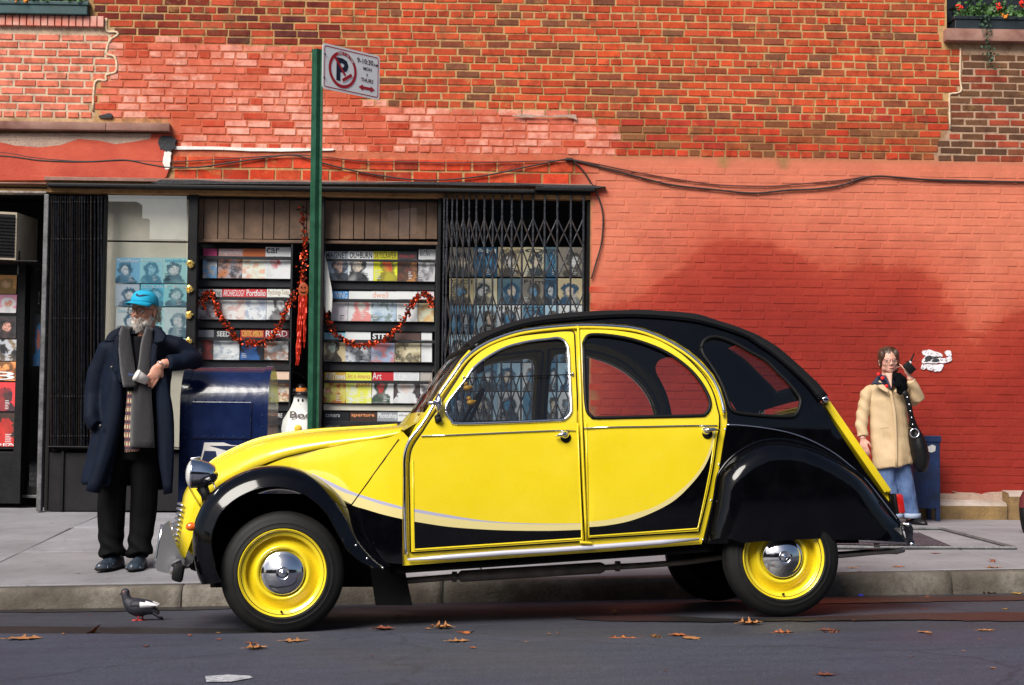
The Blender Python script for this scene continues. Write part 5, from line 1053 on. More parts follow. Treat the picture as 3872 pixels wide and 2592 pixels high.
# faded covers taped in the left pane
BLU = [['#6ea6c4','#bcdcea','#24546e'],['#8fc0d4','#3a6c84','#d8ecf2'],['#9ad2e6','#e6f6fa','#4a9cbc'],['#a8b4c0','#5c6c7c','#dfe6ea'],['#58b0d6','#b4e0f0','#2c6c90'],['#8cc4da','#d2ecf4','#3c7c98'],['#c2dce6','#f0f8fa','#6aa0b4'],['#9cc8d8','#e2f2f6','#34627a'],['#b8dcea','#eef8fb','#20323c']]
TT = [('MovieMaker','#f0f6f8'),('script','#e8f2f6'),('imbibe','#3a9cc8'),(None,''),('OUTBURN','#eef6fa'),('res','#d8ecf4'),('Sentinel','#8cb4c4'),(None,''),('VOICE','#e8f4f8')]
k = 0
for r_i, (y0, y1) in enumerate(((975,1072),(1075,1160),(1163,1275),(1278,1380))):
    for c_i, (x0, x1) in enumerate(((438,527),(530,617),(619,708))):
        if r_i == 3: t = (None, '')
        else: t = TT[r_i*3+c_i]
        magazine(x0, y0, x1, y1, .105, BLU[k % 9], f'sun-faded blue magazine cover, {ORD[c_i]} across in {["top","second","third","lowest"][r_i]} row of left pane', 'faded covers in the left pane', title=t[0], tcol=t[1] or '#ffffff', th=.002, lean=0, tbox=(.82, .98), figure=(['#dff0f4','#8cb8c8','#f2fafc'][k % 3], .5, .5, .45, ['#2c5870','#3c748c','#486878'][k % 3]), lines=True); k += 1
# covers behind the lattice gate
GATE_COV = [['#7c7468','#a89c88','#3c3a3c'],['#2c5878','#88b4c8','#142c3c'],['#b8a884','#8a7a64','#5c5040'],['#c2b898','#d8d0b4','#8c8470'],['#54707c','#98a8a4','#2c3c44']]
GT = [['','AH','ArtCalendar','Q','BOMB'],['COI','NEXUS','','Film','FILMMAKER'],['','','FILM','FOOD','']]
for r_i, (y0, y1) in enumerate(((935,1048),(1053,1152),(1155,1262),(1265,1370),(1373,1480),(1483,1590))):
    for c_i, (x0, x1) in enumerate(((1700,1790),(1792,1880),(1882,1976),(1978,2058),(2060,2110),(2112,2204))):
        cc = GATE_COV[(r_i*2+c_i) % 5]
        if r_i > 1: cc = [['#9cb8c8','#dfe8ea','#3c6484'],['#d8dcd8','#7ca4bc','#4a5c68'],['#54809c','#c2d4da','#22384a']][(c_i+r_i) % 3]
        t = GT[r_i][c_i] if r_i < 3 and c_i < 5 else ''
        magazine(x0, y0, x1, y1, .12, cc, f'shaded magazine cover, {ORD[c_i]} across and {ORD[r_i]} down behind the lattice gate', 'covers behind the lattice gate', title=t or None, tcol='#3a3a38' if c_i != 1 else '#d8e4ea', th=.002, lean=0, tbox=(.80, .97), figure=(['#c8b8a4','#4a8cb4','#d8d4c8'][(c_i+r_i) % 3], .55, .45, .4, ['#20303c','#3c3834','#1c4460'][(c_i*2+r_i) % 3]), lines=True)
# covers beside the door at the far left
for i, (y0, y1, cc, t, tc_, f_) in enumerate([(1040,1112,['#c08a4a','#e2b884','#3a6a9c'],None,'',('#d8a47c',.6,.5,.5,'#8a6a34')),(1114,1184,['#d8889c','#f2dce0','#5a2c38'],None,'',('#b87a60',.7,.5,.4,'#f0e6e6')),(1196,1281,['#2c2c30','#8a8a90','#c8a090'],None,'',('#c89484',.5,.5,.5,'#16161a')),(1284,1365,['#1c1e24','#7a6a58','#a8acb4'],None,'',None),(1368,1441,['#a8663a','#c88a54','#3a2a20'],'3','#f2ece0',None),(1446,1556,['#c83438','#f2eeea','#b82c34'],None,'',('#3a2c28',.45,.55,.3,'#22242c')),(1562,1690,['#24221e','#5c5224','#a82420'],'IDEA','#e8e4dc',('#b83028',.4,.45,.3,'#a82420'))]):
    magazine(-30, y0, 60, y1, .32, cc, ['blonde portrait','pink couple','dark portrait','grey tower','brown numeral','red striped','dark guitar'][i]+' magazine beside the door, '+ORD[min(i, 5)].replace('sixth', 'sixth')+(' from top' if i < 6 else ' and a row below')+' at the far left', 'covers beside the door', title=t, tcol=tc_ or '#fff', figure=f_, lean=0, tbox=(.05, .5) if t == '3' else (.02, .12))
# vertical title on the third cover
# ---- doorway at the far left with air conditioner
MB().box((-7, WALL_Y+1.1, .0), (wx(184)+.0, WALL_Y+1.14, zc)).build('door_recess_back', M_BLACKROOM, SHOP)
dbox('door_side_panel', -900, 1000, 66, 1700, .33, .36, M_RISER, SHOP); dbox('door_side_riser', -900, 1700, 66, 1905, .30, .36, M_FRAME, SHOP); dbox('door_side_post', 62, 1000, 92, 1905, .28, .36, M_FRAME, SHOP)
dbox('door_stile', 92, 990, 104, 1885, .40, .45, M_FRAME, SHOP); dbox('door_stile', 150, 990, 166, 1885, .40, .45, M_FRAME, SHOP); dbox('door_rail', 104, 1838, 150, 1885, .40, .45, M_FRAME, SHOP); dbox('door_kick_plate', 66, 1872, 164, 1884, .385, .40, M_FRAME2, SHOP); dbox('door_handle', 146, 1105, 151, 1150, .36, .385, M_CHR, SHOP, .002)
mesh_obj('door_glass', [D(104, 990, .42), D(150, 990, .42), D(150, 1838, .42), D(104, 1838, .42)], [(0, 3, 2, 1)], M_SGLASS, SHOP)
magazine(122, 1190, 158, 1385, .47, ['#1c2420','#c85a30','#d8c24a'], 'tall dark poster with orange face inside the door glass', None, th=.002, lean=0, figure=('#c86a44', .6, .7, .3, '#2a6a9c'), lines=False)
AC = empty('air_conditioner', D(60, 985, .2), 'beige air conditioner unit over the door at far left', 'air conditioner')
M_BEIGE = mat('beige_case', (.50, .42, .31), .6, var=.15, vscale=9, bump=.1)
ca, cb2 = D(-120, 990, .1), D(64, 810, .1)
mb = MB(); yA, yB = WALL_Y-.06, WALL_Y+.45; x0, x1, x2 = D(-150, 900, 0).x, D(62, 900, 0).x, D(112, 900, .2).x; z0, z1 = wz(985, 100), wz(805, 100)
mb.prism([(x0, yA-.10, z0), (x1, yA+.06, z0), (x2, yB, z0), (x0, yB, z0)], (0, 0, z1-z0)); mb.build('case', M_BEIGE, AC)
mb = MB()
for k in range(12): 
    t = (k+.5)/12; mb.obox(((x0+x1)/2+.0, yA-.026, z0+(z1-z0)*(.08+.84*t)), ((x1-x0)/2-.012, .074, 0), (0, .006, 0), (0, 0, .006), bev=0)
mb.build('grille_louvres', M_FRAME, AC)
MB().prism([(x0, yA-.104, z0+.02), (x1-.012, yA+.052, z0+.02), (x1-.012, yA+.056, z0+.02), (x0, yA-.100, z0+.02)], (0, 0, z1-z0-.04)).build('grille_recess', M_BLACKROOM, AC)
dbox('bracket', -200, 990, 165, 1000, .0, .40, M_FRAME, AC); dbox('bracket', 66, 950, 74, 1040, .05, .07, M_FRAME, AC)
# ================================================================== FOLDING GATES
M_GATE = mat('gate_black', (.035, .037, .045), .4, .6, var=.7, vscale=30, bump=.35, bscale=120)
M_GATER = mat('gate_rust', (.028, .019, .016), .6, .3, var=.6, vscale=24, bump=.3)
G1 = empty('folding_gate', D(290, 1690, 0), 'black steel folding gate bunched shut behind the man', 'folding gate', 'folding security gates')
bx = [196,205,213,222,231,239,248,257,266,274,283,292,301,310,320,332,345,358,372,384]; random.seed(5)
for i, x in enumerate(bx):
    d_ = random.uniform(-.05, -.015); mb = MB(); a, c = D(x, 742, d_), D(x-2, 1688, d_); w_ = random.uniform(.0062, .0082)
    P = [a.lerp(c, t)+Vector((.003*noise.noise((i*3.1, t*4, 0)), .01*noise.noise((i, t*3, 7)), 0)) for t in [j/8 for j in range(9)]]
    mb.tube(P, [(w_, .011)]*9, 4, up=(math.cos(.78), math.sin(.78)*0+.0, 0) if False else (1, 0, 0))
    for py in (765, 905, 1205, 1500, 1650): r_ = D(x-(py-742)/480, py, d_-.012); mb.ell(r_, (.006, 0, 0), (0, .005, 0), (0, 0, .006), 8, 5)
    mb.build('bar', M_GATE if i % 4 else M_GATER, G1)
G2 = empty('folding_gate', D(1940, 1690, 0), 'black steel lattice gate drawn across the window right of the racks', 'folding gate', 'folding security gates')
gx = [1660+.3188*c for c in (65,100,160,215,290,360,445,540,640,750,865,985,1118,1255,1405,1565,1715)]
gy = lambda c: 700+.3188*c
for i, x in enumerate(gx):
    mb = MB(); sh = -8 if i < 3 else -3; a, c = D(x, 738, -.02), D(x+sh*1.6, 1690, -.02); mb.obox((a+c)/2, Vector((.0085 if i > 5 else .007, 0, 0)), (0, .011, 0), (c-a)/2, bev=.003)
    for cy in (285, 740, 1300, 1750, 2300): q = a.lerp(c, (gy(cy)-738)/952); mb.ell(q+Vector((0, -.012, 0)), (.0075, 0, 0), (0, .006, 0), (0, 0, .0075), 8, 5)
    mb.build('bar', M_GATE, G2)
zig = [(400,0),(740,1),(1110,0),(1300,0),(1660,1),(2030,0),(2220,0),(2580,1),(2950,0)]
for i in range(len(gx)-1):
    for par in (0, 1):
        pts = []
        for cy, s in zig:
            k = i+(s if par == 0 else 1-s); sh = (-8 if k < 3 else -3)*1.6; py = gy(cy); 
            if py > 1690: break
            pts.append(D(gx[k]+sh*(py-738)/952, py, -.008 if par else -.026))
        mb = MB()
        mb.tube(pts, [(.0065, .002)]*len(pts), 4, up=(1, 0, 0)); mb.build('strap', M_GATER if (i+par) % 2 else M_GATE, G2)
# ================================================================== WINDOW DECORATIONS
M_FOIL = mat('red_foil', (.62, .055, .01), .22, .65, var=.6, vscale=60); M_FOILK = mat('black_foil', (.02, .012, .012), .3, .5)
def garland(pts, dep, label, dens=340, rad=.030):
    P = [D(p.x, p.y, dep) for p in smooth_poly([Vector((*p, 0)) for p in pts], 10)]
    g_ = empty('foil_garland', P[0], label, 'garland', 'foil garlands in the window')
    MB().tube(P, .005, 6).build('cord', M_FOILK, g_)
    r_ = random.Random(int(pts[0][0])); mb = MB(); L = sum((a-c).length for a, c in zip(P, P[1:])); nn = int(L*dens)
    for i in range(nn):
        t = r_.random()*(len(P)-1.001); k = int(t); c = P[k].lerp(P[k+1], t-k)+Vector((r_.gauss(0, 1), r_.gauss(0, .7), r_.gauss(0, 1)))*(rad*.5)
        nr = Vector((r_.gauss(0, .6), -1, r_.gauss(0, .6))).normalized(); e1 = nr.orthogonal().normalized(); e1 = (Matrix.Rotation(r_.random()*6.28, 3, nr) @ e1); e2 = nr.cross(e1); s = r_.uniform(.010, .0165)
        mb.add([c+e1*(s*math.cos(a))+e2*(s*math.sin(a)*.8)+nr*(.003*math.cos(2*a)) for a in [j*math.pi/3 for j in range(6)]], [(0, 1, 2, 3, 4, 5)], 1 if r_.random() < .22 else 0)
    o = mb.build('foil_leaves', [M_FOIL, M_FOILK], g_); o['kind'] = 'stuff'
garland([(768,1170),(772,1120),(792,1108),(810,1130),(826,1185),(850,1215),(872,1255),(900,1285),(940,1298),(985,1300),(1015,1285),(1040,1260),(1065,1215),(1085,1170),(1105,1130),(1118,1095)], .16, 'red foil garland swagged across the left magazine rack')
garland([(1222,1165),(1240,1210),(1262,1255),(1300,1285),(1340,1300),(1380,1305),(1420,1300),(1455,1285),(1490,1255),(1520,1220),(1545,1180),(1565,1140),(1590,1118),(1620,1120),(1632,1160)], .16, 'red foil garland swagged across the right magazine rack')
garland([(1143,778),(1148,830),(1150,880),(1158,920),(1148,970),(1152,1010),(1148,1050),(1142,1075),(1150,1090)], .16, 'red foil garland hanging straight down beside the green post', 300, .034)
# pumpkin face with streamer tail
PK = empty('pumpkin_streamer', D(1147, 1100, .13), 'red paper pumpkin face with long shiny streamer tail beside the post', 'streamer')
M_PUMP = mat('orange_paper', (.45, .075, .012), .5); M_STR = mat('red_streamer', (.75, .035, .01), .25, .3)
mb = MB(); c = D(1147, 1098, .13); mb.lathe([(0, .004), (.034, .003), (.044, 0), (.0, -.002)], c, (0, -1, 0), 20); pkf = mb.build('pumpkin_face', M_PUMP, PK)
for v in pkf.data.vertices: v.co.z = v.co.z*1.5+0
mb = MB(); ex, ez = Vector((1, 0, 0)), Vector((0, 0, 1)); c2 = c+Vector((0, -.008, .01))
for s in (-1, 1): mb.add([c2+ex*(s*.014+a)+ez*bq for a, bq in ((-.009, .008), (.009, .008), (0, .026))], [(0, 1, 2)])
mb.add([c2+ex*(.03*math.cos(a))+ez*(-.012+r_*.026*math.sin(a)) for r_ in (1, .6) for a in [math.pi+math.pi*j/8 for j in range(9)]], [(j, j+1, j+10, j+9) for j in range(8)]); mb.build('printed_features', M_FOILK, PK)
r_ = random.Random(4)
for k in range(16):
    x = 1132+k*1.9; mb = MB(); ln = r_.uniform(1330, 1408) if k < 9 else r_.uniform(1200, 1370); P = [D(x+(-.055*(y-1120) if k < 9 else -.03*(y-1120))+r_.uniform(-1.5, 1.5), y, .13+r_.uniform(-.01, .01)) for y in range(1118, int(ln), 22)]
    mb.tube(P, [(.0042, .0012)]*len(P), 4, up=(1, 0, 0)); mb.build('streamer_strand', M_STR, PK)
# gold bows on the mullion
M_GOLD = mat('gold_ribbon', (.72, .52, .16), .25, .75, var=.2, vscale=40)
for i, (px, py) in enumerate(((720,998),(717,1094),(716,1192),(713,1292))):
    bw = empty('gift_bow', D(px, py, -.0), f'gold ribbon bow on the dark mullion, {ORD[i]} from the top', 'bow', 'gold bows on the mullion'); c = D(px, py, .02)
    rr = random.Random(i)
    for k in range(11):
        a = k*2*math.pi/11+rr.uniform(-.2, .2); e = Vector((math.cos(a), 0, math.sin(a))); R_ = rr.uniform(.026, .038); mb = MB(); sd = Vector((-e.z, 0, e.x))
        mb.tube([c, c+e*(R_*.5)+Vector((0, -.022, 0)), c+e*R_+Vector((0, -.012, 0)), c+e*(R_*.75)+Vector((0, -.002, 0)), c], [(.009, .0012)]*5, 4, up=sd); mb.build('loop', M_GOLD, bw)
# white cloth ghost strip right of the post
M_CLOTHW = mat('white_cloth', (.78, .76, .72), .8, var=.08, vscale=10)
secs = []
for t, (xa, xb, y) in enumerate([(1222,1226,950),(1221,1238,1000),(1219,1246,1050),(1219,1254,1090),(1220,1257,1120),(1222,1256,1150),(1230,1254,1178)]):
    secs.append([D(xa+(xb-xa)*k/6, y+(6*math.sin(k*1.3) if t > 4 else 0), .10+.012*math.sin(k*1.7+t*.4)) for k in range(7)])
o = MB().loft(secs).build('cloth_ghost', M_CLOTHW, None, True); tag(o, 'white cloth strip hanging in the window just right of the post', 'decoration')
# little ghost figure at the foot of the post
GH = empty('ghost_figure', D(1110, 1660, .02), 'white cloth ghost figure with black hat reading BOO beside the post', 'decoration')
c = D(1138, 1568, .15); prof = [(.0, .20), (.03, .195), (.06, .16), (.072, .11), (.11, .04), (.15, -.05), (.165, -.13), (.16, -.24)]
mb = MB(); secs = []
for r0, h0 in prof: secs.append([c+Vector((r0*(1+.08*math.sin(5*a+h0*20))*math.cos(a), r0*.8*math.sin(a), h0)) for a in [j*math.pi/10 for j in range(20)]])
mb.loft(secs, closed=True); mb.build('body', M_CLOTHW, GH, True)
mb = MB(); hc = c+Vector((0, 0, .185)); mb.lathe([(.0, .0), (.085, -.01), (.088, -.006), (.05, .008), (.047, .02)], hc, (0, 0, 1), 20); mb.lathe([(.043, .05), (.034, .085), (.0, .09)], hc, (0, 0, 1), 20); hat = mb.build('hat', M_FOILK, GH, True)
mb = MB(); mb.lathe([(.0485, .018), (.048, .05), (.042, .051)], hc, (0, 0, 1), 20); mb.build('hat_band', mat('orange_felt', (.75, .2, .01), .8), hat, True)
mb = MB(); letter(mb, 'Boo', c+Vector((-.085, -.128, -.035)), (1, 0, 0), (0, .35, 1), .20, .062, bold=.02); mb.build('lettering', M_FOILK, GH)
mb = MB()
for s in (-.02, .018): mb.ell(c+Vector((s, -.056, .125)), (.008, 0, 0), (0, .006, 0), (0, 0, .016), 8, 6)
mb.ell(c+Vector((0, -.062, .085)), (.007, 0, 0), (0, .006, 0), (0, 0, .011), 8, 6); mb.build('eyes', M_FOILK, GH, True)
mb = MB(); mb.ell(c+Vector((-.01, -.128, -.125)), (.034, 0, 0), (0, .02, 0), (0, 0, .034), 14, 8); mb.build('pumpkin', mat('pumpkin_orange', (.8, .42, .03), .7), GH, True)
for i, px in enumerate((1068, 1100)):
    o = MB().lathe([(.0, .05), (.02, .048), (.024, .0), (.026, -.03), (.018, -.03)], D(px, 800, .3), Vector((.3 if i else -.1, -.6, -.6)), 14).build('spot_lamp', M_FRAME2, None, True); tag(o, ['dim grey spot lamp under the shop ceiling, left one', 'dim grey spot lamp under the shop ceiling, nearer the garland'][i], 'spot lamp', 'spot lamps')
# ================================================================== CABLES ON THE WALL
M_CABLE = mat('cable_black', (.02, .014, .014), .6); M_CABLER = mat('cable_painted', (.10, .03, .025), .7)
def cable(pts, r_, m_, label, out=.03):
    out *= .5
    o = MB().tube([on_wall(p.x, p.y, out) for p in smooth_poly([Vector((*p, 0)) for p in pts], 8)], r_, 6).build('cable', m_, None, True); tag(o, label, 'cable', 'cables along the wall'); return o
cable([(-300,570),(0,577),(130,597),(300,610),(480,608),(640,612),(800,605),(1000,592),(1110,586),(1200,592),(1290,602),(1400,612),(1520,612),(1650,616),(1780,616),(1950,612),(2100,608),(2150,606)], .0055, M_CABLER, 'thin upper cable running from the left edge to the wall bracket', .05)
cable([(-300,585),(0,590),(160,608),(330,612),(470,606),(560,622),(650,635),(760,632),(880,615),(1000,598),(1110,588),(1230,620),(1330,645),(1440,665),(1560,680),(1700,680),(1850,662),(2000,630),(2120,606),(2155,603)], .007, M_CABLE, 'sagging dark cable looping low above the shop window', .055)
cable([(2155,602),(2200,640),(2245,710),(2262,745),(2278,800),(2280,860),(2272,930),(2255,990),(2236,1055)], .007, M_CABLE, 'cable dropping down beside the lattice gate to the pier', .045)
cable([(2155,602),(2260,622),(2420,655),(2580,682),(2720,700),(2900,705),(2980,700),(3080,692),(3200,680),(3280,668),(3340,668),(3420,676),(3560,680),(3872,688),(4300,690)], .006, M_CABLER, 'upper thin cable crossing the red painted wall', .035)
cable([(2155,604),(2280,635),(2420,672),(2540,700),(2700,718),(2850,731),(2980,720),(3080,716),(3180,702),(3260,675),(3320,667),(3400,672),(3560,683),(3872,689),(4300,692)], .0085, M_CABLE, 'lower thick cable crossing the red painted wall', .04)
o = MB().obox(on_wall(2152, 604, .03), (.03, 0, 0), (0, .03, 0), (0, 0, .012), bev=.005).build('cable_bracket', M_CABLE, None); tag(o, 'small dark bracket where the wall cables meet', 'bracket')
# ================================================================== WINDOW BOXES
M_BOX1 = mat('planter_green', (.012, .055, .06), .5, var=.3, vscale=6); M_BOX2 = mat('planter_dark', (.008, .016, .022), .5, var=.3)
M_LEAF = mat('geranium_leaf', (.03, .09, .018), .55, col2=(.06, .15, .03), vscale=20); M_FLO = mat('geranium_red', (.75, .02, .012), .6); M_FLO2 = mat('marigold', (.75, .25, .02), .6)
def leafq(mb, c, s, r_, m=0):
    nr = Vector((r_.gauss(0, 1), r_.gauss(0, 1)-.8, r_.gauss(0, 1)+.5)).normalized(); e1 = nr.orthogonal().normalized(); e1 = Matrix.Rotation(r_.random()*6.28, 3, nr) @ e1; e2 = nr.cross(e1)
    mb.add([c-e1*s, c-e1*s*.3+e2*s*.7, c+e1*s*.7+e2*s*.45, c+e1*s, c+e1*s*.6-e2*s*.5, c-e1*s*.3-e2*s*.7], [(0, 1, 2, 3, 4, 5)], m)
def planter(x0, x1, z0, z1, boxm, label, seed, flowers, trail=None, leaves=500):
    p_ = empty('window_box', (x0, WALL_Y-.05, z0), label, 'window box', 'window boxes'); r_ = random.Random(seed)
    mb = MB(); mb.obox(((x0+x1)/2, WALL_Y-.0, (z0+z1)/2), ((x1-x0)/2, 0, 0), (0, .085, 0), (0, 0, (z1-z0)/2), bev=.008); mb.obox(((x0+x1)/2, WALL_Y-.0, z1-.015), ((x1-x0)/2+.012, 0, 0), (0, .096, 0), (0, 0, .016), bev=.006); mb.build('box', boxm, p_)
    mb = MB()
    for _ in range(leaves): leafq(mb, Vector((r_.uniform(x0+.02, x1-.02), WALL_Y+r_.gauss(-.02, .06), z1+abs(r_.gauss(.02, .07)))), r_.uniform(.012, .024), r_)
    o = mb.build('foliage', M_LEAF, p_); o['kind'] = 'stuff'
    if trail:
        mb = MB()
        for _ in range(130): t = r_.random()**1.2; leafq(mb, Vector((trail[0]+trail[2]*t+r_.gauss(0, .025), WALL_Y-.12+r_.gauss(0, .015), z1-t*trail[1])), r_.uniform(.009, .016), r_)
        o = mb.build('trailing_vine', mat('vine_leaf', (.03, .07, .035), .55), p_); o['kind'] = 'stuff'
    for fx, fz, fm in flowers:
        mb = MB()
        for _ in range(26): mb.ell(Vector((fx, WALL_Y-.09, fz))+Vector((r_.gauss(0, .012), r_.gauss(0, .01), r_.gauss(0, .012))), (.010, 0, 0), (0, .008, 0), (0, 0, .009), 6, 4)
        mb.build('flower', fm, p_, True)
a, c = on_wall(3612, 118, .09), on_wall(3612, 60, .09)
planter(a.x, a.x+1.0, a.z, c.z, M_BOX2, 'dark window box with red geraniums and trailing vine at upper right', 31, [(on_wall(3628, 27, .1).x, on_wall(3628, 27, .1).z, M_FLO), (on_wall(3780, 22, .1).x, on_wall(3780, 24, .1).z, M_FLO), (on_wall(3866, 8, .1).x, on_wall(3866, 10, .1).z, M_FLO), (on_wall(3800, 64, .1).x, on_wall(3800, 64, .1).z, M_FLO2)], (on_wall(3725, 100, .1).x, .50, .05), 900)
a, c = on_wall(330, 56, .09), on_wall(330, 8, .09)
planter(a.x-1.05, a.x, a.z, c.z, M_BOX1, 'green window box at upper left corner', 32, [(on_wall(100, 8, .1).x, c.z+.004, M_FLO2), (on_wall(60, 6, .1).x, c.z+.02, M_FLO2)], None, 420)
# ================================================================== PARKING SIGN ON A GREEN POST
SP = at_depth(1195, 1640, 10.0); base = Vector((SP.x-.005, SP.y, 0)); base.z = side_z(base.x, base.y)
M_POST = mat('post_green', (.008, .055, .026), .38, .2, col2=(.02, .10, .055), vscale=14, bump=.15); M_POSTD = mat('post_green_dark', (.006, .035, .02), .5)
SIGN = empty('parking_sign', base, 'white and red no parking sign on a green steel post', 'street sign')
a, c = at_depth(1198, 188, 10.0), at_depth(1180, 1640, 10.0); dirv = (c-a).normalized(); c = c+dirv*((c.z-base.z)/-dirv.z if dirv.z else 0)
def chan(p, s):   # U channel section turned a little
    e1 = Vector((math.cos(-.75), math.sin(-.75), 0)); e2 = Vector((-e1.y, e1.x, 0))
    return [p+e1*(x*s)+e2*(y*s) for x, y in ((-.042, .018), (-.040, .022), (-.022, .020), (-.020, -.014), (.020, -.014), (.022, .020), (.040, .022), (.042, .018), (.026, .012), (.024, -.020), (-.024, -.020), (-.026, .012))]
MB().loft([chan(a, 1), chan(c, 1)], closed=True, cap=True).build('post', M_POST, SIGN, ang=30)
mb = MB()
for k in range(60):
    q = a.lerp(c, (k+1)/62)+Vector((.034, -.004, 0)); mb.obox(q, (.004, .0, 0), (0, .004, 0), (0, 0, .004))
o = mb.build('bolt_holes', M_POSTD, SIGN); o['kind'] = 'stuff'
BL, BRc, TL = at_depth(1218, 334, 9.96), at_depth(1434, 385.4, 10.32), at_depth(1224, 162, 9.96)
sx_ = BRc-BL; sx_.z = 0; SW = sx_.length; sx_.normalize(); sz_ = Vector((0, 0, 1)); SH = TL.z-BL.z; sn = Vector((sx_.y, -sx_.x, 0)); BL0 = BL
def sp(px, py, out=0.0):
    """photo point on the sign plane -> metres (a, b)"""
    r = ray(px, py); t = (BL0-CAM).dot(sn)/r.dot(sn); p = CAM+r*t; return ((p-BL0).dot(sx_), (p-BL0).z)
def s3(ab, out=0.0): return BL0+sx_*ab[0]+sz_*ab[1]+sn*out
def sc(cx, cy): return sp(1180+cx/6.03, 140+cy/6.03)
def rrect(x0, y0, x1, y1, r, n=5):
    P = []
    for cx, cy, a0 in ((x1-r, y1-r, 0), (x0+r, y1-r, 90), (x0+r, y0+r, 180), (x1-r, y0+r, 270)):
        for k in range(n+1): t = math.radians(a0+90*k/n); P.append((cx+r*math.cos(t), cy+r*math.sin(t)))
    return P
M_SIGNW = mat('sign_white', (.86, .86, .88), .35); M_SIGNR = mat('sign_red', (.42, .008, .018), .4); M_SIGNB = mat('sign_navy', (.008, .009, .03), .4)
plate = MB().prism([s3(p) for p in rrect(0, 0, SW, SH, .022)], sn*-.003).build('sign_plate', M_SIGNW, SIGN)
def sflat(name, P, m_, out=.0016): return mesh_obj(name, [s3(p, out) for p in P], [tuple(range(len(P)))], m_, plate)
def sring(name, P, Q, m_, out=.0016): n_ = len(P); return mesh_obj(name, [s3(p, out) for p in P]+[s3(p, out) for p in Q], [(i, (i+1) % n_, n_+(i+1) % n_, n_+i) for i in range(n_)], m_, plate)
sring('border', rrect(.013, .013, SW-.013, SH-.013, .016), rrect(.0185, .0185, SW-.0185, SH-.0185, .011), M_SIGNR)
cc_ = sc(695, 757); R1 = .405*SH; R0 = R1*.825; circ = lambda r: [(cc_[0]+r*math.cos(t), cc_[1]+r*math.sin(t)) for t in [i*math.pi/24 for i in range(48)]]
mb = MB(); k_ = SH/.305
letter(mb, 'P', s3((cc_[0]-.055*k_, cc_[1]-.078*k_), .0018), sx_, sz_, .105*k_, .156*k_, bold=.035); mb.build('letter_p', M_SIGNB, plate)
sring('prohibition_ring', circ(R1), circ(R0), M_SIGNR, .0022)
q = lambda r, t: (cc_[0]+r*math.cos(math.radians(t)), cc_[1]+r*math.sin(math.radians(t)))
A_, B_ = q(R0*1.02, 132), q(R0*.50, -55); dv = Vector((B_[0]-A_[0], B_[1]-A_[1])).normalized(); pv = Vector((-dv.y, dv.x))
sflat('slash', [(A_[0]+pv.x*.009, A_[1]+pv.y*.009), (A_[0]-pv.x*.009, A_[1]-pv.y*.009), (B_[0]-pv.x*.007, B_[1]-pv.y*.007), (B_[0]+pv.x*.007, B_[1]+pv.y*.007)], M_SIGNR, .0026)
bc_ = q(R0*.60, -50); bd = Vector((math.cos(math.radians(32)), math.sin(math.radians(32)))); bn = Vector((-bd.y, bd.x))
bp = lambda s, t: (bc_[0]+bd.x*s+bn.x*t, bc_[1]+bd.y*s+bn.y*t)
sflat('broom_head', [bp(-.05, -.014), bp(.05, -.014), bp(.05, .014), bp(-.05, .014)], M_SIGNW, .0028); sflat('broom_head', [bp(-.046, -.011), bp(.046, -.011), bp(.046, .011), bp(-.046, .011)], M_SIGNR, .0032)
mb = MB(); rm = (R1+R0)/2
for i, ch in enumerate("DON'T LITTER"):
    if ch == ' ': continue
    th = math.radians(112-i*6.6); o_ = (cc_[0]+(rm-.0085)*math.cos(th), cc_[1]+(rm-.0085)*math.sin(th)); e1 = sx_*math.sin(th)-sz_*math.cos(th); e2 = sx_*math.cos(th)+sz_*math.sin(th)
    letter(mb, ch, s3(o_, .0032), e1, e2, .011 if ch not in "I'" else .003, .016 if ch != "'" else .005, bold=.01)
mb.build('ring_lettering', M_SIGNW, plate)
mb = MB()
for tx, c0, c1, h in (('9-10:30', (1025, 590), (1392, 672), .036), ('AM', (1398, 680), (1500, 702), .020), ('MON', (1165, 765), (1355, 808), .024), ('&', (1236, 905), (1268, 915), .021), ('THURS', (1108, 1020), (1392, 1082), .027)):
    p0, p1 = sc(*c0), sc(*c1); letter(mb, tx, s3((p0[0], min(p0[1], p1[1])+.002), .0018), sx_, sz_, p1[0]-p0[0], h*k_, bold=.018)
mb.build('lettering', mat('sign_maroon', (.06, .004, .012), .4), plate)
mb = MB(); p0, p1 = sc(1055, 1130), sc(1430, 1225); ym = (p0[1]+p1[1])/2+.0; L_ = p1[0]-p0[0]
mb.add([s3((p0[0]+L_*a_, ym+b_*k_), .0018) for a_, b_ in ((0, 0), (.27, .021), (.27, .010), (.73, .010), (.73, .021), (1, 0), (.73, -.021), (.73, -.010), (.27, -.010), (.27, -.021))], [tuple(range(10))]); mb.build('double_arrow', M_SIGNR, plate)
for cy in (395, 930): o = MB().ell(s3(sc(290 if cy < 500 else 275, cy), .003), sx_*.006, sn*.005, sz_*.006, 10, 6).build('bolt', M_FRAME, plate, True)
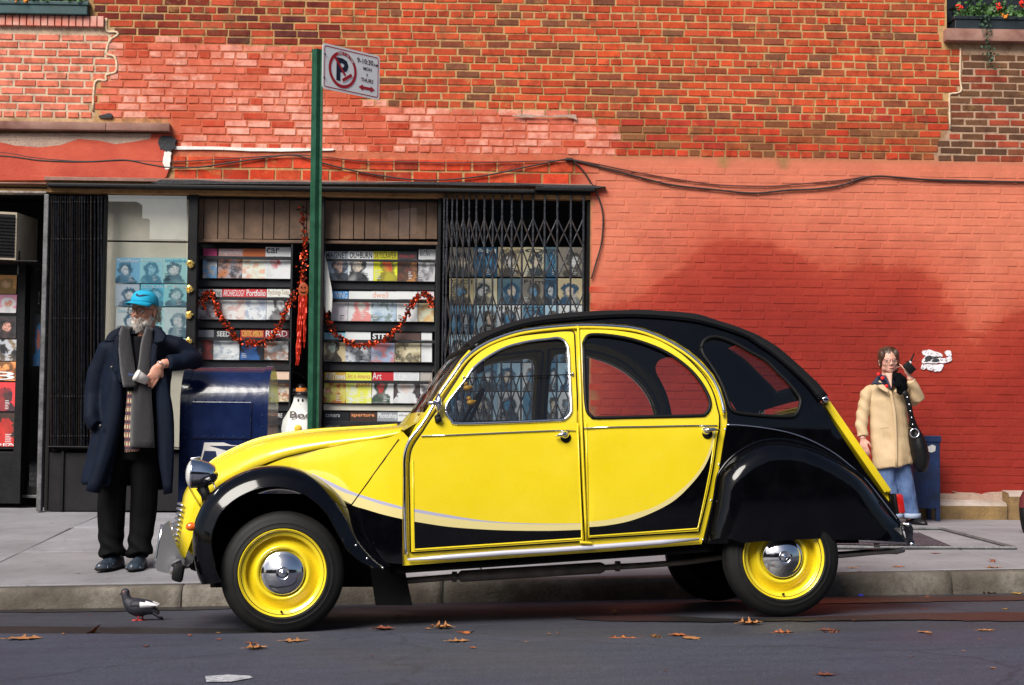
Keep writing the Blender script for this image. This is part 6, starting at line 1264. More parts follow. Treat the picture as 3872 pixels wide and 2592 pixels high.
# ================================================================== MAIL BOX
dd = 10.42; mbp = at_depth(690, 2036, dd); MBY = mbp.y; MBZ = side_z(mbp.x, MBY+.25)
def mt(px, py): return at_depth(px, py, dd)
xl, xr = mt(678, 1700).x, mt(1012, 1600).x; ztop = mt(850, 1384).z
MAIL = empty('mailbox', ((xl+xr)/2, MBY+.25, MBZ), 'dark blue domed street mailbox under the man\'s elbow', 'mailbox')
M_MAIL = mat('mail_blue', (.0045, .012, .055), .2, var=.25, vscale=8, bump=.25, bscale=18, coat=.4); M_MAILD = mat('mail_blue_dark', (.006, .016, .06), .4)
rr_ = .27; zl = MBZ+.13
def mprof(off, n_=14):
    P = [(-rr_-off, zl)]
    for k in range(n_+1): t = math.pi-math.pi*k/n_; P.append((math.cos(t)*(rr_+off), ztop-rr_+math.sin(t)*(rr_+off)))
    return P+[(rr_+off, zl)]
def mext(x0, x1, off): 
    mb = MB(); yc = MBY+rr_
    mb.loft([[Vector((x, yc+y, z)) for y, z in mprof(off)] for x in (x0, x1)], closed=True, cap=True); return mb
mext(xl+.02, xr-.02, 0).build('body', M_MAIL, MAIL, ang=30)
mext(xl, xl+.055, .010).build('end_flange', M_MAIL, MAIL, ang=30); mext(xr-.045, xr, .010).build('end_flange', M_MAIL, MAIL, ang=30)
mb = MB(); y_ = MBY-.004; pz0, pz1 = mt(850, 1660).z, mt(850, 1520).z; px0, px1 = mt(726, 1600).x, mt(950, 1600).x
mb.obox(((px0+px1)/2, y_, (pz0+pz1)/2), ((px1-px0)/2, 0, 0), (0, .006, 0), (0, 0, (pz1-pz0)/2), bev=.004); mb.build('panel', M_MAIL, MAIL)
mb = MB()
def riv(px, py): p = mt(px, py); mb.ell((p.x, MBY-.012, p.z), (.0055, 0, 0), (0, .006, 0), (0, 0, .0055), 8, 5)
for py in range(1530, 2000, 42): riv(698, py); riv(992, py)
for px in range(740, 950, 36): riv(px, 1514); riv(px, 1652)
o = mb.build('rivets', M_MAILD, MAIL, True); o['kind'] = 'stuff'
for x in (xl+.04, xr-.05):
    for y in (MBY+.04, MBY+.5): MB().obox((x, y, (MBZ+zl)/2), (.022, 0, 0), (0, .022, 0), (0, 0, (zl-MBZ)/2+.01), bev=.003).build('leg', M_MAIL, MAIL)
zc_ = lambda cx, cy: mt(560+cx/3, 1600+cy/3)
def sticker(name, P, m_, out): mesh_obj(name, [Vector((zc_(*p).x, MBY-.012-out, zc_(*p).z)) for p in P], [tuple(range(len(P)))], m_, MAIL)
M_STW = mat('sticker_white', (.62, .6, .58), .5, var=.1)
sticker('emblem_ground', [(640,222),(860,222),(940,250),(1090,262),(960,318),(900,400),(860,470),(585,470),(625,300)], M_STW, .001)
sticker('emblem_wing', [(690,258),(1060,262),(945,312),(905,318)], M_MAILD, .002); sticker('emblem_wing', [(642,316),(770,320),(800,470),(600,470)], M_MAILD, .002)
# ================================================================== SMALL RELAY BOX BY THE WALL
rb0 = on_side(3545, 1972); RBD = rb0.dot(_f0)
def rt(px, py): return at_depth(px, py, RBD)
RB = empty('relay_box', rb0, 'scuffed blue street box beside the woman in the tan coat', 'street box')
M_RB = mat('box_blue', (.003, .010, .028), .6, col2=(.006, .03, .13), vscale=7, bump=.6, bscale=20)
x0, x1 = rt(3455, 1800).x, rt(3556, 1800).x; z1 = rt(3500, 1656).z; z0 = rt(3500, 1925).z
mb = MB(); mb.obox(((x0+x1)/2, rb0.y+.15, (z0+z1)/2), ((x1-x0)/2, 0, 0), (0, .15, 0), (0, 0, (z1-z0)/2), bev=.01); mb.build('body', M_RB, RB)
MB().obox(((x0+x1)/2, rb0.y+.15, z1-.01), ((x1-x0)/2+.008, 0, 0), (0, .16, 0), (0, 0, .028), bev=.008).build('lid', M_RB, RB)
for x in (x0+.02, x1-.02):
    for y in (rb0.y+.02, rb0.y+.28): MB().obox((x, y, (rb0.z+z0)/2), (.018, 0, 0), (0, .018, 0), (0, 0, (z0-rb0.z)/2+.01), bev=.003).build('leg', M_RB, RB)
P = [rt(x, y) for x, y in [(3505,1690),(3525,1682),(3538,1688),(3536,1706),(3522,1712),(3506,1708)]]; mesh_obj('torn_sticker', [Vector((p.x, rb0.y-.004, p.z)) for p in P], [tuple(range(6))], M_STW, RB)
# ================================================================== PAVEMENT HATCH, LITTER
hp_ = [on_side(x, y) for x, y in [(3150,2085),(3660,2088),(3842,2070),(3600,2000),(3250,1992)]]
M_HATCH = mat('hatch_steel', (.10, .10, .125), .5, .5, var=.4, vscale=14, bump=.5, bscale=60)
HT = empty('cellar_hatch', hp_[0], 'ridged steel cellar hatch set in the pavement by the tail pipe', 'hatch')
A_, B_, C_, D_ = [on_side(x, y) for x, y in [(3120,2062),(3600,2070),(3480,2020),(3060,2016)]]
mesh_obj('plate', [p+Vector((0, 0, .008)) for p in (A_, B_, C_, D_)], [(0, 1, 2, 3)], M_HATCH, HT)
for i in range(26):
    t = (i+.5)/26; p0, p1 = A_.lerp(B_, t), D_.lerp(C_, t); MB().tube([p0+Vector((0, 0, .010)), p1+Vector((0, 0, .010))], .005, 4).build('rib', M_HATCH, HT)
mb = MB(); fr = [on_side(x, y)+Vector((0, 0, .012)) for x, y in [(3040,2078),(3842,2080),(3560,2006),(3040,2004)]]; mb.tube(fr+[fr[0]], .012, 4); mb.build('frame', M_FRAME2, HT)
tp = on_side(3712, 1962); mb = MB(); r_ = random.Random(3)
mb.ell(tp+Vector((0, 0, .03)), (.055, 0, 0), (0, .04, 0), (0, 0, .034), 12, 8); o = mb.build('crumpled_tissue', mat('mint_paper', (.42, .72, .64), .8, col2=(.75, .85, .82), vscale=30), None)
for v in o.data.vertices: v.co += Vector((r_.uniform(-.012, .012), r_.uniform(-.012, .012), r_.uniform(-.009, .011)))
tag(o, 'crumpled mint green tissue lying at the foot of the wall', 'tissue')
cp = on_road(3255, 2256); o = MB().lathe([(0, .014), (.014, .013), (.017, .008), (.017, 0)], cp, (0, 0, 1), 16).build('bottle_cap', mat('blue_plastic', (.05, .05, .55), .4), None, True); tag(o, 'small blue bottle cap in the gutter behind the rear wheel', 'bottle cap')
np_ = on_road(2326, 2322); o = MB().ell(np_+Vector((0, 0, .014)), (.012, 0, 0), (0, .012, 0), (0, 0, .014), 12, 8).build('nut', mat('nut_brown', (.38, .16, .06), .5, var=.2), None, True); tag(o, 'round orange brown nut on the road under the car', 'nut')
# unidentified dark red object at the right border, built as a rounded bag
hb = on_side(3905, 2015); HD = hb.dot(_f0); hz = lambda y: at_depth(3890, y, HD).z
PN = empty('rounded_bag', hb, 'maroon and black rounded bag standing at the right edge', 'bag')
cx_ = at_depth(3905, 1930, HD)
secs = []
for y, r in [(1838,.01),(1845,.04),(1860,.075),(1885,.10),(1920,.105),(1960,.10),(2000,.085),(2020,.07)]: secs.append([Vector((cx_.x+r*math.cos(t), cx_.y+r*.8*math.sin(t), hz(y))) for t in [k*math.pi/8 for k in range(16)]])
mb = MB(); mb.loft(secs[:5], closed=True); mb.build('flap', mat('maroon_leather', (.09, .012, .014), .45, var=.3), PN, True)
mb = MB(); mb.loft(secs[4:], closed=True, cap=True); mb.build('pouch', M_RUB, PN, True)
# twig caught at the windscreen foot
TW = empty('dry_twig', CARM @ c3(1600, 1560), 'dry brown twigs caught at the foot of the windscreen', 'twig')
M_TWIG = mat('twig', (.16, .09, .05), .9, bump=.4); r_ = random.Random(9)
for px, py, qx, qy, rr in [(1598,1560,1686,1372,.0028),(1602,1550,1668,1400,.002),(1600,1555,1640,1395,.002),(1596,1580,1625,1480,.003),(1590,1585,1612,1520,.004),(1565,1612,1590,1560,.002)]:
    P = [CARM @ cv(px+(qx-px)*t+r_.uniform(-4, 4), py+(qy-py)*t, -.55+.2*t) for t in (0, .3, .6, 1)]; MB().tube(P, [rr*1.3, rr, rr*.8, rr*.4], 5).build('stem', M_TWIG, TW, True)
mb = MB()
for px, py in ((1600, 1548), (1594, 1575), (1610, 1530)):
    for _ in range(5): leafq(mb, CARM @ (cv(px+r_.uniform(-8, 8), py+r_.uniform(-10, 10), -.55)), .014, r_)
mb.build('dead_leaves', mat('dead_leaf', (.10, .05, .02), .8), TW)
# ================================================================== FALLEN LEAVES
LM = [mat('leaf_rust', (.28, .06, .018), .7, col2=(.40, .12, .03), vscale=25), mat('leaf_tan', (.42, .20, .07), .75, col2=(.30, .11, .04), vscale=25), mat('leaf_dark', (.13, .035, .018), .7, col2=(.22, .06, .025), vscale=25), mat('leaf_yellow', (.52, .33, .04), .7, col2=(.36, .15, .03), vscale=25)]
def leaf(px, py, size, mi, label, ground='road', curl=.5, rot=None, group='fallen autumn leaves', stand=0.0):
    size *= .8
    p = on_road(px, py) if ground == 'road' else on_side(px, py)
    if ground == 'road' and p.y < edge_y(p.x): p.z += .017
    r_ = random.Random(int(px*13+py)); a = r_.random()*6.28 if rot is None else rot
    n_ = 11; V = []; F_ = []
    for i in range(n_):
        t = i/(n_-1); wv = math.sin(math.pi*min(1, t*1.02)**.8)*(.36+.20*math.sin(t*19+px)+.10*math.sin(t*41+py)) + .01
        for k in range(5):
            s = (k-2)/2; x = (t-.5)*size+.05*size*math.sin(k*3.1+i*2.3+px); y = s*wv*size*(1+.25*math.sin(k*2.1+i*1.7+py)); z = curl*size*(.35*s*s*wv*2+.28*(t-.45)**2*2)+.006*r_.uniform(-1, 1)*size*8*.3
            V.append(Vector((x, y, z+.002)))
    for i in range(n_-1):
        for k in range(4): q_ = i*5+k; F_.append((q_, q_+1, q_+6, q_+5))
    zmin = min(v.z for v in V)
    st = [Vector((-.5*size, 0, V[2].z)), Vector((-.60*size, .03*size, V[2].z-.02*size)), Vector((-.68*size, .05*size, V[2].z-.05*size*curl))]
    mb = MB(); mb.add(V, F_); mb.tube(st, size*.012, 4)
    o = bpy.data.objects.new('fallen_leaf', None); bpy.data.objects.remove(o)
    me = bpy.data.meshes.new('fallen_leaf'); me.from_pydata([tuple(v-Vector((0, 0, zmin-.001))) for v in mb.v], [], mb.f); me.materials.append(LM[mi])
    o = bpy.data.objects.new('fallen_leaf', me); COL.objects.link(o); o.location = p; o.rotation_euler = (stand, 0, a) if not stand else (0, -stand, a)
    for pl_ in me.polygons: pl_.use_smooth = True
    tag(o, label, 'leaf', group); return o
leaf(350, 2398, .15, 0, 'rust red leaf standing upright on the road below the pigeon', curl=.35, rot=-.2, stand=.75)
leaf(95, 2430, .20, 1, 'long flat tan leaf lying at the left edge of the road', curl=.08, rot=.1); leaf(150, 2306, .09, 3, 'yellow and orange leaf in the gutter at left', curl=.4)
leaf(970, 2470, .12, 1, 'curled tan leaf on the road below the front wheel', curl=.5, rot=.3); leaf(1115, 2440, .14, 1, 'flat brown leaf just below the front tyre', curl=.1, rot=.1); leaf(1452, 2382, .13, 2, 'dark folded leaf right of the front tyre', curl=.4, rot=.1)
leaf(1668, 2378, .13, 1, 'arched pale leaf with a yellow stalk on the road under the sill', curl=.7, rot=3.2); leaf(1760, 2412, .10, 0, 'small rust leaf below the sill beside the asphalt joint', curl=.4); leaf(1735, 2442, .12, 1, 'thin tan leaf on the near side of the asphalt joint', curl=.2, rot=.1)
leaf(2360, 2418, .17, 0, 'long rust leaf left of the crumpled pale leaf', curl=.15, rot=0); leaf(2475, 2420, .08, 1, 'crumpled pale leaf standing on the asphalt joint', curl=1.3, stand=.4); leaf(2560, 2405, .10, 0, 'orange leaf on the joint just right of the pale crumpled one', curl=.3)
leaf(2838, 2362, .14, 1, 'large tan leaf on the road below the rear wheel', curl=.6, rot=.0); leaf(2610, 2430, .12, 1, 'flat tan leaf piece below the orange one', curl=.1); leaf(2965, 2412, .11, 0, 'red brown leaf below the rear tyre', curl=.4, rot=.1); leaf(3150, 2402, .10, 0, 'bent rust leaf right of the rear tyre on the joint', curl=.8, stand=.2)
leaf(3130, 2384, .10, 2, 'dark flat leaf behind the bent rust leaf', curl=.15, rot=.1); leaf(3125, 2572, .09, 2, 'lone brown leaf low on the near road', curl=.2, rot=0); leaf(3500, 2408, .09, 1, 'small tan leaf on the joint at right', curl=.15)
leaf(3730, 2400, .10, 1, 'slender tan leaf far right on the joint', curl=.1, rot=.1); leaf(3735, 2245, .12, 1, 'tan leaf in the gutter at right', curl=.5); leaf(3845, 2248, .09, 3, 'yellow leaf floating in the gutter at the right edge', curl=.4); leaf(3535, 2240, .06, 3, 'tiny yellow leaf against the kerb face', curl=.5); leaf(3510, 2260, .06, 0, 'tiny rust leaf in the gutter near the yellow one', curl=.4)
leaf(3400, 2146, .10, 0, 'rust leaf on the pavement below the tail pipe', 'side', .3, .1); leaf(3225, 2150, .09, 1, 'tan leaf on the pavement just behind the rear tyre', 'side', .2, .1); leaf(3760, 2150, .12, 1, 'large tan leaf on the pavement near the kerb at right', 'side', .3, .0); leaf(3752, 2128, .07, 2, 'dark curled leaf standing on the pavement at right', 'side', 1.0, None, stand=.5); leaf(3540, 2094, .09, 2, 'dark flat leaf on the pavement beside the hatch', 'side', .1, .1)
leaf(3800, 2305, .05, 3, 'small yellow leaf on the road at far right', curl=.2); leaf(3490, 2304, .05, 2, 'small dark leaf in the reddish puddle', curl=.2)
r_ = random.Random(17)
for k in range(34):
    px = r_.choice([r_.uniform(20, 1000), r_.uniform(1300, 2700), r_.uniform(2900, 3850)]); py = r_.choice([r_.gauss(2415, 14), r_.uniform(2300, 2400), r_.uniform(2420, 2560)])
    if 840 < px < 1350 and py < 2400 or 2650 < px < 3200 and py < 2350: continue
    leaf(px, py, r_.uniform(.018, .045), r_.choice([0, 1, 2, 2]), 'tiny dry leaf scrap lying on the road', curl=r_.uniform(.1, .6), group='leaf scraps on the road')
for k in range(14): leaf(r_.uniform(20, 640) if k < 6 else r_.uniform(3200, 3850), r_.uniform(2000, 2210) if k < 6 else r_.uniform(2100, 2160), r_.uniform(.02, .04), 2, 'tiny dark leaf scrap lying on the pavement', 'side', .1, 0, 'leaf scraps on the pavement')
# worn white road mark at the bottom edge
wm = [on_road(x, y) for x, y in [(775,2578),(860,2572),(945,2576),(955,2584),(870,2600),(780,2600)]]
mesh_obj('road_marking', [p+Vector((0, 0, .020)) for p in wm], [tuple(range(6))], mat('worn_road_paint', (.55, .56, .6), .8, col2=(.12, .12, .14), vscale=40))
tag(bpy.data.objects['road_marking'], kind='structure')
# ================================================================== PIGEON
pg = on_road(530, 2348); PG = empty('pigeon', pg, 'dark pigeon with white wing patch walking on the road', 'pigeon')
PD = pg.dot(_f0)
def pt(px, py, dy=0.0): p = at_depth(px, py, PD); return p+Vector((0, dy, 0))
M_PIG = mat('pigeon_grey', (.010, .010, .018), .6, col2=(.022, .022, .034), vscale=20, bump=.3, bscale=120); M_PIGW = mat('pigeon_white', (.72, .71, .74), .7, var=.1, vscale=30); M_PIGR = mat('pigeon_leg', (.55, .06, .06), .6)
body = [(476,2233,.012),(474,2243,.022),(476,2255,.023),(481,2268,.026),(490,2280,.036),(505,2291,.047),(524,2298,.049),(545,2299,.043),(565,2303,.033),(585,2312,.020),(600,2322,.012)]
mb = MB(); P = smooth_poly([pt(x, y) for x, y, r in body], 3); R_ = [body[min(i//3, len(body)-1)][2]*(1-(i % 3)/3)+body[min(i//3+1, len(body)-1)][2]*((i % 3)/3) for i in range(len(P))]
mb.tube(P, R_, 14); mb.ell(pt(474, 2240), (.023, 0, 0), (0, .019, 0), (0, 0, .021), 12, 8); mb.build('body', M_PIG, PG, True)
mb = MB(); mb.tube([pt(464, 2243), pt(458, 2246), pt(452, 2250)], [.006, .0045, .001], 8); mb.build('beak', M_RUB, PG, True)
mb = MB(); mb.ell(pt(470, 2238, -.017), (.0045, 0, 0), (0, .004, 0), (0, 0, .0045), 8, 6); mb.build('eye', mat('pigeon_eye', (.6, .15, .03), .2), PG, True)
for s in (-1, 1):
    mb = MB(); secs = []
    for x, ya, yb in [(498,2272,2300),(515,2266,2306),(535,2266,2304),(555,2270,2300),(575,2276,2298),(592,2282,2292),(601,2286,2290)]:
        secs.append([pt(x, ya+(yb-ya)*k/5, s*(.020+.030*math.sin(math.pi*(k+.6)/6.2)*(1 if x < 560 else .6))) for k in range(6)])
    mb.loft(secs); o = mb.build('wing', [M_PIG, M_PIGW], PG, True)
    for p_ in o.data.polygons:
        q_ = project(wmat(o) @ p_.center)
        if q_[0] > 528 and q_[1] > 2272+(600-q_[0])*.08: p_.material_index = 1
    mo = o.modifiers.new('t', 'SOLIDIFY'); mo.thickness = .004
mb = MB(); mb.loft([[pt(x, y+k*6-6, .018*(k-1)) for k in range(3)] for x, y in [(560,2305),(585,2322),(605,2334),(616,2336)]]); o = mb.build('tail', M_PIG, PG, True); o.modifiers.new('t', 'SOLIDIFY').thickness = .006
for x0, dy, bx_ in ((528, -.018, 522), (534, .02, 536)):
    mb = MB(); mb.tube([pt(x0, 2304, dy), pt(x0+2, 2322, dy), pt(bx_, 2346, dy)], [.012, .006, .0045], 8); f0 = pt(bx_, 2347, dy); f0.z = road_z(f0.x, f0.y)+.005
    for an in (-.5, 0, .5, math.pi): mb.tube([f0, f0+Vector((-math.cos(an)*.028, math.sin(an)*.028, -.002))], [.004, .0025], 6)
    mb.build('leg', M_PIGR, PG, True)
# ================================================================== PEOPLE
def remesh(name, mb, m_, parent, voxel, smooth=6, disp=0.0, dscale=12.0, fold=None):
    """fuse overlapping volumes into one continuous skin"""
    me = bpy.data.meshes.new(name); me.from_pydata([tuple(v) for v in mb.v], [], mb.f)
    bm = bmesh.new(); bm.from_mesh(me); bmesh.ops.recalc_face_normals(bm, faces=bm.faces); bm.to_mesh(me); bm.free()
    t = bpy.data.objects.new('tmp', me); COL.objects.link(t)
    r = t.modifiers.new('r', 'REMESH'); r.mode = 'VOXEL'; r.voxel_size = voxel
    if smooth: s = t.modifiers.new('s', 'SMOOTH'); s.factor = .5; s.iterations = smooth
    dg = bpy.context.evaluated_depsgraph_get(); ev = bpy.data.meshes.new_from_object(t.evaluated_get(dg))
    bpy.data.objects.remove(t); bpy.data.meshes.remove(me)
    if disp or fold:
        ns = [v.normal.copy() for v in ev.vertices]
        for v, nn in zip(ev.vertices, ns):
            p = v.co; d_ = disp*noise.noise((p.x*dscale, p.y*dscale, p.z*dscale*.45)) if disp else 0
            if fold: d_ += fold(p)
            v.co = p+nn*d_
    inv = pinv(parent)
    for v in ev.vertices: v.co = inv @ v.co
    ev.materials.clear(); ev.materials.append(m_); ev.name = name
    for p in ev.polygons: p.use_smooth = True
    o = bpy.data.objects.new(name, ev); COL.objects.link(o); o.parent = parent; return o
def skin_mat(name, c1, c2, c3_):
    m, n, l, b = node_mat(name); g = n.new('ShaderNodeNewGeometry').outputs['Position']
    a = noise_node(n, l, g, 28, 4, .6); f_ = noise_node(n, l, g, 160, 4)
    c = ramp(n, l, a, [(.3, c1), (.55, c2), (.75, c3_)]); l.new(c, b.inputs['Base Color']); b.inputs['Roughness'].default_value = .5
    b.inputs['Subsurface Weight'].default_value = .15; b.inputs['Subsurface Radius'].default_value = (.008, .003, .002); bump_node(n, l, b, f_, .25, .002); return m
def frame(fwd, up=(0, 0, 1)):
    f = Vector(fwd).normalized(); u = Vector(up); s = f.cross(u).normalized(); u = s.cross(f).normalized(); return f, s, u     # s: the figure's right
def head_geo(mb, H, F3, k=1.0, nose=1.0, jaw=1.0):
    f, s, u = F3; P = lambda a, b_, c: H+f*(a*k)+s*(b_*k)+u*(c*k)
    E = lambda a, b_, c, ra, rb, rc: mb.ell(P(a, b_, c), f*(ra*k), s*(rb*k), u*(rc*k), 18, 12)
    E(-.012, 0, .030, .094, .076, .090); E(.018, 0, -.010, .072, .066, .092); E(.032, 0, -.072, .052, .046*jaw, .036); E(.048, 0, -.094, .026, .024, .017)
    for q in (-1, 1):
        E(.050, q*.038, -.022, .026, .026, .026); E(.060, q*.030, .020, .018, .026, .009); E(.012, q*.050, -.060, .042, .018, .030)
        E(-.012, q*.078, -.008, .016, .007, .030); E(-.004, q*.081, .006, .010, .008, .014); E(-.006, q*.079, -.030, .008, .006, .010)
    mb.tube([P(.078, 0, .012), P(.090, 0, -.006), P(.104*nose, 0, -.030)], [.008*k, .0095*k, .013*k], 10); E(.092, .011, -.033, .011, .009, .008); E(.092, -.011, -.033, .011, .009, .008)
    mb.tube([P(.074, -.024, -.058), P(.083, -.010, -.0555), P(.085, 0, -.057), P(.083, .010, -.0555), P(.074, .024, -.058)], .0052*k, 8); mb.tube([P(.074, -.020, -.066), P(.083, 0, -.068), P(.074, .020, -.066)], .0058*k, 8)
    return P
def hand_geo(mb, wr, d, nrm, L=.19, curl=.5, spread=.9, thumb=1, curls=None):
    """palm, five jointed fingers; d = along the hand, nrm = out of the back of the hand"""
    d = Vector(d).normalized(); nrm = Vector(nrm); nrm = (nrm-d*nrm.dot(d)).normalized(); s = d.cross(nrm); k = L/.19
    pc = wr+d*(.048*k); mb.ell(pc, d*(.054*k), s*(.040*k), nrm*(.0155*k), 14, 8); mb.tube([wr-d*.02, wr+d*.02*k], [(.020*k, .026*k)]*2, 10, up=nrm)
    for i, (off, ln, r0) in enumerate(((-.030, .072, .0082), (-.0105, .082, .0086), (.0095, .076, .0083), (.028, .058, .0074))):
        c = curls[i] if curls else curl; b0 = wr+d*(.088*k)+s*(off*k)*1.0; pts = [wr+d*(.05*k)+s*(off*.8*k), b0]; dd_ = d+s*(off*2*spread); ang = 0
        for seg in (.46, .32, .24):
            ang += c*.75; v = (dd_*math.cos(ang)-nrm*math.sin(ang)).normalized(); pts.append(pts[-1]+v*(ln*seg*k))
        mb.tube(pts, [r0*k*1.05, r0*k*1.08, r0*k, r0*k*.92, r0*k*.7], 8); mb.ell(pts[-1], d*(r0*k*.7), s*(r0*k*.7), nrm*(r0*k*.7), 8, 6)
    tb = wr+d*(.022*k)-s*(.026*k*thumb)-nrm*.004; v1 = (d*.75-s*.62*thumb-nrm*.25).normalized(); v2 = (d*.95-s*.2*thumb-nrm*.35).normalized()
    mb.tube([wr+d*.01, tb, tb+v1*(.034*k), tb+v1*(.034*k)+v2*(.030*k), tb+v1*(.034*k)+v2*(.052*k)], [.013*k, .0125*k, .0105*k, .0092*k, .0065*k], 8)
def glasses(P, parent, m_, k=1.0, rx=.026, rz=.022):
    mb = MB()
    for q in (-1, 1):
        mb.tube([P(.104-.010*abs(math.cos(t)) if False else .102-.004*(1+q*math.cos(t)), q*.034+rx*math.cos(t), .006+rz*math.sin(t)*(1 if math.sin(t) < 0 else .85)) for t in [i*math.pi/10 for i in range(21)]], .0024*k, 6)
        mb.tube([P(.096, q*.062, .012), P(.05, q*.080, .012), P(-.012, q*.083, .010)], .002*k, 6)
    mb.tube([P(.104, -.009, .012), P(.108, 0, .016), P(.104, .009, .012)], .0022*k, 6); o = mb.build('glasses', m_, parent, True)
    mb = MB()
    for q in (-1, 1): mb.add([P(.101, q*.034+rx*.95*math.cos(t), .006+rz*.9*math.sin(t)) for t in [i*math.pi/8 for i in range(16)]], [tuple(range(16))])
    mb.build('lenses', glass_mat('spectacle_glass', (1, 1, 1), .25), o)
def eyes(P, parent, iris):
    mb = MB()
    for q in (-1, 1):
        mb.ell(P(.072, q*.0325, .002), P(.0125, 0, 0)-P(0, 0, 0), P(0, .0125, 0)-P(0, 0, 0), P(0, 0, .0115)-P(0, 0, 0), 12, 8)
    e = mb.build('eyes', mat('eye_white', (.62, .58, .55), .2), parent, True)
    mb = MB()
    for q in (-1, 1): mb.ell(P(.0815, q*.0325+.002, .001), P(.004, 0, 0)-P(0, 0, 0), P(0, .0058, 0)-P(0, 0, 0), P(0, 0, .0058)-P(0, 0, 0), 10, 6)
    mb.build('irises', iris, e, True)
    mb = MB()
    for q in (-1, 1): mb.tube([P(.076, q*.018, .009), P(.0855, q*.032, .0118), P(.076, q*.046, .007)], .0028, 6)
    mb.build('eyelids', mat('lid_skin', (.42, .20, .15), .6), parent, True)
def tuft(parent, name, m_, n_, pos, dirf, seed, r0=.0022, segs=4):
    """short hair strands"""
    r_ = random.Random(seed); mb = MB()
    for _ in range(n_):
        p = pos(r_); v, ln = dirf(p, r_); pts = [p]; 
        for s_ in range(segs): v = (v+Vector((r_.gauss(0, .16), r_.gauss(0, .16), r_.gauss(0, .16)-.07))).normalized(); pts.append(pts[-1]+v*(ln/segs))
        mb.tube(pts, [r0*(1-.75*i/segs) for i in range(segs+1)], 3, cap=False)
    o = mb.build(name, m_, parent, True); o['kind'] = 'stuff'; return o
# ------------------------------------------------------------------ the man by the mail box
DM = 10.30
def M(px, py, dy=0.0): return at_depth(px, py, DM)+Vector((0, dy, 0))
fx = M(450, 2120); MAN = empty('person', Vector((fx.x, fx.y, side_z(fx.x, fx.y))), 'bearded man in turquoise cap and long navy coat leaning on the mailbox', 'person')
GZ = side_z(fx.x, fx.y)
SK = skin_mat('skin_ruddy', (.58, .25, .17), (.68, .34, .24), (.76, .44, .33))
Hm = M(543, 1180, .0); F3 = frame((-.34, -.94, -.03)); mb = MB(); PH = head_geo(mb, Hm, F3, .98, 1.06, 1.05)
mb.tube([Hm+Vector((.02, .02, -.05)), M(548, 1262, .03), M(545, 1300, .05)], [.055, .056, .075], 14)                        # neck
mb.tube([M(545, 1290, .05), M(540, 1400, .06), M(530, 1560, .06), M(500, 1700, .05)], [(.08, .13), (.09, .14), (.09, .13), (.09, .12)], 16, up=(0, 1, 0))
for x0, x1, x2 in ((430, 420, 420), (520, 536, 528)): mb.tube([M(x0+30, 1680, .05), M(x1, 1880, .04), M(x2, 2085, .04)], [.07, .055, .042], 12)
mb.tube([M(415, 1320, .05), M(362, 1430, .06), M(350, 1520, .03), M(364, 1590, -.02)], [.05, .042, .036, .028], 12)
mb.tube([M(640, 1310, .06), M(712, 1350, .10), M(724, 1361, .08), M(702, 1368, -.02), M(628, 1380, -.13)], [.045, .042, .04, .036, .030], 12)
wr = M(622, 1384, -.14); hand_geo(mb, wr, (-.42, -.25, -.85), (.50, -.80, .10), .205, .55, .8, thumb=1, curls=[.42, .5, .62, .75])
hand_geo(mb, M(366, 1590, -.02), (.5, .1, -.8), (-.7, -.7, 0), .17, .6)
remesh('body', mb, SK, MAN, .0052, 5)
eyes(PH, MAN, mat('iris_grey', (.12, .14, .16), .15)); glasses(PH, MAN, mat('tortoise_frame', (.09, .03, .012), .25, coat=.5), 1.1, .029, .026)
# beard, moustache, hair
M_BEARD = mat('beard_white', (.62, .56, .50), .8, col2=(.76, .72, .67), vscale=60, bump=.8, bscale=220); M_HAIR = mat('hair_sandy', (.46, .33, .20), .7, col2=(.64, .54, .42), vscale=50)
mb = MB(); E = lambda a, b_, c, ra, rb, rc: mb.ell(PH(a, b_, c), F3[0]*ra, F3[1]*rb, F3[2]*rc, 16, 10)
E(.050, 0, -.094, .033, .038, .027); E(.040, 0, -.106, .028, .033, .022)
for q in (-1, 1): E(.026, q*.046, -.078, .042, .017, .030); E(.006, q*.0585, -.055, .030, .011, .034); E(.058, q*.030, -.076, .018, .014, .016); E(.080, q*.016, -.0475, .010, .017, .0075)
remesh('beard', mb, M_BEARD, MAN, .004, 4, .004, 90)
def bpos(r_):
    q = r_.uniform(-1, 1); c = r_.uniform(-.13, -.03); return PH(.085-.07*q*q-.25*max(0, -c-.09), q*.070*(1-.6*max(0, (-c-.085)/.05)), c)
tuft(MAN, 'beard_hairs', M_BEARD, 420, bpos, lambda p, r_: ((F3[0]*.5+Vector((0, 0, -1))+F3[1]*r_.gauss(0, .3)).normalized(), r_.uniform(.012, .024)), 3, .0016, 3)
def hpos(r_):
    q = r_.choice([-1, 1]); return PH(r_.uniform(-.10, -.0), q*r_.uniform(.055, .082), r_.uniform(-.055, .04))
tuft(MAN, 'hair', M_HAIR, 420, hpos, lambda p, r_: ((-F3[0]*.45+Vector((r_.gauss(0, .3), r_.gauss(0, .2), -.9))).normalized(), r_.uniform(.025, .055)), 4, .002, 5)
mb = MB(); mb.ell(PH(-.050, 0, .005), F3[0]*.056, F3[1]*.076, F3[2]*.052, 16, 10); remesh('hair_mass', mb, M_HAIR, MAN, .005, 3, .004, 80)
